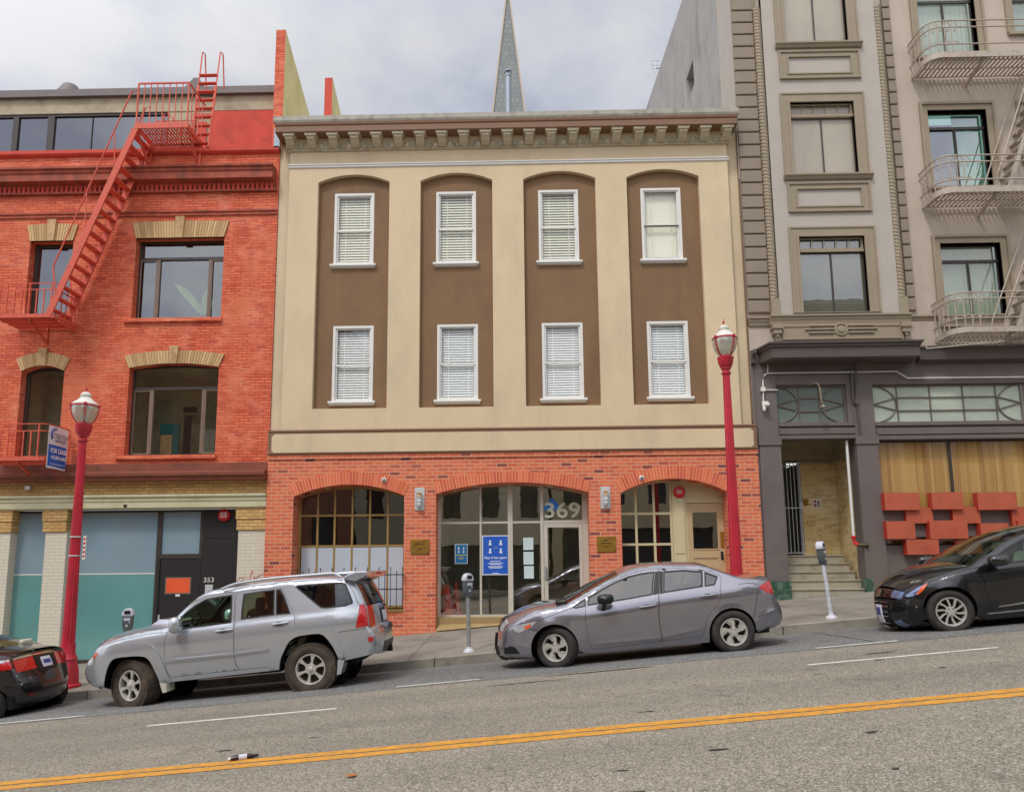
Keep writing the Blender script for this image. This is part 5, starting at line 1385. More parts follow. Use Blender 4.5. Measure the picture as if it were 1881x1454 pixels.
rope(xr_l, yb+.06, BZ(1424, 548), 15.8); rope(xr_r, yb+.06, BZ(1657, 548), 15.8)
zr0_ = BZ(1424, 548)
for x in (xr_l, xr_r): mb = MB(); mb.box(x-.1, x+.11, yb-.03, YC, zbb_, zr0_); mb.build('rope_base', M_taupe, G)
mb = MB(); mb.box(xq1, xr_l-.0, YC-.03, YC-.001, zbb_, zCt); mb.build('pilaster_strip', M_quoin, G)
# base cornice of the bay, medallion panel, brackets
zq0 = BZ(1545, 594)
mb = MB()
pr = lambda y, t_: [(y+.15, t_), (y-.06, t_-.0), (y-.06, t_-.04), (y-.02, t_-.07), (y-.02, t_-.11), (y+.0, t_-.14), (y+.02, zq0), (y+.15, zq0)]
mb.prof(pr(yb, zbb_), xr_l-.15, xr_r+.17); mb.prof(pr(YC-.06, zbb_-.02), xC0, xr_l-.151); mb.prof(pr(YC-.0, zbb_-.02), xr_r+.171, xC1)
mb.build('string_course', M_taupe, G)
mb = MB(); zc1_ = BZ(1545, 624); mb.box(xr_l+.1, xr_r-.05, yb-.0, YC-.001, zc1_, zq0-.002); molding_rect(mb, xr_l+.14, zc1_+.02, xr_r-.1, zq0-.04, .03, yb, .02)
xm_ = BX(1544.6, 604.4); zm_ = BZ(1544.6, 604.4)
mb.lathe([(.16,0),(.16,-.03),(.13,-.035),(.12,-.02),(.09,-.02),(.08,-.05),(0,-.055)], (xm_, yb, zm_), 28, 0, 'y')
for dz_, w0 in ((.09, .76), (0, .86), (-.09, .78)):
    for s_ in (-1, 1): mb.tube([(xm_+s_*.17, yb-.02, zm_+dz_), (xm_+s_*w0, yb-.02, zm_+dz_)], .022, 8)
mb.build('medallion_panel', M_taupe, G)
for x in (xr_l, xr_r):
    mb = MB(); mb.box(x-.12, x+.12, yb-.1, YC, zq0-.12, zq0-.003); mb.box(x-.09, x+.09, yb-.07, YC, zq0-.24, zq0-.12); mb.prism([(x-.05, zq0-.24), (x+.05, zq0-.24), (x, zq0-.34)], yb-.05, YC)
    mb.box(x-.02, x+.12, yb-.0, YC, zc1_, zq0-.24)
    mb.build('corbel', M_taupe, G)
# dark canopy and street level entablature
yk = F-.62
KX = lambda px, py: UX(px, py, yk); KZ = lambda px, py: UZ(px, py, yk)
k1, k0 = KZ(1550, 625), KZ(1550, 655); kx0, kx1 = KX(1414, 626), KX(1698, 625)
mb = MB()
def ring_prof(off):
    return [(kx0-.1-off+.0, YC), (kx0-off*.0, yk+off), (kx1-off*0, yk+off), (kx1+.15, YC)]
lv = [(-.0, k1), (0, k1-.04), (.05, k1-.07), (.05, k1-.11), (.09, k1-.13), (.09, k0+.03), (.14, k0)]
rings = []
for off, z in lv: rings.append([(kx0-.16+off*.8, YC, z), (kx0+off*.8, yk+off, z), (kx1-off*.8, yk+off, z), (kx1+.1-off*.8, YC, z)])
vs = [p for r_ in rings for p in r_]
mb.add(vs, [(4*j+i, 4*j+i+1, 4*(j+1)+i+1, 4*(j+1)+i) for j in range(len(lv)-1) for i in range(3)])
mb.add(rings[0], [(0,1,2,3)]); mb.add(rings[-1], [(3,2,1,0)])
mb.build('canopy', M_dcan, G, recalc=True)
ze = UZ(1450, 640, YC)
z_f1 = UZ(1750, 634, YC-.25); z_f0 = UZ(1750, 658, YC-.25)
mb = MB(); mb.prof([(YC, z_f1+.03), (YC-.25, z_f1), (YC-.25, z_f1-.04), (YC-.2, z_f1-.07), (YC-.19, z_f0), (YC-.08, z_f0-.04), (YC, z_f0-.06)], kx1+.12, xC1)
mb.prof([(YC, z_f1+.0), (YC-.22, z_f1-.03), (YC-.22, z_f1-.1), (YC-.12, z_f1-.2), (YC-.12, z_f0-.0), (YC, z_f0-.03)], xC0, kx0-.17); mb.build('street_cornice', M_dcan, G)
# pilasters, beams and wall of the street level
xp1a, xp1b = (CX(1392.8, 760)+CX(1405, 1050))/2, (CX(1430.5, 760)+CX(1446, 1050))/2
xp2a, xp2b = (CX(1570, 760)+CX(1587, 1050))/2, (CX(1604, 760)+CX(1632.5, 1050))/2
zcap1, zcap0 = CZ(1500, 801), CZ(1500, 817)
ztr1, ztr0 = CZ(1490, 706), CZ(1490, 777)
zhead = CZ(1500, 806)
zside = CZ(1750, 806)
ent = rect(xp1b, -.5, xp2a, zhead); trn = rect(CX(1423.5,740), ztr0, CX(1556,740), ztr1); trn2 = rect(CX(1603,740)+.02, CZ(1740,775), xC1-.2, CZ(1740,704)); sh = rect(xp2b, CZ(1750, 1000), xC1-.2, zside)
mb = MB(); mb.sheet([(xC0, -.5), (xC1, -.5), (xC1, zg), (xC0, zg)], [ent, trn, trn2, sh], YC)
for h in (trn, trn2, sh): mb.reveal(h, YC, YC+.16)
mb.reveal(ent, YC, YC+.35)
mb.build('street_wall', M_dgrey, G)
mb = MB()
for (a, b) in ((xp1a, xp1b), (xp2a, xp2b)):
    mb.box(a, b, YC-.05, YC-.001, -.3, zcap0); mb.box(a-.02, b+.02, YC-.08, YC-.001, zcap0+.001, zcap1)
    mb.box(a+.0, b-.02, YC-.03, YC-.001, zcap1+.001, ze)
for (a, b, zt1_, zt0_) in ((xp1b, xp2a, ztr0-.04, zhead+.0), (xp2b+.0, xC1-.1, CZ(1740,775)-.04, zside)):
    hh = zt1_-zt0_
    mb.box(a, b, YC-.06, YC-.001, zt1_-.035, zt1_); mb.box(a, b, YC-.04, YC-.001, zt0_+hh*.34, zt0_+hh*.75); mb.box(a, b, YC-.07, YC-.001, zt0_, zt0_+hh*.24)
mb.build('pilaster', M_dgrey, G, bevel=.004)
def fan_transom(r_, cells, nm, gm, parent):
    x0, z0, x1, z1 = r_[0][0], r_[0][1], r_[2][0], r_[2][1]; y = YC+.1; h = z1-z0; zm = (z0+z1)/2; b = .02
    m_ = MB(); m_.sheet(r_, [rect(x0+.04, z0+.04, x1-.04, z1-.04)], y-.02); m_.reveal(rect(x0+.04, z0+.04, x1-.04, z1-.04), y-.02, y+.02)
    cw = h*.58
    for sgn, xe in ((1, x0+.04), (-1, x1-.04)):
        P = [(xe+sgn*cw*math.sin(a), y, zm+(h/2-.03)*math.cos(a)) for a in [math.pi*i/16 for i in range(17)]]
        m_.tube(P, b*.8, 6)
        m_.bar((xe, y, zm), (xe+sgn*cw*1.05, y, zm+h*.17), b*1.2); m_.bar((xe, y, zm), (xe+sgn*cw*1.05, y, zm-h*.17), b*1.2)
        m_.bar((xe+sgn*cw*1.05, y, z0), (xe+sgn*cw*1.05, y, z1), b*1.3)
    xa, xb_ = x0+.04+cw*1.05, x1-.04-cw*1.05
    for zz in (zm+h*.17, zm-h*.17): m_.bar((xa, y, zz), (xb_, y, zz), b*1.3)
    for i in range(1, cells): xx = lerp(xa, xb_, i/cells); m_.bar((xx, y, z0), (xx, y, z1), b*1.3)
    w_ = m_.build(nm, M_lead, parent)
    m_ = MB(); m_.sheet(r_, [], y+.02); m_.build('pane', gm, w_)
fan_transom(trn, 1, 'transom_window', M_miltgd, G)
fan_transom(rect(trn2[0][0], trn2[0][1], CX(1881,740)+.03, trn2[2][1]), 3, 'transom_window', M_miltgl, G)
fan_transom(rect(CX(1881,740)+.06, trn2[0][1], xC1-.2, trn2[2][1]), 8, 'transom_window', M_miltgl, G)
# shop window with bamboo blinds
y = YC+.14; zs0 = sh[0][1]; zs1w = sh[2][1]; xm_ = CX(1750, 850)+.0; xmb = CX(1756, 850)
mb = MB(); mb.sheet(sh, [rect(xp2b+.03, zs0+.04, xm_-.02, zs1w-.05), rect(xm_+.05, zs0+.04, xC1-.3, zs1w-.05)], y-.03); mb.reveal(rect(xp2b+.03, zs0+.04, xm_-.02, zs1w-.05), y-.03, y); 
w_ = mb.build('shop_window', M_bronze, G)
mb = MB(); mb.sheet(sh, [], y); mb.build('pane', glass('shop_pane', (236,230,214), .10, wavy=.02), w_)
mb = MB(); x = xp2b
rb_ = random.Random(3)
while x < xC1-.3: wd = rb_.uniform(.02, .09); mb.box(x, x+wd-.003, y+.06, y+.066+rb_.uniform(0,.004), zs0, zs1w-.0); x += wd
mb.build('blind', M_bamb, w_)
# orange relief boxes
YO = YC-.22
OX = lambda px, py: UX(px, py, YO); OZ = lambda px, py: UZ(px, py, YO)
scr = empty('box_screen', (OX(1760, 960), YO, OZ(1760, 960)), 'staggered orange red painted boxes mounted under the shop window', 'wall relief')
bxs = [(860,378,1062,472),(1123,376,1305,468),(1378,376,1605,470),(990,458,1148,545,1),(1250,455,1412,545,1),(1580,455,1760,570,1),(872,536,1038,633),(1112,532,1332,632),(1395,548,1560,640),(1605,530,1800,640),(985,638,1170,720),(1270,640,1420,715,1),(1700,640,1880,720)]
for q in bxs:
    x0, z1 = OX(1340+q[0]/3.03, 780+q[1]/3.03), OZ(1340+q[0]/3.03, 780+q[1]/3.03); x1, z0 = OX(1340+q[2]/3.03, 780+q[3]/3.03), OZ(1340+q[2]/3.03, 780+q[3]/3.03)
    if len(q) > 4: x0 += 0; 
    dd = .08 if len(q) > 4 else 0
    m_ = MB(); m_.add([(x0,YO+dd,z0),(x1,YO+dd,z0),(x1,YO+dd,z1),(x0,YO+dd,z1)], [(0,1,2,3)], 0)
    for f_ in ([(x0,YC-.03,z0),(x0,YO+dd,z0),(x0,YO+dd,z1),(x0,YC-.03,z1)], [(x1,YO+dd,z0),(x1,YC-.03,z0),(x1,YC-.03,z1),(x1,YO+dd,z1)], [(x0,YO+dd,z1),(x1,YO+dd,z1),(x1,YC-.03,z1),(x0,YC-.03,z1)], [(x0,YC-.03,z0),(x1,YC-.03,z0),(x1,YO+dd,z0),(x0,YO+dd,z0)]): m_.add(f_, [(0,1,2,3)], 1)
    m_.build('box', [M_orbox, M_orside], scr)
mb = MB(); mb.box(OX(1618,930), 12, YC-.03, YC-.004, OZ(1700, 935), OZ(1700, 985)); mb.build('backing', M_dgrey, scr)
# entrance recess with marble walls, stair, gate
yE = F+1.25
xb1 = UX(1531, 900, yE)
zst = S*6.6+.42; nst = 5; rise = .195; run = .27
mb = MB()
for k in range(nst):
    y0_ = YC+.0+run*k; z1_ = zst+rise*(k)+.1
    mb.box(xp1b, xp2a, y0_, YC+run*nst+1.8, z1_-rise-(.4 if k == 0 else 0), z1_-.03); mb.box(xp1b, xp2a, y0_-.025, YC+run*nst+1.8, z1_-.03, z1_)
mb.build('stair', M_stone, G)
zl_ = zst+rise*(nst-1)+.1
yE = YC+run*nst+.25
xg1 = UX(1474, 930, yE); xb1 = UX(1543, 1000, yE)
zmh = UZ(1500, 850, yE)
mb = MB(); mb.add([(xg1,yE,zl_),(xb1,yE,zl_),(xb1,yE,zmh),(xg1,yE,zmh)], [(0,1,2,3)]); mb.add([(xb1,yE,zl_-.4),(xp2a+.02,YC+.3,zst),(xp2a+.02,YC+.3,zmh),(xb1,yE,zmh)], [(0,1,2,3)])
mb.build('marble_wall', M_marble, G)
mb = MB(); mb.add([(xp1b,yE,zmh),(xb1,yE,zmh),(xb1,yE,zhead+.3),(xp1b,yE,zhead+.3)], [(0,1,2,3)]); mb.add([(xb1,yE,zmh),(xp2a+.02,YC+.3,zmh),(xp2a+.02,YC+.3,zhead+.3),(xb1,yE,zhead+.3)], [(0,1,2,3)])
mb.add([(xp1b,YC,zhead+.28),(xp2a,YC,zhead+.28),(xp2a,yE+1,zhead+.28),(xp1b,yE+1,zhead+.28)], [(0,1,2,3)])
molding_rect(mb, xg1+.1, zmh+.15, xg1+.45, zhead-.1, .03, yE, .02); molding_rect(mb, xg1+.5, zmh+.15, xb1-.08, zhead-.1, .03, yE, .02)
mb.box(xg1, xb1, yE-.04, yE, zmh-.03, zmh+.04)
mb.build('upper_panelling', simple('olive_beige_paint', (168,156,126), .7, var=.08), G)
mb = MB(); mb.add([(xp1b,YC+.3,zst-.3),(xp1b,yE+1.2,zst-.3),(xp1b,yE+1.2,zhead+.3),(xp1b,YC+.3,zhead+.3)], [(0,1,2,3)]); mb.add([(xp1b,yE+1,zl_),(xg1,yE+1,zl_),(xg1,yE+1,zhead),(xp1b,yE+1,zhead)], [(0,1,2,3)]); mb.add([(xg1,yE,zl_),(xg1,yE+1,zl_),(xg1,yE+1,zmh),(xg1,yE,zmh)], [(3,2,1,0)])
mb.build('vestibule', M_roomg, G)
gt = empty('entrance_gate', (xp1b, yE+.05, zl_), 'grey barred iron gate at the top of the apartment steps', 'gate')
mb = MB(); n = 11; zg1 = zmh+.05
for z in (zl_+.06, (zl_+zg1)/2, zg1-.12, zg1): mb.box(xp1b+.02, xg1, yE-.0, yE+.02, z-.014, z+.014)
mb.box(xg1-.05, xg1-.02, yE-.02, yE+.03, zl_, zg1); mb.build('frame', M_steel, gt)
for i in range(n): m_ = MB(); x = lerp(xp1b+.03, xg1-.07, i/(n-1)); m_.bar((x, yE+.01, zl_+.05), (x, yE+.01, zg1), .016); m_.build('bar', M_steel, gt)
mb = MB(); zk_ = (zl_+zg1)/2+.05; mb.box(xg1-.09, xg1+.0, yE-.05, yE-.0, zk_-.08, zk_+.08); mb.build('lock', M_steel, gt)
for (px, pyc, w_, h_, mt, lb) in ((1480, 922, .14, .17, M_brass, 'yellow framed notice on the marble beside the entrance gate'), (1500, 924, .17, .23, M_white, 'white notice with red marks on the marble entrance wall')):
    xx, zz = U(px, pyc, yE-.01); m_ = MB(); m_.box(xx-w_/2, xx+w_/2, yE-.012, yE-.003, zz-h_/2, zz+h_/2); o_ = m_.build('notice', mt); tag(o_, lb, 'notice')
    if mt is M_white:
        m_ = MB()
        for q in (-.05, .05): m_.lathe([(.035,0),(.035,-.002),(.022,-.002),(.022,0)], (xx-.035, yE-.012, zz+q), 16, 0, 'y')
        m_.build('red_mark', M_bell, o_)
        m_ = MB(); m_.box(xx+.02, xx+.07, yE-.0135, yE-.012, zz-.08, zz+.06); m_.build('print', M_grey, o_)
# green marble plinths
mb = MB(); xg_0, xg_1 = CX(1418,1080)-.02, xp1b+.03; mb.box(xp1a-.0, xg_1, YC-.09, YC+.1, -.4, CZ(1435, 1066)); mb.build('plinth', M_gmarb, G); mb = MB(); mb.box(xp2a-.05, xp2a+.14, YC-.06, YC+.1, -.4, CZ(1590, 1062)); mb.build('plinth', M_gmarb, G)
# standpipe
sp_ = empty('standpipe', (UX(1570, 1000, YC+.05), YC+.05, UZ(1570, 1000, YC+.05)), 'white standpipe with red valve beside the apartment entrance', 'pipe')
a_, b__ = U(1551, 809, YC+.08), U(1571.5, 985, YC+.05)
xs_p = (a_[0]+b__[0])/2
mb = MB(); mb.tube([(xs_p, YC+.06, a_[1]), (xs_p, YC+.06, b__[1])], .032, 12); mb.build('riser', M_white, sp_, smooth=True)
mb = MB(); mb.lathe([(.05,.0),(.05,.06),(.035,.07)], (xs_p, YC+.06, b__[1]-.05), 14); mb.tube([(xs_p, YC+.06, b__[1]-.02), (xs_p+.0, YC+.04, b__[1]-.14), (xs_p+.06, YC-.04, b__[1]-.2)], .042, 10); mb.build('valve', M_bell, sp_, smooth=True)
mb = MB(); mb.tube([(xs_p+.05, YC-.03, b__[1]-.2), (xs_p+.24, YC-.06, b__[1]-.2)], .045, 12); mb.lathe([(.065,-.02),(.065,.02)], (xs_p+.24, YC-.06, b__[1]-.2), 14, 0, 'x'); mb.build('hose_inlet', simple('dark_brass', (86,78,54), .5, metal=.4), sp_, smooth=True)
# conduit and camera
def Pc(x, y, Y=YC-.06): a, b = U(1340+x/3.03, 380+y/3.03, Y); return (a, Y, b)
cd = empty('conduit', Pc(185, 1015), 'white electrical conduit running above the dark transom windows', 'conduit')
mb = MB(); mb.tube([Pc(188,1095), Pc(188,1015), Pc(186,965), Pc(192,938), Pc(212,925), Pc(930,915), Pc(990,952), Pc(1700,945)], .017, 8); mb.tube([Pc(190,1018), Pc(268,1018)], .017, 8)
mb.tube([Pc(212,925), Pc(215,850), Pc(205,800), Pc(190,770)], .012, 6); mb.build('pipe', M_white, cd, smooth=True)
mb = MB(); q = Pc(185, 1015); mb.box(q[0]-.05, q[0]+.05, YC-.11, YC-.04, q[2]-.05, q[2]+.05); mb.build('junction_box', M_white, cd)
q = Pc(196, 1100); scm = empty('security_camera', (q[0], YC-.05, q[2]), 'white security cameras clustered on the dark pilaster below the conduit', 'camera')
mb = MB(); mb.box(-.07,.07,-.08,0,-.06,.07); mb.build('mount', M_white, scm, local=True, bevel=.01)
mb = MB(); mb.lathe([(0,-.2),(.04,-.19),(.045,-.08),(.045,.0)], (.02,0,-.02), 14, 0, 'y'); mb.lathe([(0,-.09),(.035,-.06),(.045,0),(.03,.03)], (-.03,-.06,-.09), 12); mb.build('lens_housing', M_white, scm, local=True, smooth=True)
# dark pipes beside the transom
pp = empty('drain_pipe', Pc(705, 1080), 'dark painted pipes running down beside the entrance transom window', 'pipe')
mb = MB(); mb.tube([Pc(700,880), Pc(708,1080), Pc(732,1275)], .028, 8); mb.tube([Pc(672,895), Pc(690,1090)], .02, 8); mb.box(*[v for v in (Pc(706,1085)[0]-.05, Pc(706,1085)[0]+.05, YC-.12, YC-.03, Pc(706,1085)[2]-.06, Pc(706,1085)[2]+.06)]); mb.build('pipe', M_dcan, pp, smooth=True)
# gooseneck lamp in front of the transom
gl = empty('gooseneck_lamp', Pc(455, 985), 'grey gooseneck lamp hanging over the entrance transom', 'lamp')
mb = MB(); mb.tube([Pc(440,992,YC), Pc(465,978,YC-.15), Pc(490,978,YC-.25), Pc(503,1010,YC-.3), Pc(515,1090,YC-.3)], .014, 8); mb.build('arm', M_taupe, gl, smooth=True)
q = Pc(522, 1112, YC-.3); mb = MB(); mb.lathe([(.015,.06),(.03,.03),(.08,-.01),(.07,-.02)], q, 14); mb.build('shade', M_taupe, gl, smooth=True)
# side wall rising over the low roof
xs_ = xC0+.0
Ya, Yb_ = Yfor(1253, 0, xs_), Yfor(1188, 196, xs_)
za, zb_ = UZ(1253, 0, Ya), UZ(1188, 196, Yb_)
zf = lerp(za, zb_, (YC-Ya)/(Yb_-Ya))
Ye = Yb_+6; ze_ = lerp(za, zb_, (Ye-Ya)/(Yb_-Ya))
yw0, yw1 = Yfor(1275, 150, xs_), Yfor(1261, 150, xs_); zw1_, zw0_ = UZ(1268, 128, (yw0+yw1)/2), UZ(1268, 172, (yw0+yw1)/2)
m_ = MB(); m_.sheet([(YC-.0, 0), (Ye, 0), (Ye, ze_), (YC-.0, zf)], [rect(yw0, zw0_, yw1, zw1_)], 0)
m_.v = [(xs_, v[0], v[2]) for v in m_.v]; m_.f = [f[::-1] for f in m_.f]
m_.reveal(rect(yw0, zw0_, yw1, zw1_), 0, .3); k_ = len(m_.v)
m_.v = m_.v[:k_-8]+[(xs_+v[1], v[0], v[2]) for v in m_.v[k_-8:]]
m_.build('side_wall', M_sidew, G)
m_ = MB(); m_.box(xs_+.25, xs_+.3, yw0-.1, yw1+.1, zw0_-.1, zw1_+.1); m_.build('side_window_pane', M_dark, G)
Yp = Yfor(1322, 100, xs_)
m_ = MB(); m_.box(xs_-.02, xs_+.1, YC+.003, Yp, zRoof-1.6, zCt); m_.build('corner_strip', M_lilac, G)
an = empty('antenna', (xs_, Yb_-2, UZ(1203,130,Yb_-2)), 'small metal aerial on the edge of the tall weathered side wall', 'antenna')
m_ = MB(); q = U(1203, 112, Yb_-2); m_.tube([(q[0]+.6, Yb_-2, q[1]-.3), (q[0], Yb_-2, q[1]-.3)], .03, 5)
m_.tube([(q[0], Yb_-2, q[1]-.5), (q[0], Yb_-2, q[1])], .025, 5)
for z in (0, -.2, -.35): m_.tube([(q[0]-.16, Yb_-2, q[1]+z), (q[0]+.16, Yb_-2, q[1]+z)], .015, 4)
m_.build('rods', M_steel, an)

# iron balconies of the apartment building
YG = YC-.86
def GXp(px, py, Y=YG): return UX(px, py, Y)
def GZp(px, py, Y=YG): return UZ(px, py, Y)
def balcony(cx_, rails, band, wall_px, label):
    zf_ = GZp(1800, band[1]); zf1 = GZp(1800, band[0]); xl_ = UX(wall_px[0], wall_px[1], YC)
    bal = empty('iron_balcony', (xl_, YC, zf_), label, 'balcony', 'white iron balconies on the apartment building')
    rad = .34; xe = 13.0; pts = [(xl_, YC), (xl_, YG+rad)]+[(xl_+rad-rad*math.cos(a), YG+rad-rad*math.sin(a)) for a in [R(90*i/6) for i in range(1, 7)]]+[(xe, YG)]
    m_ = MB(); yy0, yy1 = YG+.05, YC-.03; x = xl_+.1
    while x < xe:
        y_s = yy0 if x > xl_+rad else lerp(YG+rad, YG+.04, (x-xl_)/rad)
        m_.box(x, x+.042, y_s, yy1, zf_, zf_+.03); x += .108
    for k in range(3): yy = lerp(YG+.12, YC-.1, k/2); m_.box(xl_+.1, xe, yy, yy+.03, zf_-.02, zf_)
    p_ = m_.build('platform', M_iron, bal)
    for xx in (xl_+1.35, xl_+3.3, xl_+5.2): m_ = MB(); m_.bar((xx, YG+.05, zf_-.02), (xx, YC, zf_-.22), .06); m_.build('brace', M_iron, bal)
    m_ = MB()
    for a, b in zip(pts, pts[1:]): m_.add([(a[0],a[1],zf_-.03),(b[0],b[1],zf_-.03),(b[0],b[1],zf1),(a[0],a[1],zf1)], [(0,1,2,3)]); m_.add([(a[0]+.02,a[1]+.02,zf_-.03),(b[0]+.02,b[1]+.02,zf_-.03),(b[0]+.02,b[1]+.02,zf1),(a[0]+.02,a[1]+.02,zf1)], [(3,2,1,0)])
    m_.build('edge_band', M_iron, p_)
    zr = [GZp(1800, r_) for r_ in rails]
    m_ = MB()
    for z in zr: m_.tube([(p[0], p[1], z) for p in pts], .017, 6)
    m_.build('rail', M_iron, bal)
    # walk along the path
    L_ = [0]
    for a, b in zip(pts, pts[1:]): L_.append(L_[-1]+math.dist(a, b))
    def at(s_):
        for i in range(len(L_)-1):
            if s_ <= L_[i+1]: t_ = (s_-L_[i])/(L_[i+1]-L_[i]); return (lerp(pts[i][0], pts[i+1][0], t_), lerp(pts[i][1], pts[i+1][1], t_))
        return pts[-1]
    m_ = MB(); m2 = MB(); s_ = .1; st__ = .172; k = 0
    while s_ < L_[-1]-.1 and at(s_)[0] < 10.6:
        a = at(s_); b = at(s_+st__)
        m_.bar((a[0], a[1], zf1), (a[0], a[1], zr[0]), .019)
        mid_ = at(s_+st__/2)
        # zig-zag between the top rails, rings below, arches above the lower rail
        m2.bar((a[0], a[1], zr[1]), (mid_[0], mid_[1], zr[0]), .014); m2.bar((mid_[0], mid_[1], zr[0]), (b[0], b[1], zr[1]), .014)
        m2.bar((mid_[0], mid_[1], zr[1]), (mid_[0], mid_[1], zr[1]-.06), .01)
        d = Vector((b[0]-a[0], b[1]-a[1], 0)).normalized(); rr_ = .032; c = Vector((mid_[0], mid_[1], zr[1]-.09))
        P = [c+d*rr_*math.cos(q*math.pi/4)+Vector((0,0,rr_*math.sin(q*math.pi/4))) for q in range(9)]
        m2.tube(P, .010, 5, cap=False)
        c = Vector((mid_[0], mid_[1], zr[2])); ra_ = st__/2-.01
        P = [c+d*ra_*math.cos(q*math.pi/6)+Vector((0,0,.07*math.sin(q*math.pi/6))) for q in range(7)]
        m2.tube(P, .011, 5, cap=False)
        s_ += st__; k += 1
    m_.build('balusters', M_iron, bal); m2.build('scrollwork', M_iron, bal)
    return bal, zf_, xl_
B1 = balcony(0, (536, 547.5, 583), (599, 607), (1717, 627), 'lowest white iron balcony, just above the dark street level')
B2 = balcony(0, (284.4, 296.5, 329), (341, 350), (1693.5, 388), 'middle white iron balcony with a stair rising behind it')
B3 = balcony(0, (37, 49, 80), (93.5, 102), (1673.5, 149), 'topmost white iron balcony at the upper right corner')
def esc_stair(p0, p1, label):
    a0_ = U(p0[0], p0[1], YG+.3); a1_ = U(p1[0], p1[1], YG+.3)
    # climbs towards the right, out of the picture
    e_ = empty('balcony_stair', (a0_[0], YG+.3, a0_[1]), label, 'stair', 'white iron stairs between the balconies')
    m_ = MB()
    for Y in (YG+.25, YG+.75):
        m_.bar((a0_[0], Y, a0_[1]), (a1_[0], Y, a1_[1]), .03, .1); m_.tube([(a0_[0]-.32, Y, a0_[1]-.0), (a0_[0]-.25, Y, a0_[1]+.35), (a1_[0]-.35, Y, a1_[1]+.0)], .016, 6)
    m_.build('stringer', M_iron, e_)
    for i in range(12):
        t_ = (i+.5)/12; m_ = MB(); x = lerp(a0_[0], a1_[0], t_); z = lerp(a0_[1], a1_[1], t_); m_.box(x-.07, x+.07, YG+.27, YG+.73, z-.01, z+.012)
        m_.build('tread', M_iron, e_)
    m_ = MB(); x = lerp(a0_[0], a1_[0], .3); z = lerp(a0_[1], a1_[1], .3)
    for q in range(2): m_.tube([(x-.1+.2*q, YG+.24, z+.1), (x+.02+.2*q, YG+.24, z+.25), (x+.1+.2*q, YG+.24, z+.4), (x-.05+.2*q, YG+.24, z+.45), (x-.1+.2*q, YG+.24, z+.3)], .012, 5)
    m_.build('scroll', M_iron, e_)
esc_stair((1852, 345), (1925, 100), 'white iron stair rising from the middle balcony')
esc_stair((1868, 602), (1950, 352), 'white iron stair rising from the lowest balcony')
# drop ladder stowed under the lowest balcony
m_ = MB(); m_.bar((UX(1703,640,YG+.1), YG+.1, UZ(1703,640,YG+.1)), (UX(1845,626,YG+.1), YG+.1, UZ(1845,626,YG+.1)), .025); m_.bar((UX(1700,632,YG+.1), YG+.1, UZ(1700,632,YG+.1)), (UX(1703,641,YG+.1), YG+.1, UZ(1703,641,YG+.1)), .025)
tag(m_.build('tie_rod', M_iron), 'thin beige tie rod below the lowest iron balcony', 'rod')

# ================================================================ FAR TOWER AND THE FAR SIDE OF THE STREET
YT = 420.0
YTc = YT+32; ap = U(932.5, -28, YTc); b0 = U(909.5, 215, YTc); b1_ = U(965, 215, YTc)
hw = (b1_[0]-b0[0])/2; xm_ = ap[0]; slope = hw/(ap[1]-b0[1]); zb = -10; hwb = slope*(ap[1]-zb)
M_tow = brick('tower_cladding', [(0, C3(116,120,118)), (1, C3(128,131,128))], (102,106,104), ms=.16, bw=3.5, bh=3.6, noise_amt=.2, bstr=0)
T = empty('pyramid_tower', (xm_, YT, zb), 'slender grey pyramid shaped skyscraper rising far behind the tan building', 'skyscraper')
mb = MB(); Q = R(0)
YT = YTc-hwb; yT1 = YTc+hwb
mb.add([(xm_-hwb,YT,zb),(xm_+hwb,YT,zb),(xm_+hwb,yT1,zb),(xm_-hwb,yT1,zb),(xm_,YT+hwb,ap[1])], [(0,1,4),(1,2,4),(2,3,4),(3,0,4)]); mb.build('shaft', M_tow, T)
M_tedge = simple('tower_edge', (168,150,128), .6)
mb = MB()
for (sx_) in (-1, 1): mb.bar((xm_+sx_*hwb, YT-.2, zb), (xm_, YT+hwb-.3, ap[1]), 1.0, 1.0)
mb.build('edge_rib', M_tedge, T)
zwg = UZ(915, 210, YT); 
mb = MB(); wg = slope*(ap[1]-zwg)
mb.prism([(xm_-wg-2.6, zwg-16), (xm_-wg+.5, zwg-16), (xm_-wg+1.5, zwg+2.2)], YT+6, YT+12); mb.build('wing', M_tow, T)

def opposite(name, x0, x1, h, mat, wmat, cols, rows, label, yy=-9.2):
    z0 = S*(x0+x1)/2
    r_ = empty(name, ((x0+x1)/2, yy, z0), label, 'building')
    m_ = MB(); hs_ = []; fh = (h-4)/rows; cw = (x1-x0)/cols
    for i in range(cols):
        for j in range(rows): hs_.append(rect(x0+cw*(i+.28), z0+4.2+fh*(j+.2), x0+cw*(i+.72), z0+4.2+fh*(j+.8)))
    hs_.append(rect(x0+.6, z0+.5, x1-.6, z0+3.2))
    m_.sheet(rect(x0, z0-2, x1, z0+h), hs_, yy, flip=True)
    for q in hs_: m_.reveal(q, yy, yy-.25)
    m_.box(x0, x1, yy-10, yy-.3, z0-2, z0+h); m_.build('wall', mat, r_)
    m_ = MB(); m_.prof([(yy, z0+h), (yy+.5, z0+h), (yy+.5, z0+h-.3), (yy+.1, z0+h-.7), (yy, z0+h-.7)], x0, x1); m_.build('cornice', mat, r_)
    for q in hs_: m_ = MB(); m_.sheet(q, [], yy-.2, flip=True); m_.build('window', wmat, r_)
M_opw = simple('dark_far_glass', (60,66,70), .15)
opposite('far_side_building', -48, -10.5, 18.6, simple('far_red_brick', (170,120,98), .8), M_opw, 11, 4, 'brown brick building across the street, at the downhill end')
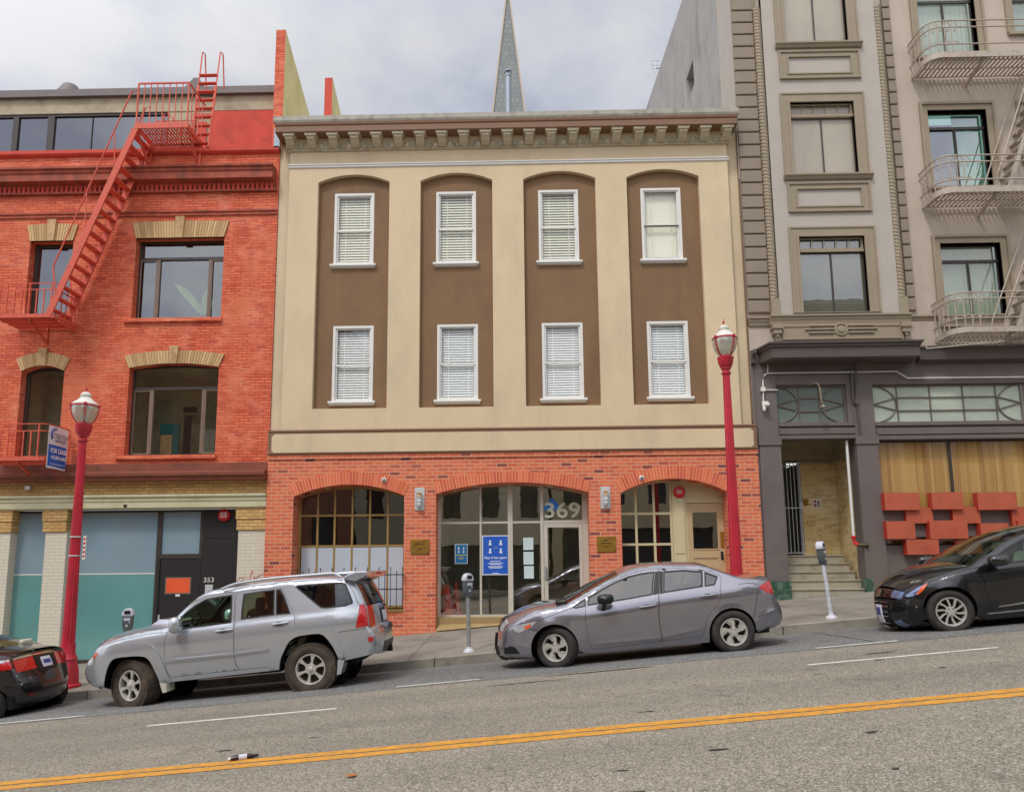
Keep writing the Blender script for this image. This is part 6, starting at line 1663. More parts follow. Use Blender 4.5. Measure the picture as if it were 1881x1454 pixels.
opposite('far_side_building', -10.3, 1.5, 10.4, simple('far_cream', (206,198,176), .8), M_opw, 5, 2, 'cream building with a deep cornice across the street, in the middle')
opposite('far_side_building', 1.7, 12, 8.6, simple('far_tan', (196,182,150), .8), M_opw, 4, 2, 'tan building across the street, facing the grey sedan')
opposite('far_side_building', 12.2, 48, 15.0, simple('far_grey', (176,174,168), .8), M_opw, 11, 3, 'grey building across the street, at the uphill end')
# ================================================================ VEHICLES
def paint_mat(name, col, metal=.55, rough=.32, dark=False):
    m, n, p = newmat(name); o = ocoord(n)
    c = C3(*col); n.links.new(mixc(n, .5, c, ramp(n, nz_(n, o, 1.7, 6, .6), [(.3, tuple(v*.93 for v in c[:3])+(1,)), (.7, c)])), p.inputs['Base Color'])
    p.inputs['Metallic'].default_value = metal; p.inputs['Roughness'].default_value = rough; p.inputs['Coat Weight'].default_value = 1; p.inputs['Coat Roughness'].default_value = .03
    dst = ramp(n, nz_(n, o, 2.5, 6, .6), [(.3, BW(rough)), (.8, BW(rough+.05))]); n.links.new(dst, p.inputs['Roughness'])
    return m
M_tyre = simple('tyre_rubber', (46,43,41), .85, var=.15, vs=12, bmp=.3, bs=120, stain=(72,64,56), sts=9)
M_tyre2 = simple('dusty_tyre_rubber', (66,56,48), .9, var=.2, vs=10, bmp=.5, bs=90, stain=(96,82,66), sts=5)
M_rim = simple('alloy', (206,202,194), .3, metal=.45, var=.05)
M_rimd = simple('dark_wheel_metal', (52,44,40), .6, metal=.3)
M_blk = simple('black_trim', (22,22,23), .4, var=.1)
M_under = simple('underbody_black', (12,12,12), .9)
M_chrome = simple('chrome', (214,214,216), .12, metal=1, var=.02)
M_red = simple('red_lamp_lens', (190,22,20), .12, var=.05, coat=1); M_red2 = simple('dark_red_lamp_lens', (130,14,14), .12, coat=1)
M_amber = simple('amber_lens', (226,96,48), .15, coat=1); M_lampw = simple('clear_lamp', (196,200,206), .1, metal=.4, coat=1)
M_blue_l = simple('blue_tinted_lamp', (110,124,160), .12, metal=.4, coat=1)
M_cglass = glass('car_glass_clear', (206,232,214), -.015, wavy=0); M_cdark = glass('car_glass_tinted', (130,130,120), .03, wavy=0); M_cwind = glass('windscreen_glass', (170,204,180), .06, wavy=0)
M_seat = simple('grey_upholstery', (140,138,128), .9); M_seatg = simple('light_upholstery', (190,188,170), .9); M_dash = simple('dashboard', (50,52,48), .7)
M_plate = simple('plate_white', (208,208,220), .5); M_pink_ = simple('plate_blue', (60,70,140), .5)
ALPHA = math.atan(S)

def catmull(P, step=.05):
    out = []
    n = len(P)
    for i in range(n-1):
        p0 = P[max(i-1,0)]; p1 = P[i]; p2 = P[i+1]; p3 = P[min(i+2,n-1)]
        k = max(1, int(math.dist(p1, p2)/step))
        for j in range(k):
            t = j/k; t2 = t*t; t3 = t2*t
            out.append(tuple(.5*((2*p1[a])+(-p0[a]+p2[a])*t+(2*p0[a]-5*p1[a]+4*p2[a]-p3[a])*t2+(-p0[a]+3*p1[a]-3*p2[a]+p3[a])*t3) for a in (0,1)))
    out.append(tuple(P[-1])); return out
def resamp(P, step=.05, closed=True):
    out = []; n = len(P)
    for i in range(n if closed else n-1):
        a, b = P[i], P[(i+1) % n]; k = max(1, int(math.dist(a, b)/step))
        for j in range(k): out.append((lerp(a[0], b[0], j/k), lerp(a[1], b[1], j/k)))
    if not closed: out.append(P[-1])
    return out
def area(P): return sum(P[i][0]*P[(i+1)%len(P)][1]-P[(i+1)%len(P)][0]*P[i][1] for i in range(len(P)))/2
def shrink(P, d):
    if area(P) < 0: P = P[::-1]
    n = len(P); out = []
    for i in range(n):
        a, b, c = P[i-1], P[i], P[(i+1) % n]
        d1 = Vector((b[0]-a[0], b[1]-a[1])); d2 = Vector((c[0]-b[0], c[1]-b[1]))
        if d1.length < 1e-6 or d2.length < 1e-6: out.append(b); continue
        d1.normalize(); d2.normalize(); n1 = Vector((-d1.y, d1.x)); n2 = Vector((-d2.y, d2.x)); m = (n1+n2)
        if m.length < 1e-4: out.append(b); continue
        m.normalize(); k = d/max(.5, m.dot(n1)); out.append((b[0]+m.x*k, b[1]+m.y*k))
    return out
def sstep(x): x = max(0, min(1, x)); return x*x*(3-2*x)

class Car:
    def __init__(s, name, label, cat, org_px, Y0, W, conv, sp):
        s.W = W; s.Y0 = Y0; s.sp = sp
        ox, oz = U(org_px[0], org_px[1], Y0); s.O = (ox, oz)
        s.root = empty(name, (ox, Y0, oz), label, cat, rot=(0, -ALPHA, 0))
        s.ca, s.sa = math.cos(ALPHA), math.sin(ALPHA)
        s.conv = conv; s.tops = None
        s.belt = None
        s.belt = [s.raw(p) for p in sp['belt']]
        s.xf = s.at(*s.conv(*sp['xf']), s.Y0+sp['ftap'][1])[0]; s.xr = s.at(*s.conv(*sp['xr']), s.Y0+sp['rtap'][1])[0]
    def at(s, px, py, Y):
        x, z = U(px, py, Y); dx, dz = x-s.O[0], z-s.O[1]
        return dx*s.ca+dz*s.sa, -dx*s.sa+dz*s.ca
    def raw(s, p): return s.at(*s.conv(*p), s.Y0)
    def L(s, p):
        px = s.conv(*p); q = s.at(px[0], px[1], s.Y0)
        
        for _ in range(3): q = s.at(px[0], px[1], s.Y0+s.base(*q))
        return q
    def P(s, pts): return [s.L(p) for p in pts]
    def base(s, x, z):
        sp = s.sp
        zb = interp(x, [p[0] for p in s.belt], [p[1] for p in s.belt]) if s.belt[0][0] < s.belt[-1][0] else 1
        y = .012
        if z > zb: h = z-zb; y += .0555+sp['tumble']*h
        else:
            h = (zb-z); y += .058*math.exp(-h/.13); t = max(0, (h-.2))/.5; y += sp.get('tuck', .05)*t*t
            y -= .012*math.exp(-((h-.16)/.12)**2)
        lf, wf, pf = sp['ftap']; d = (s.xf+lf-x)/lf
        if d > 0: y += wf*min(1.1, d)**pf
        lr, wr_, pr_ = sp['rtap']; d = (x-(s.xr-lr))/lr
        if d > 0: y += wr_*min(1.1, d)**pr_
        return y
    def inset(s, x, z):
        y = s.base(x, z)
        for c in s.creases:
            pts, amp, w = c
            if pts[0][0]-.05 < x < pts[-1][0]+.05:
                zc = interp(x, [p[0] for p in pts], [p[1] for p in pts]); fade = sstep(min((x-pts[0][0]+.05)/.25, (pts[-1][0]+.05-x)/.25))
                t = (z-zc)/w; y -= amp*fade*math.exp(-abs(t))
        for wc in s.wheels:
            r = math.hypot(x-wc[0], z-wc[1]); R0 = s.Ra
            y -= s.sp.get('flare', .012)*math.exp(-((r-R0)/.05)**2)
        d = s.dtop(x, z); rf = s.sp.get('rf', .045)
        if d < rf: y += rf*(1-math.sqrt(max(0, 1-(1-d/rf)**2)))
        return y
    def dtop(s, x, z):
        best = 9
        for i in s.buck.get(int(round(x/.1)), ()):
            ax, az, bx, bz = s.tseg[i]; dx, dz = bx-ax, bz-az; l = dx*dx+dz*dz
            t = 0 if l < 1e-9 else max(0, min(1, ((x-ax)*dx+(z-az)*dz)/l)); q = (x-ax-t*dx)**2+(z-az-t*dz)**2
            if q < best: best = q
        return math.sqrt(best) if best < 9 else 9
    def setup(s):
        sp = s.sp
        s.wheels = [s.raw(p) for p in sp['wheels']]; s.Ra = sp['Ra']
        s.segs = []; allp = []
        for nm, pts, c0, c1, mat in sp['top']:
            q = catmull(s.P(pts)); s.segs.append([nm, q, c0, c1, mat]); allp += q if not allp else q[1:]
        s.top = allp
        s.tseg = [(*allp[i], *allp[i+1]) for i in range(len(allp)-1)]
        s.buck = {}
        for i, t in enumerate(s.tseg):
            for k in range(int(round(min(t[0], t[2])/.1))-1, int(round(max(t[0], t[2])/.1))+2): s.buck.setdefault(k, []).append(i)
        s.creases = [(s.P(c[0]), c[1], c[2]) for c in sp.get('creases', [])]
        bot = []
        for b in sp['bottom']:       # front-to-rear order reversed: rear to front
            if b[0] == 'arch':
                w = s.wheels[b[1]]; a0, a1 = R(b[2]), R(b[3]); k = 22
                bot += [(w[0]+s.Ra*math.cos(lerp(a0, a1, i/k)), w[1]+s.Ra*math.sin(lerp(a0, a1, i/k))) for i in range(k+1)]
            elif b[0] == 'curve': bot += catmull(s.P(b[1]), .04)
            else: bot += [s.L(b[1])]
        s.outline = s.top+bot
    def panel(s, name, poly, holes, off, mat, parent, res=.055, far=True, closed_edge=.0, smooth=True):
        poly = resamp(poly, .05); holes = [resamp(h, .05) for h in holes]
        x0, x1 = min(p[0] for p in poly), max(p[0] for p in poly); z0, z1 = min(p[1] for p in poly), max(p[1] for p in poly)
        pts = [Vector(p) for p in poly]; edges = [(i, (i+1) % len(poly)) for i in range(len(poly))]
        for h in holes: b = len(pts); pts += [Vector(p) for p in h]; edges += [(b+i, b+(i+1) % len(h)) for i in range(len(h))]
        CR = []
        for c in s.creases:
            w_c = c[2]
            for dz in (-2*w_c, -w_c, -w_c*.4, 0, w_c*.4, w_c, 2*w_c):
                prev = None
                for p in resamp(c[0], .05, False):
                    q = (p[0], p[1]+dz)
                    if inpoly(q, poly) and not any(inpoly(q, h) for h in holes) and all((q[0]-b.x)**2+(q[1]-b.y)**2 > .012**2 for b in pts[:len(poly)+sum(len(h) for h in holes)]):
                        pts.append(Vector(q))
                        if prev is not None: edges.append((prev, len(pts)-1))
                        prev = len(pts)-1
                    else: prev = None
        near = {}
        for b in pts: near.setdefault((int(b.x/.05), int(b.y/.05)), []).append(b)
        def close(x, z, r=.020):
            i0, j0 = int(x/.05), int(z/.05)
            for i_ in (i0-1, i0, i0+1):
                for j_ in (j0-1, j0, j0+1):
                    for b in near.get((i_, j_), ()):
                        if (b.x-x)**2+(b.y-z)**2 < r*r: return True
            return False
        i = 0; z = z0+res*.4
        while z < z1:
            x = x0+res*.3+(res/2 if i % 2 else 0)
            while x < x1:
                if inpoly((x, z), poly) and not any(inpoly((x, z), h) for h in holes) and not close(x, z): pts.append(Vector((x, z)))
                x += res
            z += res*.6; i += 1
        V, E, Fc = delaunay_2d_cdt(pts, edges, [], 0, 1e-5)[:3]
        fs = []
        for f in Fc:
            c = sum((V[i] for i in f), Vector((0,0)))/len(f)
            if inpoly(c, poly) and not any(inpoly(c, h) for h in holes): fs.append(list(f))
        ys = [s.inset(v.x, v.y)+off for v in V]
        res_ = None; nrm_ = None
        for side in ((1,) if far == 2 else (0, 1) if far else (0,)):
            m_ = MB()
            if side == 0: m_.add([(v.x, y, v.y) for v, y in zip(V, ys)], fs)
            else: m_.add([(v.x, s.W-y, v.y) for v, y in zip(V, ys)], [f[::-1] for f in fs])
            if closed_edge:
                n = len(poly); a = [(p[0], s.inset(*p)+off, p[1]) for p in poly]; b = [(p[0], p_[1]+closed_edge, p[1]) for p, p_ in zip(poly, a)]
                if side: a = [(q[0], s.W-q[1], q[2]) for q in a]; b = [(q[0], s.W-q[1], q[2]) for q in b]
                m_.add(a+b, [(i, (i+1) % n, n+(i+1) % n, n+i) for i in range(n)])
            o = m_.build(name, mat, parent, local=True, smooth=smooth, ang=50)
            res_ = res_ or o
        return res_
    def surf(s, seg, u, t, off=0):
        nm, q, c0, c1, mat = s.segs[seg]; n = len(q)-1; k = min(n-1, int(u*n)); f = u*n-k
        x, z = lerp(q[k][0], q[k+1][0], f), lerp(q[k][1], q[k+1][1], f)
        a = q[max(0, k-1)]; b = q[min(n, k+2)]; d = Vector((b[0]-a[0], b[1]-a[1])).normalized(); nx, nz_1 = -d.y, d.x
        if s.dirn < 0: nx, nz_1 = -nx, -nz_1
        ye = s.inset(q[k][0], q[k][1])*(1-f)+s.inset(q[k+1][0], q[k+1][1])*f
        c = lerp(c0, c1, u)*(1-abs(2*t-1)**s.sp.get('pw', 2.3))+off
        return (x+nx*c, lerp(ye, s.W-ye, t), z+nz_1*c)
    def strips(s, parent):
        s.dirn = 1
        out = {}
        tt = [0,.015,.04,.08,.13,.2,.28,.36,.44,.5,.56,.64,.72,.8,.87,.92,.96,.985,1]
        for i, (nm, q, c0, c1, mat) in enumerate(s.segs):
            n = len(q)-1; m_ = MB(); vs = [s.surf(i, j/n, t) for j in range(n+1) for t in tt]; k = len(tt)
            m_.add(vs, [(j*k+a, j*k+a+1, (j+1)*k+a+1, (j+1)*k+a) for j in range(n) for a in range(k-1)])
            o = m_.build(nm, mat, parent, local=True, smooth=True, ang=50); out[nm] = o
        return out
    def patch(s, name, seg, u0, u1, t0, t1, off, mat, parent, nu=6, nt=8, th=.0):
        m_ = MB(); vs = [s.surf(seg, lerp(u0, u1, j/nu), lerp(t0, t1, a/nt), off) for j in range(nu+1) for a in range(nt+1)]
        m_.add(vs, [(j*(nt+1)+a, j*(nt+1)+a+1, (j+1)*(nt+1)+a+1, (j+1)*(nt+1)+a) for j in range(nu) for a in range(nt)])
        if th:
            bd = [(j, 0) for j in range(nu+1)]+[(nu, a) for a in range(1, nt+1)]+[(j, nt) for j in range(nu-1, -1, -1)]+[(0, a) for a in range(nt-1, 0, -1)]
            a_ = [vs[j*(nt+1)+a] for j, a in bd]; b_ = [s.surf(seg, lerp(u0, u1, j/nu), lerp(t0, t1, a/nt), off-th) for j, a in bd]; n = len(bd)
            m_.add(a_+b_, [(i, (i+1) % n, n+(i+1) % n, n+i) for i in range(n)])
        return m_.build(name, mat, parent, local=True, smooth=True, ang=50)

def spoke_wheel(parent, c, Rt, Rr, wd, style, steer=0, far=False, W=0, tyremat=None, knobs=False, spin=0):
    w_ = empty('wheel', (c[0], c[2], c[1]), parent=parent, rot=(0, 0, steer+(math.pi if far else 0)))
    m_ = MB(); sw = .018
    prof = [(Rr-.005,.02),(Rr+.01,.004),(Rr+.03,-.006),((Rr+Rt)/2,-.014),(Rt-.03,-.006),(Rt-.012,.01),(Rt-.003,.03),(Rt,.05),(Rt,wd-.05),(Rt-.003,wd-.03),(Rt-.02,wd-.008),((Rr+Rt)/2,wd+.01),(Rr,wd-.02)]
    m_.lathe(prof, (0,0,0), 56, 0, 'y', cap=False)
    if knobs:
        for k in range(44):
            a = 2*math.pi*k/44
            for (y0, y1, r0, dr, ph) in ((-.006,.05,Rt-.02,.028,0),(.06,.11,Rt-.01,.02,.5),(.125,.175,Rt-.01,.02,0),(.19,wd-.0,Rt-.02,.028,.5)):
                b = a+ph*2*math.pi/44; q = .028/Rt/1.0
                vs = []
                for rr_ in (r0, r0+dr):
                    for (aa, yy) in ((b-q, y0), (b+q, y0), (b+q, y1), (b-q, y1)): vs.append((rr_*math.cos(aa), yy, rr_*math.sin(aa)))
                m_.add(vs, [(0,1,2,3),(7,6,5,4),(0,4,5,1),(1,5,6,2),(2,6,7,3),(3,7,4,0)])
    else:
        pass
    m_.build('tyre', tyremat or M_tyre, w_, local=True, smooth=True, ang=40)
    m_ = MB(); m_.lathe([(Rr,.012),(Rr-.004,.004),(Rr-.02,.008),(Rr-.028,.03),(Rr-.03,wd*.8)], (0,0,0), 48, 0, 'y', cap=False)
    m_.build('rim', M_rim, w_, local=True, smooth=True)
    m_ = MB(); m_.lathe([(Rr-.029,.09),(.05,.085),(0,.085)], (0,0,0), 32, 0, 'y'); m_.lathe([(Rr*.62,.055),(Rr*.62,.075),(0,.075)], (0,0,0), 24, 0, 'y', cap=False); m_.build('brake_disc', M_rimd, w_, local=True)
    m_ = MB(); y0, y1 = .012, .045
    def sp_(pts, ya=0):
        # pts: (r, angle); front face dished towards the hub
        P = [(r*math.cos(a), (y0+ya+.018*(1-r/Rr)), r*math.sin(a)) for r, a in pts]; Q = [(p[0]*.985, p[1]+.035, p[2]*.985) for p in P]; n = len(P)
        m_.add(P+Q, [list(range(n)), list(range(2*n-1, n-1, -1))]+[(i, n+i, n+(i+1) % n, (i+1) % n) for i in range(n)])
    if style == 'six':
        for k in range(6):
            a = spin+k*math.pi/3; sp_([(.05,a-.5),(Rr*.55,a-.12),(Rr*.8,a-.145),(Rr-.012,a-.19),(Rr-.012,a+.19),(Rr*.8,a+.145),(Rr*.55,a+.12),(.05,a+.5)])
            m_.lathe([(.011,.02),(.011,.012),(0,.011)], (.068*math.cos(a+.52),0,.068*math.sin(a+.52)), 6, 0, 'y')
        m_.lathe([(.085,.03),(.08,.02),(.035,.012),(.033,-.004),(.02,-.01),(0,-.011)], (0,0,0), 24, 0, 'y')
    elif style == 'swirl5':
        for k in range(5):
            a = spin+k*2*math.pi/5; q = .0
            sp_([(.05,a-.45),(Rr*.45,a-.30),(Rr*.7,a-.34+.12),(Rr-.01,a-.36+.3),(Rr-.01,a+.26+.32),(Rr*.75,a+.16+.2),(Rr*.5,a+.2),(.05,a+.5)])
            sp_([(Rr*.5,a+.24),(Rr*.75,a+.42),(Rr-.01,a+.64),(Rr-.01,a+.74),(Rr*.74,a+.52),(Rr*.48,a+.42)], .004)
        m_.lathe([(.075,.03),(.07,.014),(.03,.008),(0,.006)], (0,0,0), 24, 0, 'y')
    else:
        for k in range(10):
            a = spin+k*math.pi/5; w0 = .12 if k % 2 else .08
            sp_([(.05,a-.2),(Rr*.5,a-.07),(Rr-.01,a-.02+.12),(Rr-.01,a+w0+.16),(Rr*.5,a+.13),(.05,a+.3)])
        m_.lathe([(.075,.03),(.07,.016),(.03,.01),(0,.008)], (0,0,0), 24, 0, 'y')
    m_.build('spokes', M_rim, w_, local=True, recalc=True, smooth=True, ang=30)
    m_ = MB()
    for k in range(5 if style != 'six' else 6):
        a = spin+.6+k*2*math.pi/(5 if style != 'six' else 6); m_.lathe([(.009,-.002),(.009,.0),(0,.0)] if style == 'six' else [(.0095,.004),(.0095,.014)], (.055*math.cos(a),.004,.055*math.sin(a)), 8, 0, 'y')
    if style != 'six': m_.build('lug_nuts', M_rimd, w_, local=True)
    return w_

def finish_car(c, paint, wheelspec, seatmat, steer, rear=True):
    """inside, underbody and wheels"""
    r_ = c.root; W_ = c.W; sp = c.sp
    Rt, Rr, wd, style, knobs, tm = wheelspec
    for i, wc in enumerate(c.wheels):
        st_ = steer if i == 0 else 0
        yy = sp.get('ty', .02)
        spoke_wheel(r_, (wc[0], wc[1], yy+(.06 if st_ else 0)), Rt, Rr, wd, style, st_, False, W_, tm, knobs, .3)
        spoke_wheel(r_, (wc[0], wc[1], W_-yy-(.06 if st_ else 0)), Rt, Rr, wd, style, st_, True, W_, tm, knobs, .1)
        m_ = MB(); ra = c.Ra+.015
        for (ya, yb_, yd) in ((.15, .48, .48), (W_-.48, W_-.15, W_-.48)):
            m_ = MB(); m_.lathe([(ra, ya), (ra, yb_)], (wc[0], 0, wc[1]), 30, 0, 'y', cap=False, a0=R(12), a1=R(168))
            m_.lathe([(0,yd),(ra,yd)], (wc[0], 0, wc[1]), 24, 0, 'y', cap=False); m_.build('wheel_well', M_under, r_, local=True)
    xs_ = [p[0] for p in c.outline]; x0, x1 = min(xs_), max(xs_)
    zs_ = sp['floor']; m_ = MB(); m_.box(x0+.35, c.wheels[0][0]-c.Ra-.05, .2, W_-.2, zs_, zs_+.18); m_.box(c.wheels[0][0]+c.Ra+.05, c.wheels[1][0]-c.Ra-.05, .24, W_-.24, zs_, zs_+.12); m_.box(c.wheels[1][0]+c.Ra+.05, x1-.3, .2, W_-.2, zs_+.02, zs_+.2)
    m_.box(c.wheels[0][0]-c.Ra-.1, c.wheels[1][0]+c.Ra+.1, .5, W_-.5, zs_+.03, zs_+.2)
    m_.tube([(c.wheels[1][0], .3, c.wheels[1][1]), (c.wheels[1][0], W_-.3, c.wheels[1][1])], .05, 8)
    m_.build('underbody', M_under, r_, local=True)
    # cabin: floor, dashboard, seats, steering wheel
    if 'cabin' in sp:
        xd, xse, zfl, zbelt = sp['cabin']
        m_ = MB(); m_.box(xd+.1, xse+.3, .2, W_-.2, zfl, zfl+.04); m_.box(xd-.02, xd+.2, .34, W_-.34, zfl, zbelt-.06); m_.box(xse+.2, xse+.3, .3, W_-.3, zfl, zbelt-.05); m_.build('dashboard', M_dash, r_, local=True, bevel=.02)
        for (xx, hh) in ((xd+.62, .0), (xd+1.5, -.03)):
            for yy in (W_*.28, W_*.72):
                q = empty('seat', (xx, yy, zfl), parent=r_)
                m_ = MB(); m_.prism([(-.05,.1),(.4,.12),(.42,.28),(-.02,.26)], -.25, .25); m_.build('cushion', seatmat, q, local=True, bevel=.03)
                m_ = MB(); m_.prism([(.34,.2),(.48,.22),(.66,zbelt-zfl+.1+hh),(.56,zbelt-zfl+.14+hh),(.5,zbelt-zfl+.1+hh)], -.24, .24); m_.build('seat_back', seatmat, q, local=True, bevel=.04)
                m_ = MB(); zz = zbelt-zfl+.12+hh; m_.prism([(.58,zz),(.68,zz),(.69,zz+.17),(.61,zz+.18)], -.13, .13); m_.build('headrest', seatmat, q, local=True, bevel=.03)
        m_ = MB(); cxw, cyw, czw = xd+.22, W_*.28 if sp.get('lhd_near', True) else W_*.72, zbelt-.02
        P = [Vector((cxw+.06*math.sin(a)*.5, cyw+.18*math.cos(a), czw+.17*math.sin(a))) for a in [2*math.pi*i/20 for i in range(21)]]
        m_.tube(P, .014, 6, cap=False); m_.lathe([(.05,-.01),(.05,.02),(0,.025)], (cxw, cyw, czw), 10, 0, 'x'); m_.bar((cxw, cyw-.17, czw), (cxw, cyw+.17, czw), .02); m_.build('steering_wheel', M_dash, r_, local=True)

def side_parts(c, paint, doors, wins, fixed, lamps, inner=True):
    """doors: [(poly, [window polys])], fixed: window polys in the body, lamps: [(name, poly, mat)]"""
    r_ = c.root
    D = [(catmull_closed(c.P(d)), [c.P(w[0]) for w in ws], [w[1] for w in ws]) for d, ws in doors]
    FX = [(c.P(w), m) for w, m in fixed]; LM = [(n, c.P(p), m) for n, p, m in lamps]
    cut = [d[0] for d in D]+[f[0] for f in FX]+[l[1] for l in LM if not l[0].startswith('_')]
    c.panel('body_side', c.outline, cut, 0, paint, r_, closed_edge=0)
    wall = [w for d in D for w in d[1]]+[f[0] for f in FX]
    c.panel('inner_shell', c.outline, wall, .07, M_under, r_, res=.08)
    for d, ws, wm in D:
        o = c.panel('door', shrink(d, .005), ws, 0, paint, r_, closed_edge=.02)
        for w, m in zip(ws, wm):
            c.panel('window_trim', w, [shrink(w, .022)], -.003, M_blk, o, far=False, closed_edge=.02); c.panel('window', shrink(w, .02), [], .006, m, o, far=False)
            c.panel('window', shrink(w, .0), [], .006, m, r_, far=2)
    for w, m in FX:
        c.panel('window_trim', w, [shrink(w, .02)], -.003, M_blk, r_, closed_edge=.02); c.panel('window', shrink(w, .018), [], .006, m, r_)
    for n, p, m in LM:
        c.panel(n.lstrip('_'), shrink(p, .003) if not n.startswith('_') else p, [], 0 if not n.startswith('_') else -.006, m, r_, closed_edge=.01)
def catmull_closed(P): return P
def seam(c, lines, far=False):
    m_ = MB()
    for ln in lines:
        P = resamp(catmull(c.P(ln), .05), .04, False)
        for (a, b) in zip(P, P[1:]):
            d = Vector((b[0]-a[0], b[1]-a[1]))
            if d.length < 1e-5: continue
            d.normalize(); nx, nz1 = -d.y*.0032, d.x*.0032
            m_.add([(p[0]+s_*nx, c.inset(*p)-.0022, p[1]+s_*nz1) for p, s_ in ((a,-1),(b,-1),(b,1),(a,1))], [(0,1,2,3)])
    m_.build('panel_seam', M_under, c.root, local=True)
def handle(c, pa, pb, mat, parent, w=.03):
    a, b = c.L(pa), c.L(pb); ya = c.base(*a)-.02; m_ = MB()
    n = 8; pts = [(lerp(a[0], b[0], i/n), ya-.022*math.sin(math.pi*i/n)**.6+.012, lerp(a[1], b[1], i/n)) for i in range(n+1)]
    m_.tube(pts, w*.5, 8); m_.build('door_handle', mat, parent, local=True, smooth=True)
    m_ = MB(); cx_, cz_ = lerp(a[0], b[0], .42), lerp(a[1], b[1], .42)-.004
    P = [(cx_+.062*math.cos(t), cz_+.03*math.sin(t)) for t in [2*math.pi*i/16 for i in range(16)]]
    m_.add([(p[0], ya+.012, p[1]) for p in P], [tuple(range(16))]); m_.build('handle_recess', M_dash if mat is not M_blk else M_blk, parent, local=True)

# ---- silver off-road estate
S1 = lambda x, y: (140+x/5.013, 1030+y/5.013)
B_ = 1403.6
M_silver = paint_mat('silver_paint', (188,192,198), .55, .19)
suv = dict(
    belt=[(100,760),(820,640),(1450,568),(2020,500),(2560,440),(2720,430)], tumble=.30, ftap=(.85,.30,2.2), rtap=(.6,.20,2.4), tuck=.05,
    xf=(64,1000), xr=(2750,700), wheels=[(462,1155),(748+B_,998)], Ra=.475, flare=.0, pw=2.6, floor=.34,
    top=[('front_bumper', [(255,1172),(150,1160),(105,1130),(75,1085),(64,1035),(66,995),(76,955),(92,938),(140,925)], .10,.16, M_silver),
         ('grille', [(140,925),(143,900),(152,862),(172,815),(205,780),(240,757)], .16,.12, M_silver),
         ('hood', [(240,757),(310,733),(400,705),(520,672),(640,650),(760,630),(830,612)], .12,.06, M_silver),
         ('windshield', [(830,612),(880,552),(935,490),(1000,430),(1060,375),(1120,328),(1185,292)], .06,.05, M_cwind),
         ('roof', [(1185,292),(1260,270),(1404,250),(1604,215),(1904,180),(2254,158),(2440,158)], .05,.06, M_silver),
         ('roof_edge', [(2440,158),(2500,164),(2545,180),(2575,202)], .06,.05, M_silver),
         ('rear_window', [(2575,202),(2613,272),(2652,365),(2672,412)], .05,.08, M_cdark),
         ('tailgate', [(2672,412),(2686,500),(2694,560),(2697,610)], .08,.10, M_silver),
         ('rear_bumper', [(2697,610),(2736,640),(2754,690),(2760,760),(2750,820),(2729,855)], .10,.10, M_silver)],
    bottom=[('curve', [(2729,855),(2600,885),(2434,922)]), ('curve', [(2426,912),(2389,830),(2349,760),(2299,700),(2244,668),(2104,680),(2029,697),(1964,740),(1919,820),(1884,905),(1872,1000)]), ('pt', (1404,1052)), ('pt', (875,1112)),
            ('curve', [(790,1150),(750,1050),(718,985),(684,920),(640,882),(560,873),(480,878),(400,886),(345,902),(308,948),(285,1010),(268,1080),(258,1165)])],
    creases=[([(815,912),(1440,850),(1775,806)], .014, .02)])
c = Car('parked_suv', 'silver estate off-roader parked facing downhill, its rear toward the glass entrance', 'car', (462,1168) and S1(462,1383), 11.22, 1.86, S1, suv)
suv['cabin'] = (.62, 2.75, .45, 1.18)
c.setup()
bp = lambda L_: [(x+B_, y) for x, y in L_]
dF = [(835,655),(880,580),(938,500),(1010,432),(1100,362),(1190,318),(1330,292),(1466,280),(1458,400),(1452,570),(1448,720),(1450,860),(1464,940),(1498,1002),(1200,1035),(862,1072),(828,1000),(812,900),(808,800),(815,710)]
wF = [(945,632),(940,540),(1000,478),(1090,408),(1195,348),(1330,322),(1440,308),(1430,568),(1200,600)]
dR = bp([(70,282),(300,255),(478,242),(512,290),(552,370),(600,470),(608,510),(610,585),(560,600),(500,645),(440,715),(405,795),(385,880),(375,975),(100,1000),(64,940),(50,860),(48,720),(54,570),(62,400)])
wR1 = bp([(112,540),(122,400),(138,302),(300,274),(427,260),(422,498)]); wR2 = bp([(436,260),(478,256),(515,320),(568,470),(570,484),(432,497)])
wC_ = bp([(613,235),(640,222),(850,205),(1040,192),(1080,210),(1115,290),(1145,370),(1143,392),(1080,415),(900,435),(850,432),(800,395),(700,310),(640,262)])
lamp = bp([(1205,400),(1246,395),(1268,452),(1281,530),(1288,600),(1170,616),(1180,560),(1195,480)])
hl_ = [(150,905),(158,862),(180,815),(212,784),(262,770),(240,805),(205,855),(180,885),(155,908)]
side_parts(c, M_silver, [(dF, [(wF, M_cglass)]), (dR, [(wR1, M_cdark), (wR2, M_cdark)])], None, [(wC_, M_cdark)], [('tail_light', lamp, M_red), ('headlight', hl_, M_lampw)])
c.panel('indicator', c.P([(152,905),(160,862),(188,838),(200,860),(178,884)]), [], -.004, M_amber, c.root)
ff = c.P([(215,915),(290,840),(380,785),(500,758),(620,755),(700,775),(760,850),(810,960),(850,1060),(875,1112)])
fa = catmull(c.P([(790,1150),(750,1050),(718,985),(684,920),(640,882),(560,873),(480,878),(400,886),(345,902),(308,948),(285,1010),(268,1080),(258,1165)]), .04)
c.panel('wheel_flare', catmull(ff, .04)+fa+c.P([(256,1090),(244,1010),(228,950)]), [], -.022, M_silver, c.root, closed_edge=.02)
rf_ = c.P(bp([(372,978),(380,880),(405,790),(440,710),(500,640),(580,590),(700,568),(820,562),(900,580),(950,630),(1010,730),(1062,850),(1045,910)]))
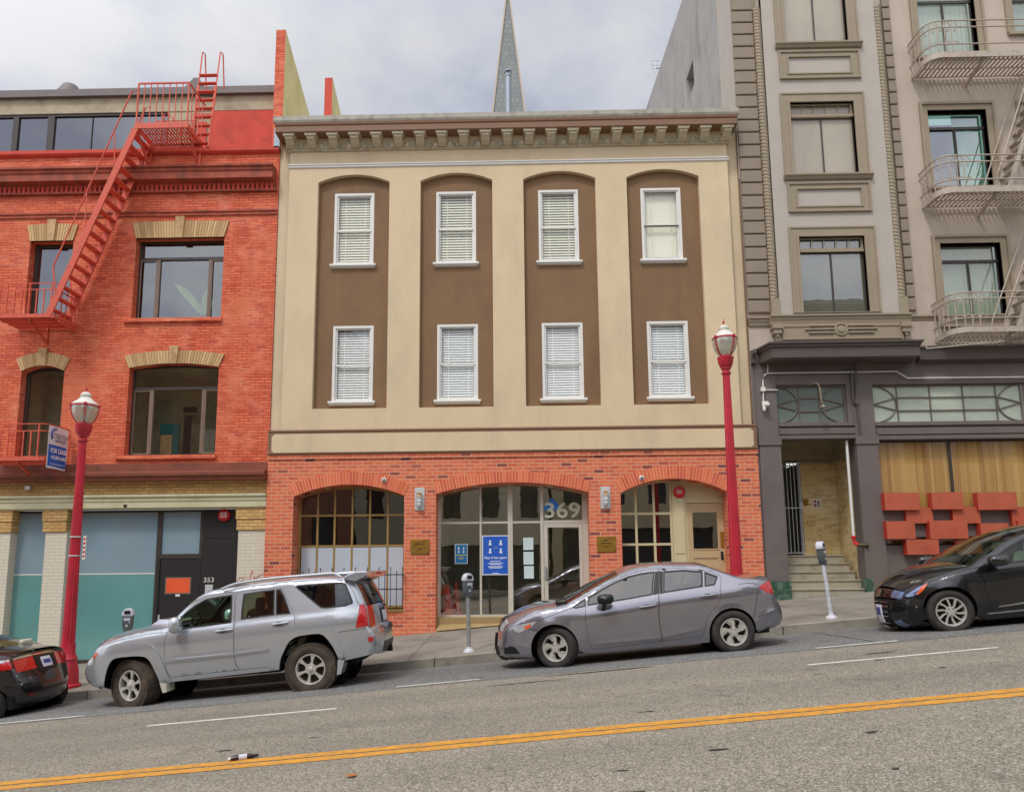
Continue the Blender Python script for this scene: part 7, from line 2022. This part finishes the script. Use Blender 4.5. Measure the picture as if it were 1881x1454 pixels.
ra_ = catmull(c.P(bp([(1022,912),(985,830),(945,760),(895,700),(840,668),(700,680),(625,697),(560,740),(515,820),(480,905),(468,1000)])), .04)
c.panel('wheel_flare', catmull(rf_, .04)+ra_, [], -.022, M_silver, c.root, closed_edge=.03)
c.panel('fuel_flap', c.P(bp([(895,480),(990,472),(1000,480),(1000,545),(985,562),(910,566),(893,548)])), [], -.003, M_silver, c.root, far=False, closed_edge=.01)
c.panel('reflector', c.P(bp([(1285,700),(1335,692),(1330,735),(1305,745),(1290,740)])), [], -.012, M_red, c.root, closed_edge=.02)
c.panel('side_moulding', c.P([(820,910),(1440,846),(1775,800),(1765,822),(1440,868),(822,934)]), [], -.016, M_silver, c.root, closed_edge=.03)
st = c.strips(c.root); 
handle(c, (1290,645), (1440,625), M_silver, c.root); handle(c, (405+B_,582), (550+B_,560), M_silver, c.root)
Wd_ = c.W
# hood scoop, grille bars, front lamps
m_ = MB(); a, b = c.L((520,672)), c.L((760,630)); zc_ = .075
for k in range(1): m_.add([(a[0],Wd_*.33,a[1]+.085),(b[0],Wd_*.30,b[1]+.06),(b[0],Wd_*.70,b[1]+.06),(a[0],Wd_*.67,a[1]+.085),(a[0]+.12,Wd_*.36,a[1]+.17),(b[0]-.05,Wd_*.33,b[1]+.115),(b[0]-.05,Wd_*.67,b[1]+.115),(a[0]+.12,Wd_*.64,a[1]+.17)], [(0,4,5,1),(1,5,6,2),(2,6,7,3),(3,7,4,0),(4,7,6,5)])
m_.build('hood_scoop', M_silver, c.root, local=True, smooth=True, ang=60, bevel=.012)
for i in range(5): c.patch('grille_bar', 1, .12+.16*i, .2+.16*i, .28, .72, .006, M_chrome, st['grille'], 2, 8)
c.patch('headlight', 1, .1, .95, .03, .24, .006, M_lampw, c.root); c.patch('headlight', 1, .1, .95, .76, .97, .006, M_lampw, c.root)
c.patch('number_plate', 0, .55, .85, .42, .58, .01, M_plate, c.root)
# mirror
def mirror(c, pc, sx_, sz_, mat, depth=.20, arm=None):
    q = c.at(*c.conv(*pc), c.Y0-.10); 
    for far in (0, 1):
        m_ = MB(); n = 10; k = 12; y0 = -.2; y1 = y0+depth
        for_rows = []
        for j in range(n+1):
            t = j/n; a = math.sin(math.pi*min(1, .12+.88*t if t < .5 else 1-.0*(t)))
            w = (1-abs(2*t-1)**3.0)**.5; for_rows.append([(q[0]+sx_*w*abs(math.cos(v))**.7*(1 if math.cos(v) > 0 else -1), lerp(y0, y1, t), q[1]+sz_*w*abs(math.sin(v))**.7*(1 if math.sin(v) > 0 else -1)) for v in [2*math.pi*i/k for i in range(k)]])
        vs = [p for r_ in for_rows for p in r_]
        m_.add(vs, [(j*k+i, j*k+(i+1) % k, (j+1)*k+(i+1) % k, (j+1)*k+i) for j in range(n) for i in range(k)])
        if arm: m_.tube([(q[0]-.02, y0+depth*.6, q[1]-sz_*.6), (q[0]-.03, .03, q[1]-sz_-.08)], .028, 8)
        else: m_.tube([(q[0]+.0, y1-.06, q[1]-sz_*.3), (q[0]-.0, .12, q[1]-sz_*.5)], .03, 8)
        if far: m_.v = [(v[0], c.W-v[1], v[2]) for v in m_.v]
        m_.build('mirror', mat, c.root, local=True, smooth=True, ang=60, recalc=True)
seam(c, [[(236,908),(300,895),(345,893)], bp([(1005,655),(1100,640),(1292,612)]), [(262,770),(400,728),(560,690),(700,665),(835,655)], bp([(1060,160),(1120,230),(1160,300),(1192,396)])])
mirror(c, (912,590), .085, .125, M_silver)
# roof rails
for yy in (.20, Wd_-.20):
    m_ = MB(); P = [c.L(p) for p in [(1350,262),(1420,232),(1484,212),(1800,165),(2230,128),(2380,118),(2440,150)]]
    pts = [(p[0], yy, p[1]+.01) for p in catmull(P, .1)]
    m_.tube(pts, .022, 8); m_.build('roof_rail', M_silver, c.root, local=True, smooth=True)
# spoiler, rear details
P = [c.at(*c.conv(*p), c.Y0+.15) for p in [(2452,152),(2505,122),(2580,94),(2668,90),(2694,110),(2650,148),(2570,188),(2520,180)]]
m_ = MB(); m_.prism(P, .12, Wd_-.12); m_.build('spoiler', M_silver, c.root, local=True, bevel=.015)
q0 = P[4]; m_ = MB(); m_.box(q0[0]-.04, q0[0]+.006, Wd_/2-.12, Wd_/2+.12, q0[1]-.02, q0[1]+.01); m_.build('brake_light', M_red, c.root, local=True)
c.patch('tail_light', 7, .0, 1.0, .0, .12, .008, M_red, c.root, th=.01); c.patch('tail_light', 7, .0, 1.0, .88, 1.0, .008, M_red, c.root, th=.01)
c.patch('plate_recess', 7, .3, .95, .34, .66, .004, M_blk, c.root); c.patch('number_plate', 7, .42, .85, .39, .61, .012, M_plate, c.root); c.patch('tailgate_handle', 7, .12, .25, .36, .64, .03, M_chrome, c.root, th=.03)
c.patch('bumper_step', 8, .12, .30, .08, .92, .03, M_chrome, c.root, th=.04); c.patch('bumper_inset', 8, .62, .9, .2, .8, .006, M_blk, c.root)
c.patch('rear_wiper', 6, .6, .66, .3, .6, .02, M_blk, c.root)
q = c.L((2740,855)); m_ = MB(); m_.box(q[0]-.25, q[0]+.16, Wd_/2-.04, Wd_/2+.04, q[1]-.04, q[1]+.04); m_.lathe([(.03,0),(.03,.05),(0,.06)], (q[0]+.12, Wd_/2, q[1]+.04), 10); m_.build('tow_bar', M_under, c.root, local=True)
# mud flaps
for p0, p1 in (((790,1110),(850,1200)), ((2420,900),(2438,1035))):
    a, b = c.L(p0), c.L(p1); m_ = MB(); m_.add([(a[0],-.01,a[1]),(b[0]-.03,-.01,b[1]),(b[0]+.03,-.01,b[1]+.01),(a[0]+.10,-.01,a[1]-.02),(a[0],.26,a[1]),(b[0]-.03,.26,b[1]),(b[0]+.03,.26,b[1]+.01),(a[0]+.10,.26,a[1]-.02)], [(0,1,2,3),(7,6,5,4),(3,2,6,7),(0,4,5,1)]); m_.build('mud_flap', M_silver if p0[0] > 2000 else M_seatg, c.root, local=True)
finish_car(c, M_silver, (.374, .226, .26, 'six', True, M_tyre2), M_seat, R(-22))

# ---- grey saloon
G1 = lambda x, y: (900+x/6.321, 1020+y/6.321)
GB = 1643.5; gb = lambda L_: [(x+GB, y) for x, y in L_]
def saloon_spec(M, wind, rearg):
    return dict(
    belt=[(240,720),(880,600),(1110,590),(1640,500),(2000,430),(2680,345),(3000,300),(3240,285)], tumble=.42, ftap=(.8,.36,2.1), rtap=(.75,.30,2.3), tuck=.075,
    xf=(138,1050), xr=(3411,700), wheels=[(755,1080),(1197+GB,888)], Ra=.355, flare=.012, pw=2.4, floor=.19,
    top=[('front_bumper', [(540,1195),(340,1190),(200,1172),(152,1150),(138,1100),(140,1020),(146,960),(158,900)], .06,.10, M),
         ('grille', [(158,900),(168,862),(186,822),(212,800),(235,788)], .10,.10, M),
         ('hood', [(235,788),(320,738),(430,680),(560,636),(700,606),(800,592),(880,572)], .10,.07, M),
         ('windshield', [(880,572),(960,524),(1100,442),(1250,355),(1390,280),(1500,225)], .07,.06, wind),
         ('roof', [(1500,225),(1640,170),(1750,140),(1900,118),(2100,105),(2350,105),(2480,118),(2560,140)], .06,.05, M),
         ('rear_window', [(2560,140),(2680,180),(2790,218),(2880,250)], .05,.05, rearg),
         ('trunk_lid', [(2880,250),(3000,262),(3150,268),(3240,274)], .05,.06, M),
         ('trunk_face', [(3240,274),(3262,315),(3295,405),(3312,445),(3338,505)], .06,.09, M),
         ('rear_bumper', [(3338,505),(3378,570),(3405,640),(3411,740),(3388,790),(3323,825),(3133,890)], .09,.06, M)],
    bottom=[('arch', 1, 0, 188), ('pt', (905+GB,1005)), ('pt', (1640,1085)), ('pt', (1110,1132)), ('arch', 0, -8, 198)],
    creases=[([(1190,1025),(1640,985),(2000,948),(2470,842)], .012, .035), (gb([(1430,700),(1560,660),(1740,600)]), .02, .03), ([(700,690),(1130,700),(1640,640),(2000,560),(2640,440),(3250,330)], .006, .09)])
M_greyp = paint_mat('grey_metallic_paint', (152,149,157), .68, .15)
sal = saloon_spec(M_greyp, M_cwind, M_cdark)
c = Car('parked_saloon', 'grey four door saloon parked in front of the arched tan door', 'car', G1(755,1308), 11.2, 1.74, G1, sal)
sal['cabin'] = (.42, 2.2, .28, .93)
c.setup()
dF = [(1112,595),(1128,480),(1250,400),(1400,310),(1520,248),(1640,205),(1800,165),(1960,148),(1956,440),(1958,700),(1978,850),(2003,992),(1640,1040),(1200,1092),(1168,1050),(1135,950),(1112,800),(1104,680)]
wF = [(1132,582),(1138,482),(1300,382),(1450,300),(1600,238),(1750,202),(1912,180),(1888,455),(1643,500),(1400,540)]
dR = gb([(322,148),(600,142),(800,160),(920,184),(1010,222),(1045,255),(1035,350),(1035,480),(1010,575),(930,650),(880,730),(860,830),(830,930),(362,992),(337,850),(318,700),(316,440)])
wR1 = gb([(368,180),(600,162),(825,178),(830,362),(380,432),(366,400)]); wR2 = gb([(845,182),(1003,240),(968,342),(848,360)])
qf = [(950,605),(1000,560),(1112,492),(1110,590),(1000,613)]
hl_ = [(282,880),(268,832),(330,802),(400,785),(545,760),(485,830),(400,880),(340,898)]
tl = gb([(1470,360),(1598,282),(1612,315),(1640,395),(1652,450),(1560,428)])
dl = [(dF, [(wF, M_cdark2 := glass('grey_tinted_glass', (150,156,146), .09, wavy=0))]), (dR, [(wR1, M_cdark2), (wR2, M_cdark2)])]
side_parts(c, M_greyp, dl, None, [(qf, M_cdark2)], [('headlight', hl_, M_lampw), ('tail_light', tl, M_red), ('_indicator', [(400,822),(478,792),(466,832),(404,858)], M_amber), ('_fog_lamp_recess', [(160,1075),(250,1048),(290,1062),(345,1138),(170,1138)], M_blk)])
c.panel('fuel_flap', [(lambda p: (p[0]+.083*math.cos(t), p[1]+.083*math.sin(t)))(c.L((1175+GB,435))) for t in [2*math.pi*i/24 for i in range(24)]], [], -.0025, M_greyp, c.root, far=False, closed_edge=.01)
c.panel('pillar_trim', c.P(gb([(272,186),(318,178),(316,440),(248,455)])), [], -.004, M_blk, c.root, far=False); c.panel('pillar_trim', c.P(gb([(324,178),(364,182),(362,400),(378,434),(324,442)])), [], -.004, M_blk, c.root, far=False)
st = c.strips(c.root)
handle(c, (1735,598), (1918,572), M_greyp, c.root); handle(c, (2450,470), (2630,448), M_greyp, c.root)
seam(c, [[(345,898),(440,860),(545,870),(590,885)], [(545,760),(700,700),(860,640),(950,606)], gb([(1420,705),(1445,560),(1470,365)]), gb([(1240,330),(1400,318),(1480,345)])])
mirror(c, (1340,505), .125, .075, M_blk, .18, arm=True)
c.patch('upper_grille', 1, .0, .75, .2, .8, .008, M_blk, c.root); c.patch('grille_bar', 1, .3, .5, .2, .8, .014, M_chrome, c.root); c.patch('headlight', 1, .0, .9, .02, .19, .006, M_lampw, c.root); c.patch('headlight', 1, .0, .9, .81, .98, .006, M_lampw, c.root)
c.patch('lower_grille', 0, .45, .78, .15, .85, .006, M_blk, c.root); c.patch('plate_holder', 0, .55, .95, .40, .60, .035, M_blk, c.root, th=.03)
c.patch('tail_light', 7, .1, .8, .0, .2, .006, M_red, c.root); c.patch('tail_light', 7, .1, .8, .8, 1.0, .006, M_red, c.root); c.patch('number_plate', 7, .5, .95, .4, .6, .008, M_plate, c.root)
c.patch('side_marker', 8, .62, .7, .0, .1, .01, M_amber, c.root)
m_ = MB(); q = c.L((820,592)); 
for k in range(2): y = .35+.5*k; m_.bar((q[0]-.05, y, q[1]+.07), (q[0]+.12, y+.45, q[1]+.10), .014)
m_.box(q[0]-.06, q[0]+.1, .2, c.W-.2, q[1]+.03, q[1]+.06); m_.build('wiper', M_blk, c.root, local=True)

finish_car(c, M_greyp, (.318, .205, .2, 'swirl5', False, M_tyre), M_seat, R(-24))

# ---- black hatch-nosed saloon on the right
H1 = lambda x, y: (1590+x/6.323, 960+y/6.323)
M_blackp = paint_mat('black_paint', (20,18,20), .2, .25)
bs = dict(
    belt=[(430,780),(1230,520),(1400,505),(1840,445),(2400,400),(3200,300),(3900,270)], tumble=.42, ftap=(.85,.40,2.0), rtap=(.75,.30,2.3), tuck=.075,
    xf=(430,1000), xr=(4000,650), wheels=[(1035,1035),(3085,858)], Ra=.37, flare=.016, pw=2.3, floor=.19,
    top=[('front_bumper', [(840,1185),(700,1185),(560,1170),(470,1140),(440,1090),(430,1020),(432,960),(440,900)], .10,.13, M_blackp),
         ('grille', [(440,900),(446,870),(456,840),(475,812)], .13,.13, M_blackp),
         ('hood', [(475,812),(600,728),(740,660),(920,592),(1080,545),(1240,508)], .12,.07, M_blackp),
         ('windshield', [(1240,508),(1350,425),(1480,335),(1600,250),(1720,180),(1840,125)], .07,.06, M_cwind),
         ('roof', [(1840,125),(2050,60),(2350,5),(2650,-30),(2950,-40),(3050,-30)], .06,.05, M_blackp),
         ('rear_window', [(3050,-30),(3200,20),(3350,75),(3450,110)], .05,.05, M_cdark),
         ('trunk_lid', [(3450,110),(3600,125),(3800,130)], .05,.06, M_blackp),
         ('trunk_face', [(3800,130),(3850,220),(3880,320)], .06,.09, M_blackp),
         ('rear_bumper', [(3880,320),(3960,400),(3990,520),(3990,640),(3950,720),(3500,850)], .09,.06, M_blackp)],
    bottom=[('arch', 1, 5, 188), ('pt', (2780,990)), ('pt', (1840,1085)), ('pt', (1410,1120)), ('arch', 0, -12, 200)],
    creases=[([(1180,690),(1380,690),(1840,620),(2600,500),(3700,330)], .018, .045), ([(1540,965),(1840,925),(2600,850)], .014, .03)])
c = Car('parked_hatchback', 'black car parked nose downhill at the right edge, in front of the orange boxes', 'car', H1(1035,1268), 11.2, 1.78, H1, bs)
bs['cabin'] = (.42, 2.2, .28, .93)
c.setup()
dF = [(1338,515),(1400,470),(1500,395),(1620,300),(1740,220),(1860,165),(2050,105),(2280,65),(2275,400),(2290,700),(2330,960),(1840,1010),(1478,1042),(1430,900),(1385,760),(1350,620)]
wF = [(1395,492),(1480,425),(1600,330),(1720,245),(1840,185),(2020,130),(2230,95),(2215,400),(1840,448),(1660,470)]
dR = [(2290,62),(2600,25),(2900,30),(3130,90),(3200,130),(3190,350),(3060,460),(2900,560),(2790,700),(2740,900),(2345,958),(2305,700),(2290,400)]
wR = [(2330,95),(2600,60),(2880,65),(3080,130),(3040,270),(2330,385)]
hl_ = [(452,842),(500,800),(600,740),(722,690),(660,785),(600,835),(470,862)]
side_parts(c, M_blackp, [(dF, [(wF, M_cglass)]), (dR, [(wR, M_cdark)])], None, [], [('headlight', hl_, M_blue_l), ('_indicator', [(640,735),(720,694),(655,785),(598,830),(572,832)], M_amber), ('_fog_recess', [(470,960),(560,960),(655,1100),(480,1120)], M_under), ('_fog_trim', [(575,955),(640,1090),(655,1108),(540,1020)], M_chrome)])
st = c.strips(c.root)
seam(c, [[(660,790),(760,830),(860,860)], [(722,690),(900,640),(1100,560),(1330,510)]])
mirror(c, (1540,435), .15, .085, M_blackp, .2)
c.patch('headlight', 1, .1, 1.0, .02, .2, .008, M_blue_l, c.root); c.patch('headlight', 1, .1, 1.0, .8, .98, .008, M_blue_l, c.root)
c.patch('grille_mesh', 0, .48, 1.0, .24, .76, .008, M_under, c.root)
for i in range(6): c.patch('grille_bar', 0, .5+.085*i, .515+.085*i, .24+.012*(5-i), .76-.012*(5-i), .02, M_chrome, c.root, 2, 10, th=.012)
c.patch('number_plate', 0, .62, .88, .41, .59, .035, M_plate, c.root, th=.02); c.patch('plate_text', 0, .70, .82, .43, .57, .037, M_pink_, c.root)
c.patch('badge', 1, .2, .8, .475, .525, .02, M_chrome, c.root)
c.patch('fog_lamp', 0, .45, .62, .03, .18, .01, M_blue_l, c.root); c.patch('lower_lip', 0, .15, .3, .1, .9, .015, M_blk, c.root)
c.panel('door_moulding', c.P([(1540,978),(1840,935),(2300,880),(2300,862),(1840,912),(1560,962)]), [], -.012, M_chrome, c.root, far=False, closed_edge=.02)
c.panel('sill_strip', c.P([(1415,1060),(1840,1018),(2700,930),(2700,918),(1840,1004),(1440,1044)]), [], -.012, M_chrome, c.root, far=False, closed_edge=.02)
finish_car(c, M_blackp, (.325, .215, .205, 'ten', False, M_tyre), M_seatg, R(-11))

# ---- black saloon at the left edge, only its tail is in view
T1 = lambda x, y: (-491.5+x/6.321*1.0-0, 1151.5+y/6.321)
M_blackq = paint_mat('black_brown_paint', (26,20,20), .2, .25)
sb_ = saloon_spec(M_blackq, M_cwind, M_cwind)
T1 = lambda x, y: (900+x/6.321-1393+0, 1020+y/6.321+142)
c = Car('parked_sedan', 'black sedan cut off by the left edge, showing its red and chrome tail', 'car', T1(755,1308), 11.2, 1.76, T1, sb_)
sb_['cabin'] = (.42, 2.2, .28, .93)
c.setup()
dF = [(1112,595),(1128,480),(1250,400),(1400,310),(1520,248),(1640,205),(1800,165),(1960,148),(1956,440),(1958,700),(1978,850),(2003,992),(1640,1040),(1200,1092),(1168,1050),(1135,950),(1112,800),(1104,680)]
side_parts(c, M_blackq, [(dF, [(wF_ := [(1132,582),(1138,482),(1300,382),(1450,300),(1600,238),(1750,202),(1912,180),(1888,455),(1643,500),(1400,540)], M_cdark)]), (gb([(322,148),(600,142),(800,160),(920,184),(1010,222),(1045,255),(1035,350),(1035,480),(1010,575),(930,650),(880,730),(860,830),(830,930),(362,992),(337,850),(318,700),(316,440)]), [(gb([(368,180),(600,162),(825,178),(1003,240),(968,342),(380,432),(366,400)]), M_cdark)])], None, [],
    [('tail_light', gb([(1330,375),(1480,318),(1598,296),(1630,380),(1640,420),(1500,440),(1400,430)]), M_red), ('_reverse_lamp', gb([(1340,370),(1480,322),(1590,306),(1600,330),(1480,352),(1390,378)]), M_lampw)])
st = c.strips(c.root)
c.patch('tail_light', 7, .22, .85, .0, .29, .008, M_red, c.root, th=.01); c.patch('tail_light', 7, .22, .85, .71, 1.0, .008, M_red, c.root, th=.01)
c.patch('chrome_strip', 7, .12, .21, .0, 1.0, .014, M_chrome, c.root, 2, 20, th=.012); c.patch('plate_recess', 7, .26, .98, .3, .7, .004, M_blk, c.root)
c.patch('number_plate', 7, .36, .86, .41, .59, .015, M_plate, c.root, th=.01); c.patch('plate_text', 7, .5, .72, .43, .57, .017, M_pink_, c.root)
for t0_ in (.475, .51): c.patch('badge', 6, .80, .95, t0_, t0_+.02, .012, M_chrome, c.root)
c.patch('bumper_line', 8, .30, .34, .05, .95, .012, M_blk, c.root, 2, 16, th=.01); c.patch('rear_diffuser', 8, .62, .9, .12, .88, .006, M_under, c.root); c.patch('bumper_reflector', 8, .36, .42, .04, .14, .01, M_red2, c.root)
finish_car(c, M_blackq, (.318, .205, .2, 'ten', False, M_tyre), M_seatg, 0)

# ================================================================ STREET FURNITURE
M_pole = simple('red_pole_paint', (190,36,54), .45, var=.12, vs=4, coat=.15, stain=(140,30,42), sts=5, streak=1, bmp=.1, bs=20)
M_globe = glass('lamp_globe', (222,222,208), .10, rough=.06, opac=.42, ocol=(226,226,208), wavy=0); M_cap = simple('white_lamp_cap', (216,214,204), .5, var=.05, stain=(180,176,160), sts=6)
def street_lamp(px_top, py_gt, px_bot, py_bot, Y, label, sc=1.0):
    """globe centre px/py, a pole point lower down, the plane of the pole"""
    x = UX(px_bot, py_bot, Y); zg = UZ(px_top, py_gt, Y); zb_ = S*x+walk_g(Y)
    r_ = empty('street_lamp', (x, Y, zb_), label, 'street lamp', 'red lamp posts with glass globes on the pavement')
    h = zg-zb_
    m_ = MB(); m_.lathe([(.26,0),(.26,.06),(.22,.09),(.2,.35),(.165,.45),(.16,.5),(.175,.52),(.155,.56),(.13,.62),(.125,.8)], (0,0,0), 28); m_.build('base', M_pole, r_, local=True, smooth=True, ang=30)
    m_ = MB(); n = 48; zs_ = [.8, 1.2, 2, 3, h-.69]; vs = []
    for z in zs_:
        rr_ = lerp(.112, .066, (z-.8)/(h-1.4))
        for i in range(n): a = 2*math.pi*i/n; q = rr_*(1-.10*(abs(math.sin(a*6))**.6 < .45)); vs.append((q*math.cos(a), q*math.sin(a), z))
    m_.add(vs, [(j*n+i, j*n+(i+1) % n, (j+1)*n+(i+1) % n, (j+1)*n+i) for j in range(len(zs_)-1) for i in range(n)]); m_.build('pole', M_pole, r_, local=True)
    hd = empty('lamp_head', (0, 0, h-.70), parent=r_); hd.scale = (1.17, 1.17, 1.08); hh_ = h; h = .62
    m_ = MB(); z = 0
    m_.lathe([(.058,z-.02),(.075,z),(.075,z+.03),(.06,z+.045),(.06,z+.08),(.08,z+.09),(.08,z+.11),(.095,z+.13),(.118,z+.20),(.124,z+.26),(.132,z+.28),(.132,z+.305),(.105,z+.315),(.09,z+.33)], (0,0,0), 28)
    for k in range(8): a = k*math.pi/4+.2; m_.lathe([(0,-.02),(.014,0),(0,.02)], (.12*math.cos(a), .12*math.sin(a), z+.22), 6)
    m_.build('collar', M_pole, hd, local=True, smooth=True, ang=30)
    zc_ = .315; m_ = MB(); m_.lathe([(.085,zc_),(.125,zc_+.05),(.168,zc_+.13),(.194,zc_+.23),(.196,zc_+.30),(.19,zc_+.34)], (0,0,0), 32, cap=False); m_.build('globe', M_globe, hd, local=True, smooth=True)
    m_ = MB(); zt = zc_+.34; m_.lathe([(.196,zt-.01),(.196,zt+.015),(.17,zt+.05),(.13,zt+.08),(.115,zt+.09),(.10,zt+.12),(.074,zt+.14),(.08,zt+.155),(.08,zt+.19),(.065,zt+.215),(.035,zt+.24),(.0,zt+.25)], (0,0,0), 32); m_.build('cap', M_cap, hd, local=True, smooth=True, ang=30)
    m_ = MB(); m_.lathe([(.02,zt+.23),(.026,zt+.25),(.010,zt+.27),(.02,zt+.30),(.007,zt+.32),(0,zt+.40)], (0,0,0), 10)
    m_.lathe([(.199,zt-.03),(.203,zt-.015),(.199,zt)], (0,0,0), 32, cap=False)
    for k in range(4):
        a = k*math.pi/2+.55
        for da in (-.07, .07):
            pts = [((rr_+.008)*math.cos(a+da), (rr_+.008)*math.sin(a+da), z_) for rr_, z_ in ((.085,zc_),(.125,zc_+.05),(.168,zc_+.13),(.194,zc_+.23),(.2,zc_+.34))]
            m_.tube(pts, .006, 5)
        m_.lathe([(0,-.03),(.026,-.018),(.026,.018),(0,.03)], (.203*math.cos(a), .203*math.sin(a), zt), 8)
    m_.build('cage', M_pole, hd, local=True)
    m_ = MB(); m_.lathe([(.04,zc_+.0),(.05,zc_+.05),(.06,zc_+.16),(.05,zc_+.2),(0,zc_+.22)], (0,0,0), 16); m_.build('bulb', M_lampglass, hd, local=True, smooth=True)
    return r_
YL = 13.75
lr_ = street_lamp(1328, 622, 1345, 900, YL, 'right red lamp post rising behind the grey saloon')
ll_ = street_lamp(155, 745, 131, 1100, YL, 'left red lamp post standing in front of the teal shop window')
# street name style plate on the left post
xq, zq_ = U(146, 1005, YL-.12); m_ = MB(); m_.box(xq+.02, xq+.07, YL-.05, YL-.03, zq_-.22, zq_+.22); o = m_.build('parking_sign', M_white); tag(o, 'narrow white parking sign strapped to the left lamp post', 'sign')
m_ = MB()
for i in range(5): m_.box(xq+.028, xq+.062, YL-.053, YL-.05, zq_+.16-.08*i-.02, zq_+.16-.08*i+.02)
m_.build('red_print', M_bell, o)
for dz in (.2, -.15): m_ = MB(); m_.lathe([(.098,-.012),(.1,0),(.098,.012)], (ll_.location.x, YL, zq_+dz), 20); m_.build('strap', M_steel, o)
M_mt = simple('meter_grey', (92,98,100), .45, metal=.3, var=.06); M_ml = simple('meter_light_shell', (196,198,208), .35, var=.05); M_mp = simple('galvanised_post', (156,158,156), .55, metal=.3, var=.15, vs=8, stain=(120,116,108), sts=7); M_mp2 = simple('white_splashed_post', (206,208,214), .6, var=.1, vs=9, stain=(130,130,130), sts=12)
def meter(px, py, Y, h, label, pole, tilt=0, steer=0.4, base=True):
    x, z = U(px, py, Y); z = S*x+walk_g(Y)
    r_ = empty('parking_meter', (x, Y, z), label, 'parking meter', 'parking meters along the kerb', rot=(0, tilt, 0))
    m_ = MB(); m_.lathe([(.036,0),(.034,h-.42)], (0,0,0), 16); m_.build('post', pole, r_, local=True, smooth=True)
    m_ = MB(); m_.lathe([(.105,-.01),(.1,.02),(.085,.04),(.05,.055),(.042,.09)], (0,0,0), 20); m_.build('base_plate', M_mp2, r_, local=True, smooth=True, ang=30)
    hd = empty('head', (0, 0, h-.44), parent=r_, rot=(0, 0, steer))
    m_ = MB(); P = [(-.04,0),(.04,0),(.075,.08),(.085,.16),(.085,.27),(.095,.29),(-.095,.29),(-.085,.27),(-.085,.16),(-.075,.08)]; m_.prism(P, -.06, .06); m_.build('housing', M_mt, hd, local=True, bevel=.012)
    m_ = MB(); P = [(-.098,.285),(.098,.285)]+[(.1*math.cos(a), .30+.125*math.sin(a)) for a in [R(180*i/12) for i in range(13)]]; m_.prism(P, -.062, .062); m_.build('dome', M_ml, hd, local=True, bevel=.012)
    m_ = MB(); m_.box(-.05,.05,-.068,-.06,.32,.38); m_.build('display', M_blk, hd, local=True)
    m_ = MB(); m_.box(-.055,.055,-.066,-.06,.20,.25); m_.build('label_panel', M_ml, hd, local=True)
    m_ = MB(); m_.box(-.018,.018,-.068,-.06,.09,.13); m_.lathe([(.012,0),(.012,-.012),(0,-.014)], (.045,-.06,.17), 10, 0, 'y'); m_.build('coin_slot', M_steel, hd, local=True)
    return r_
meter(861.5, 1190, 13.62, 1.42, 'grey parking meter in front of the glass entrance, right of the silver estate', M_mp, R(-1), .7)
meter(1527, 1128, 13.62, 1.40, 'white splashed leaning parking meter by the apartment steps', M_mp2, R(-5), .9)
meter(227, 1270, 13.62, 1.36, 'parking meter mostly hidden behind the hood of the silver estate', M_mp, 0, .2)
# litter by the centre line
x, y = -2.53, 6.92; z = S*x+road_g(y)
cn_ = empty('crushed_bottle', (x, y, z), 'dark crushed bottle lying on the yellow centre line', 'bottle', rot=(0, -ALPHA, .25))
m_ = MB(); pr_ = [(.0,-.14),(.022,-.138),(.026,-.10),(.024,.02),(.014,.07),(.011,.10)]
m_.lathe([(r, h) for r, h in pr_], (0,0,.022), 12, 0, 'x'); m_.build('body', simple('dark_plastic', (42,26,34), .25), cn_, local=True, smooth=True)
m_ = MB(); m_.lathe([(.013,-.165),(.013,-.14)], (0,0,.022), 10, 0, 'x'); m_.build('cap', M_white, cn_, local=True)
m_ = MB(); m_.lathe([(.0275,-.07),(.0275,.0)], (0,0,.022), 12, 0, 'x', cap=False); m_.build('label_band', M_ml, cn_, local=True)
M_leafb = simple('fallen_leaf', (170,104,40), .7)
lf = [(-1.35,5.93,.06), (-.35,9.5,.03), (.15,13.05,.05), (5.1,13.05,.05), (5.4,13.08,.03), (-5.2, 6.2, .03), (1.9,8.6,.03), (.36,12.95,.04), (.2,12.8,.03), (.75,12.7,.03), (.55,12.85,.035)]
LL = ['largest orange leaf, lying just below the yellow centre line', 'brown leaf on the road between the white dash and the grey saloon nose', 'brown leaf against the kerb between the two middle cars', 'brown leaf in the gutter left of the kerb joint', 'tiny brown leaf in the gutter beside the black hatchback', 'tiny brown leaf at the bottom left of the road', 'tiny brown leaf on the road below the grey saloon']+['small brown leaf in the leaf pile under the grey saloon nose']*4
for i, (x, y, s_) in enumerate(lf):
    m_ = MB(); z = S*x+road_g(y)+.012; a = i*1.3; P = [(x+s_*math.cos(a+q)*(1 if q % 2 else .55), y+s_*.6*math.sin(a+q), z+.006*(q % 2)) for q in range(6)]; m_.add(P, [tuple(range(6))])
    o = m_.build('fallen_leaf', M_leafb); tag(o, LL[i], 'leaf', 'fallen leaves on the street')
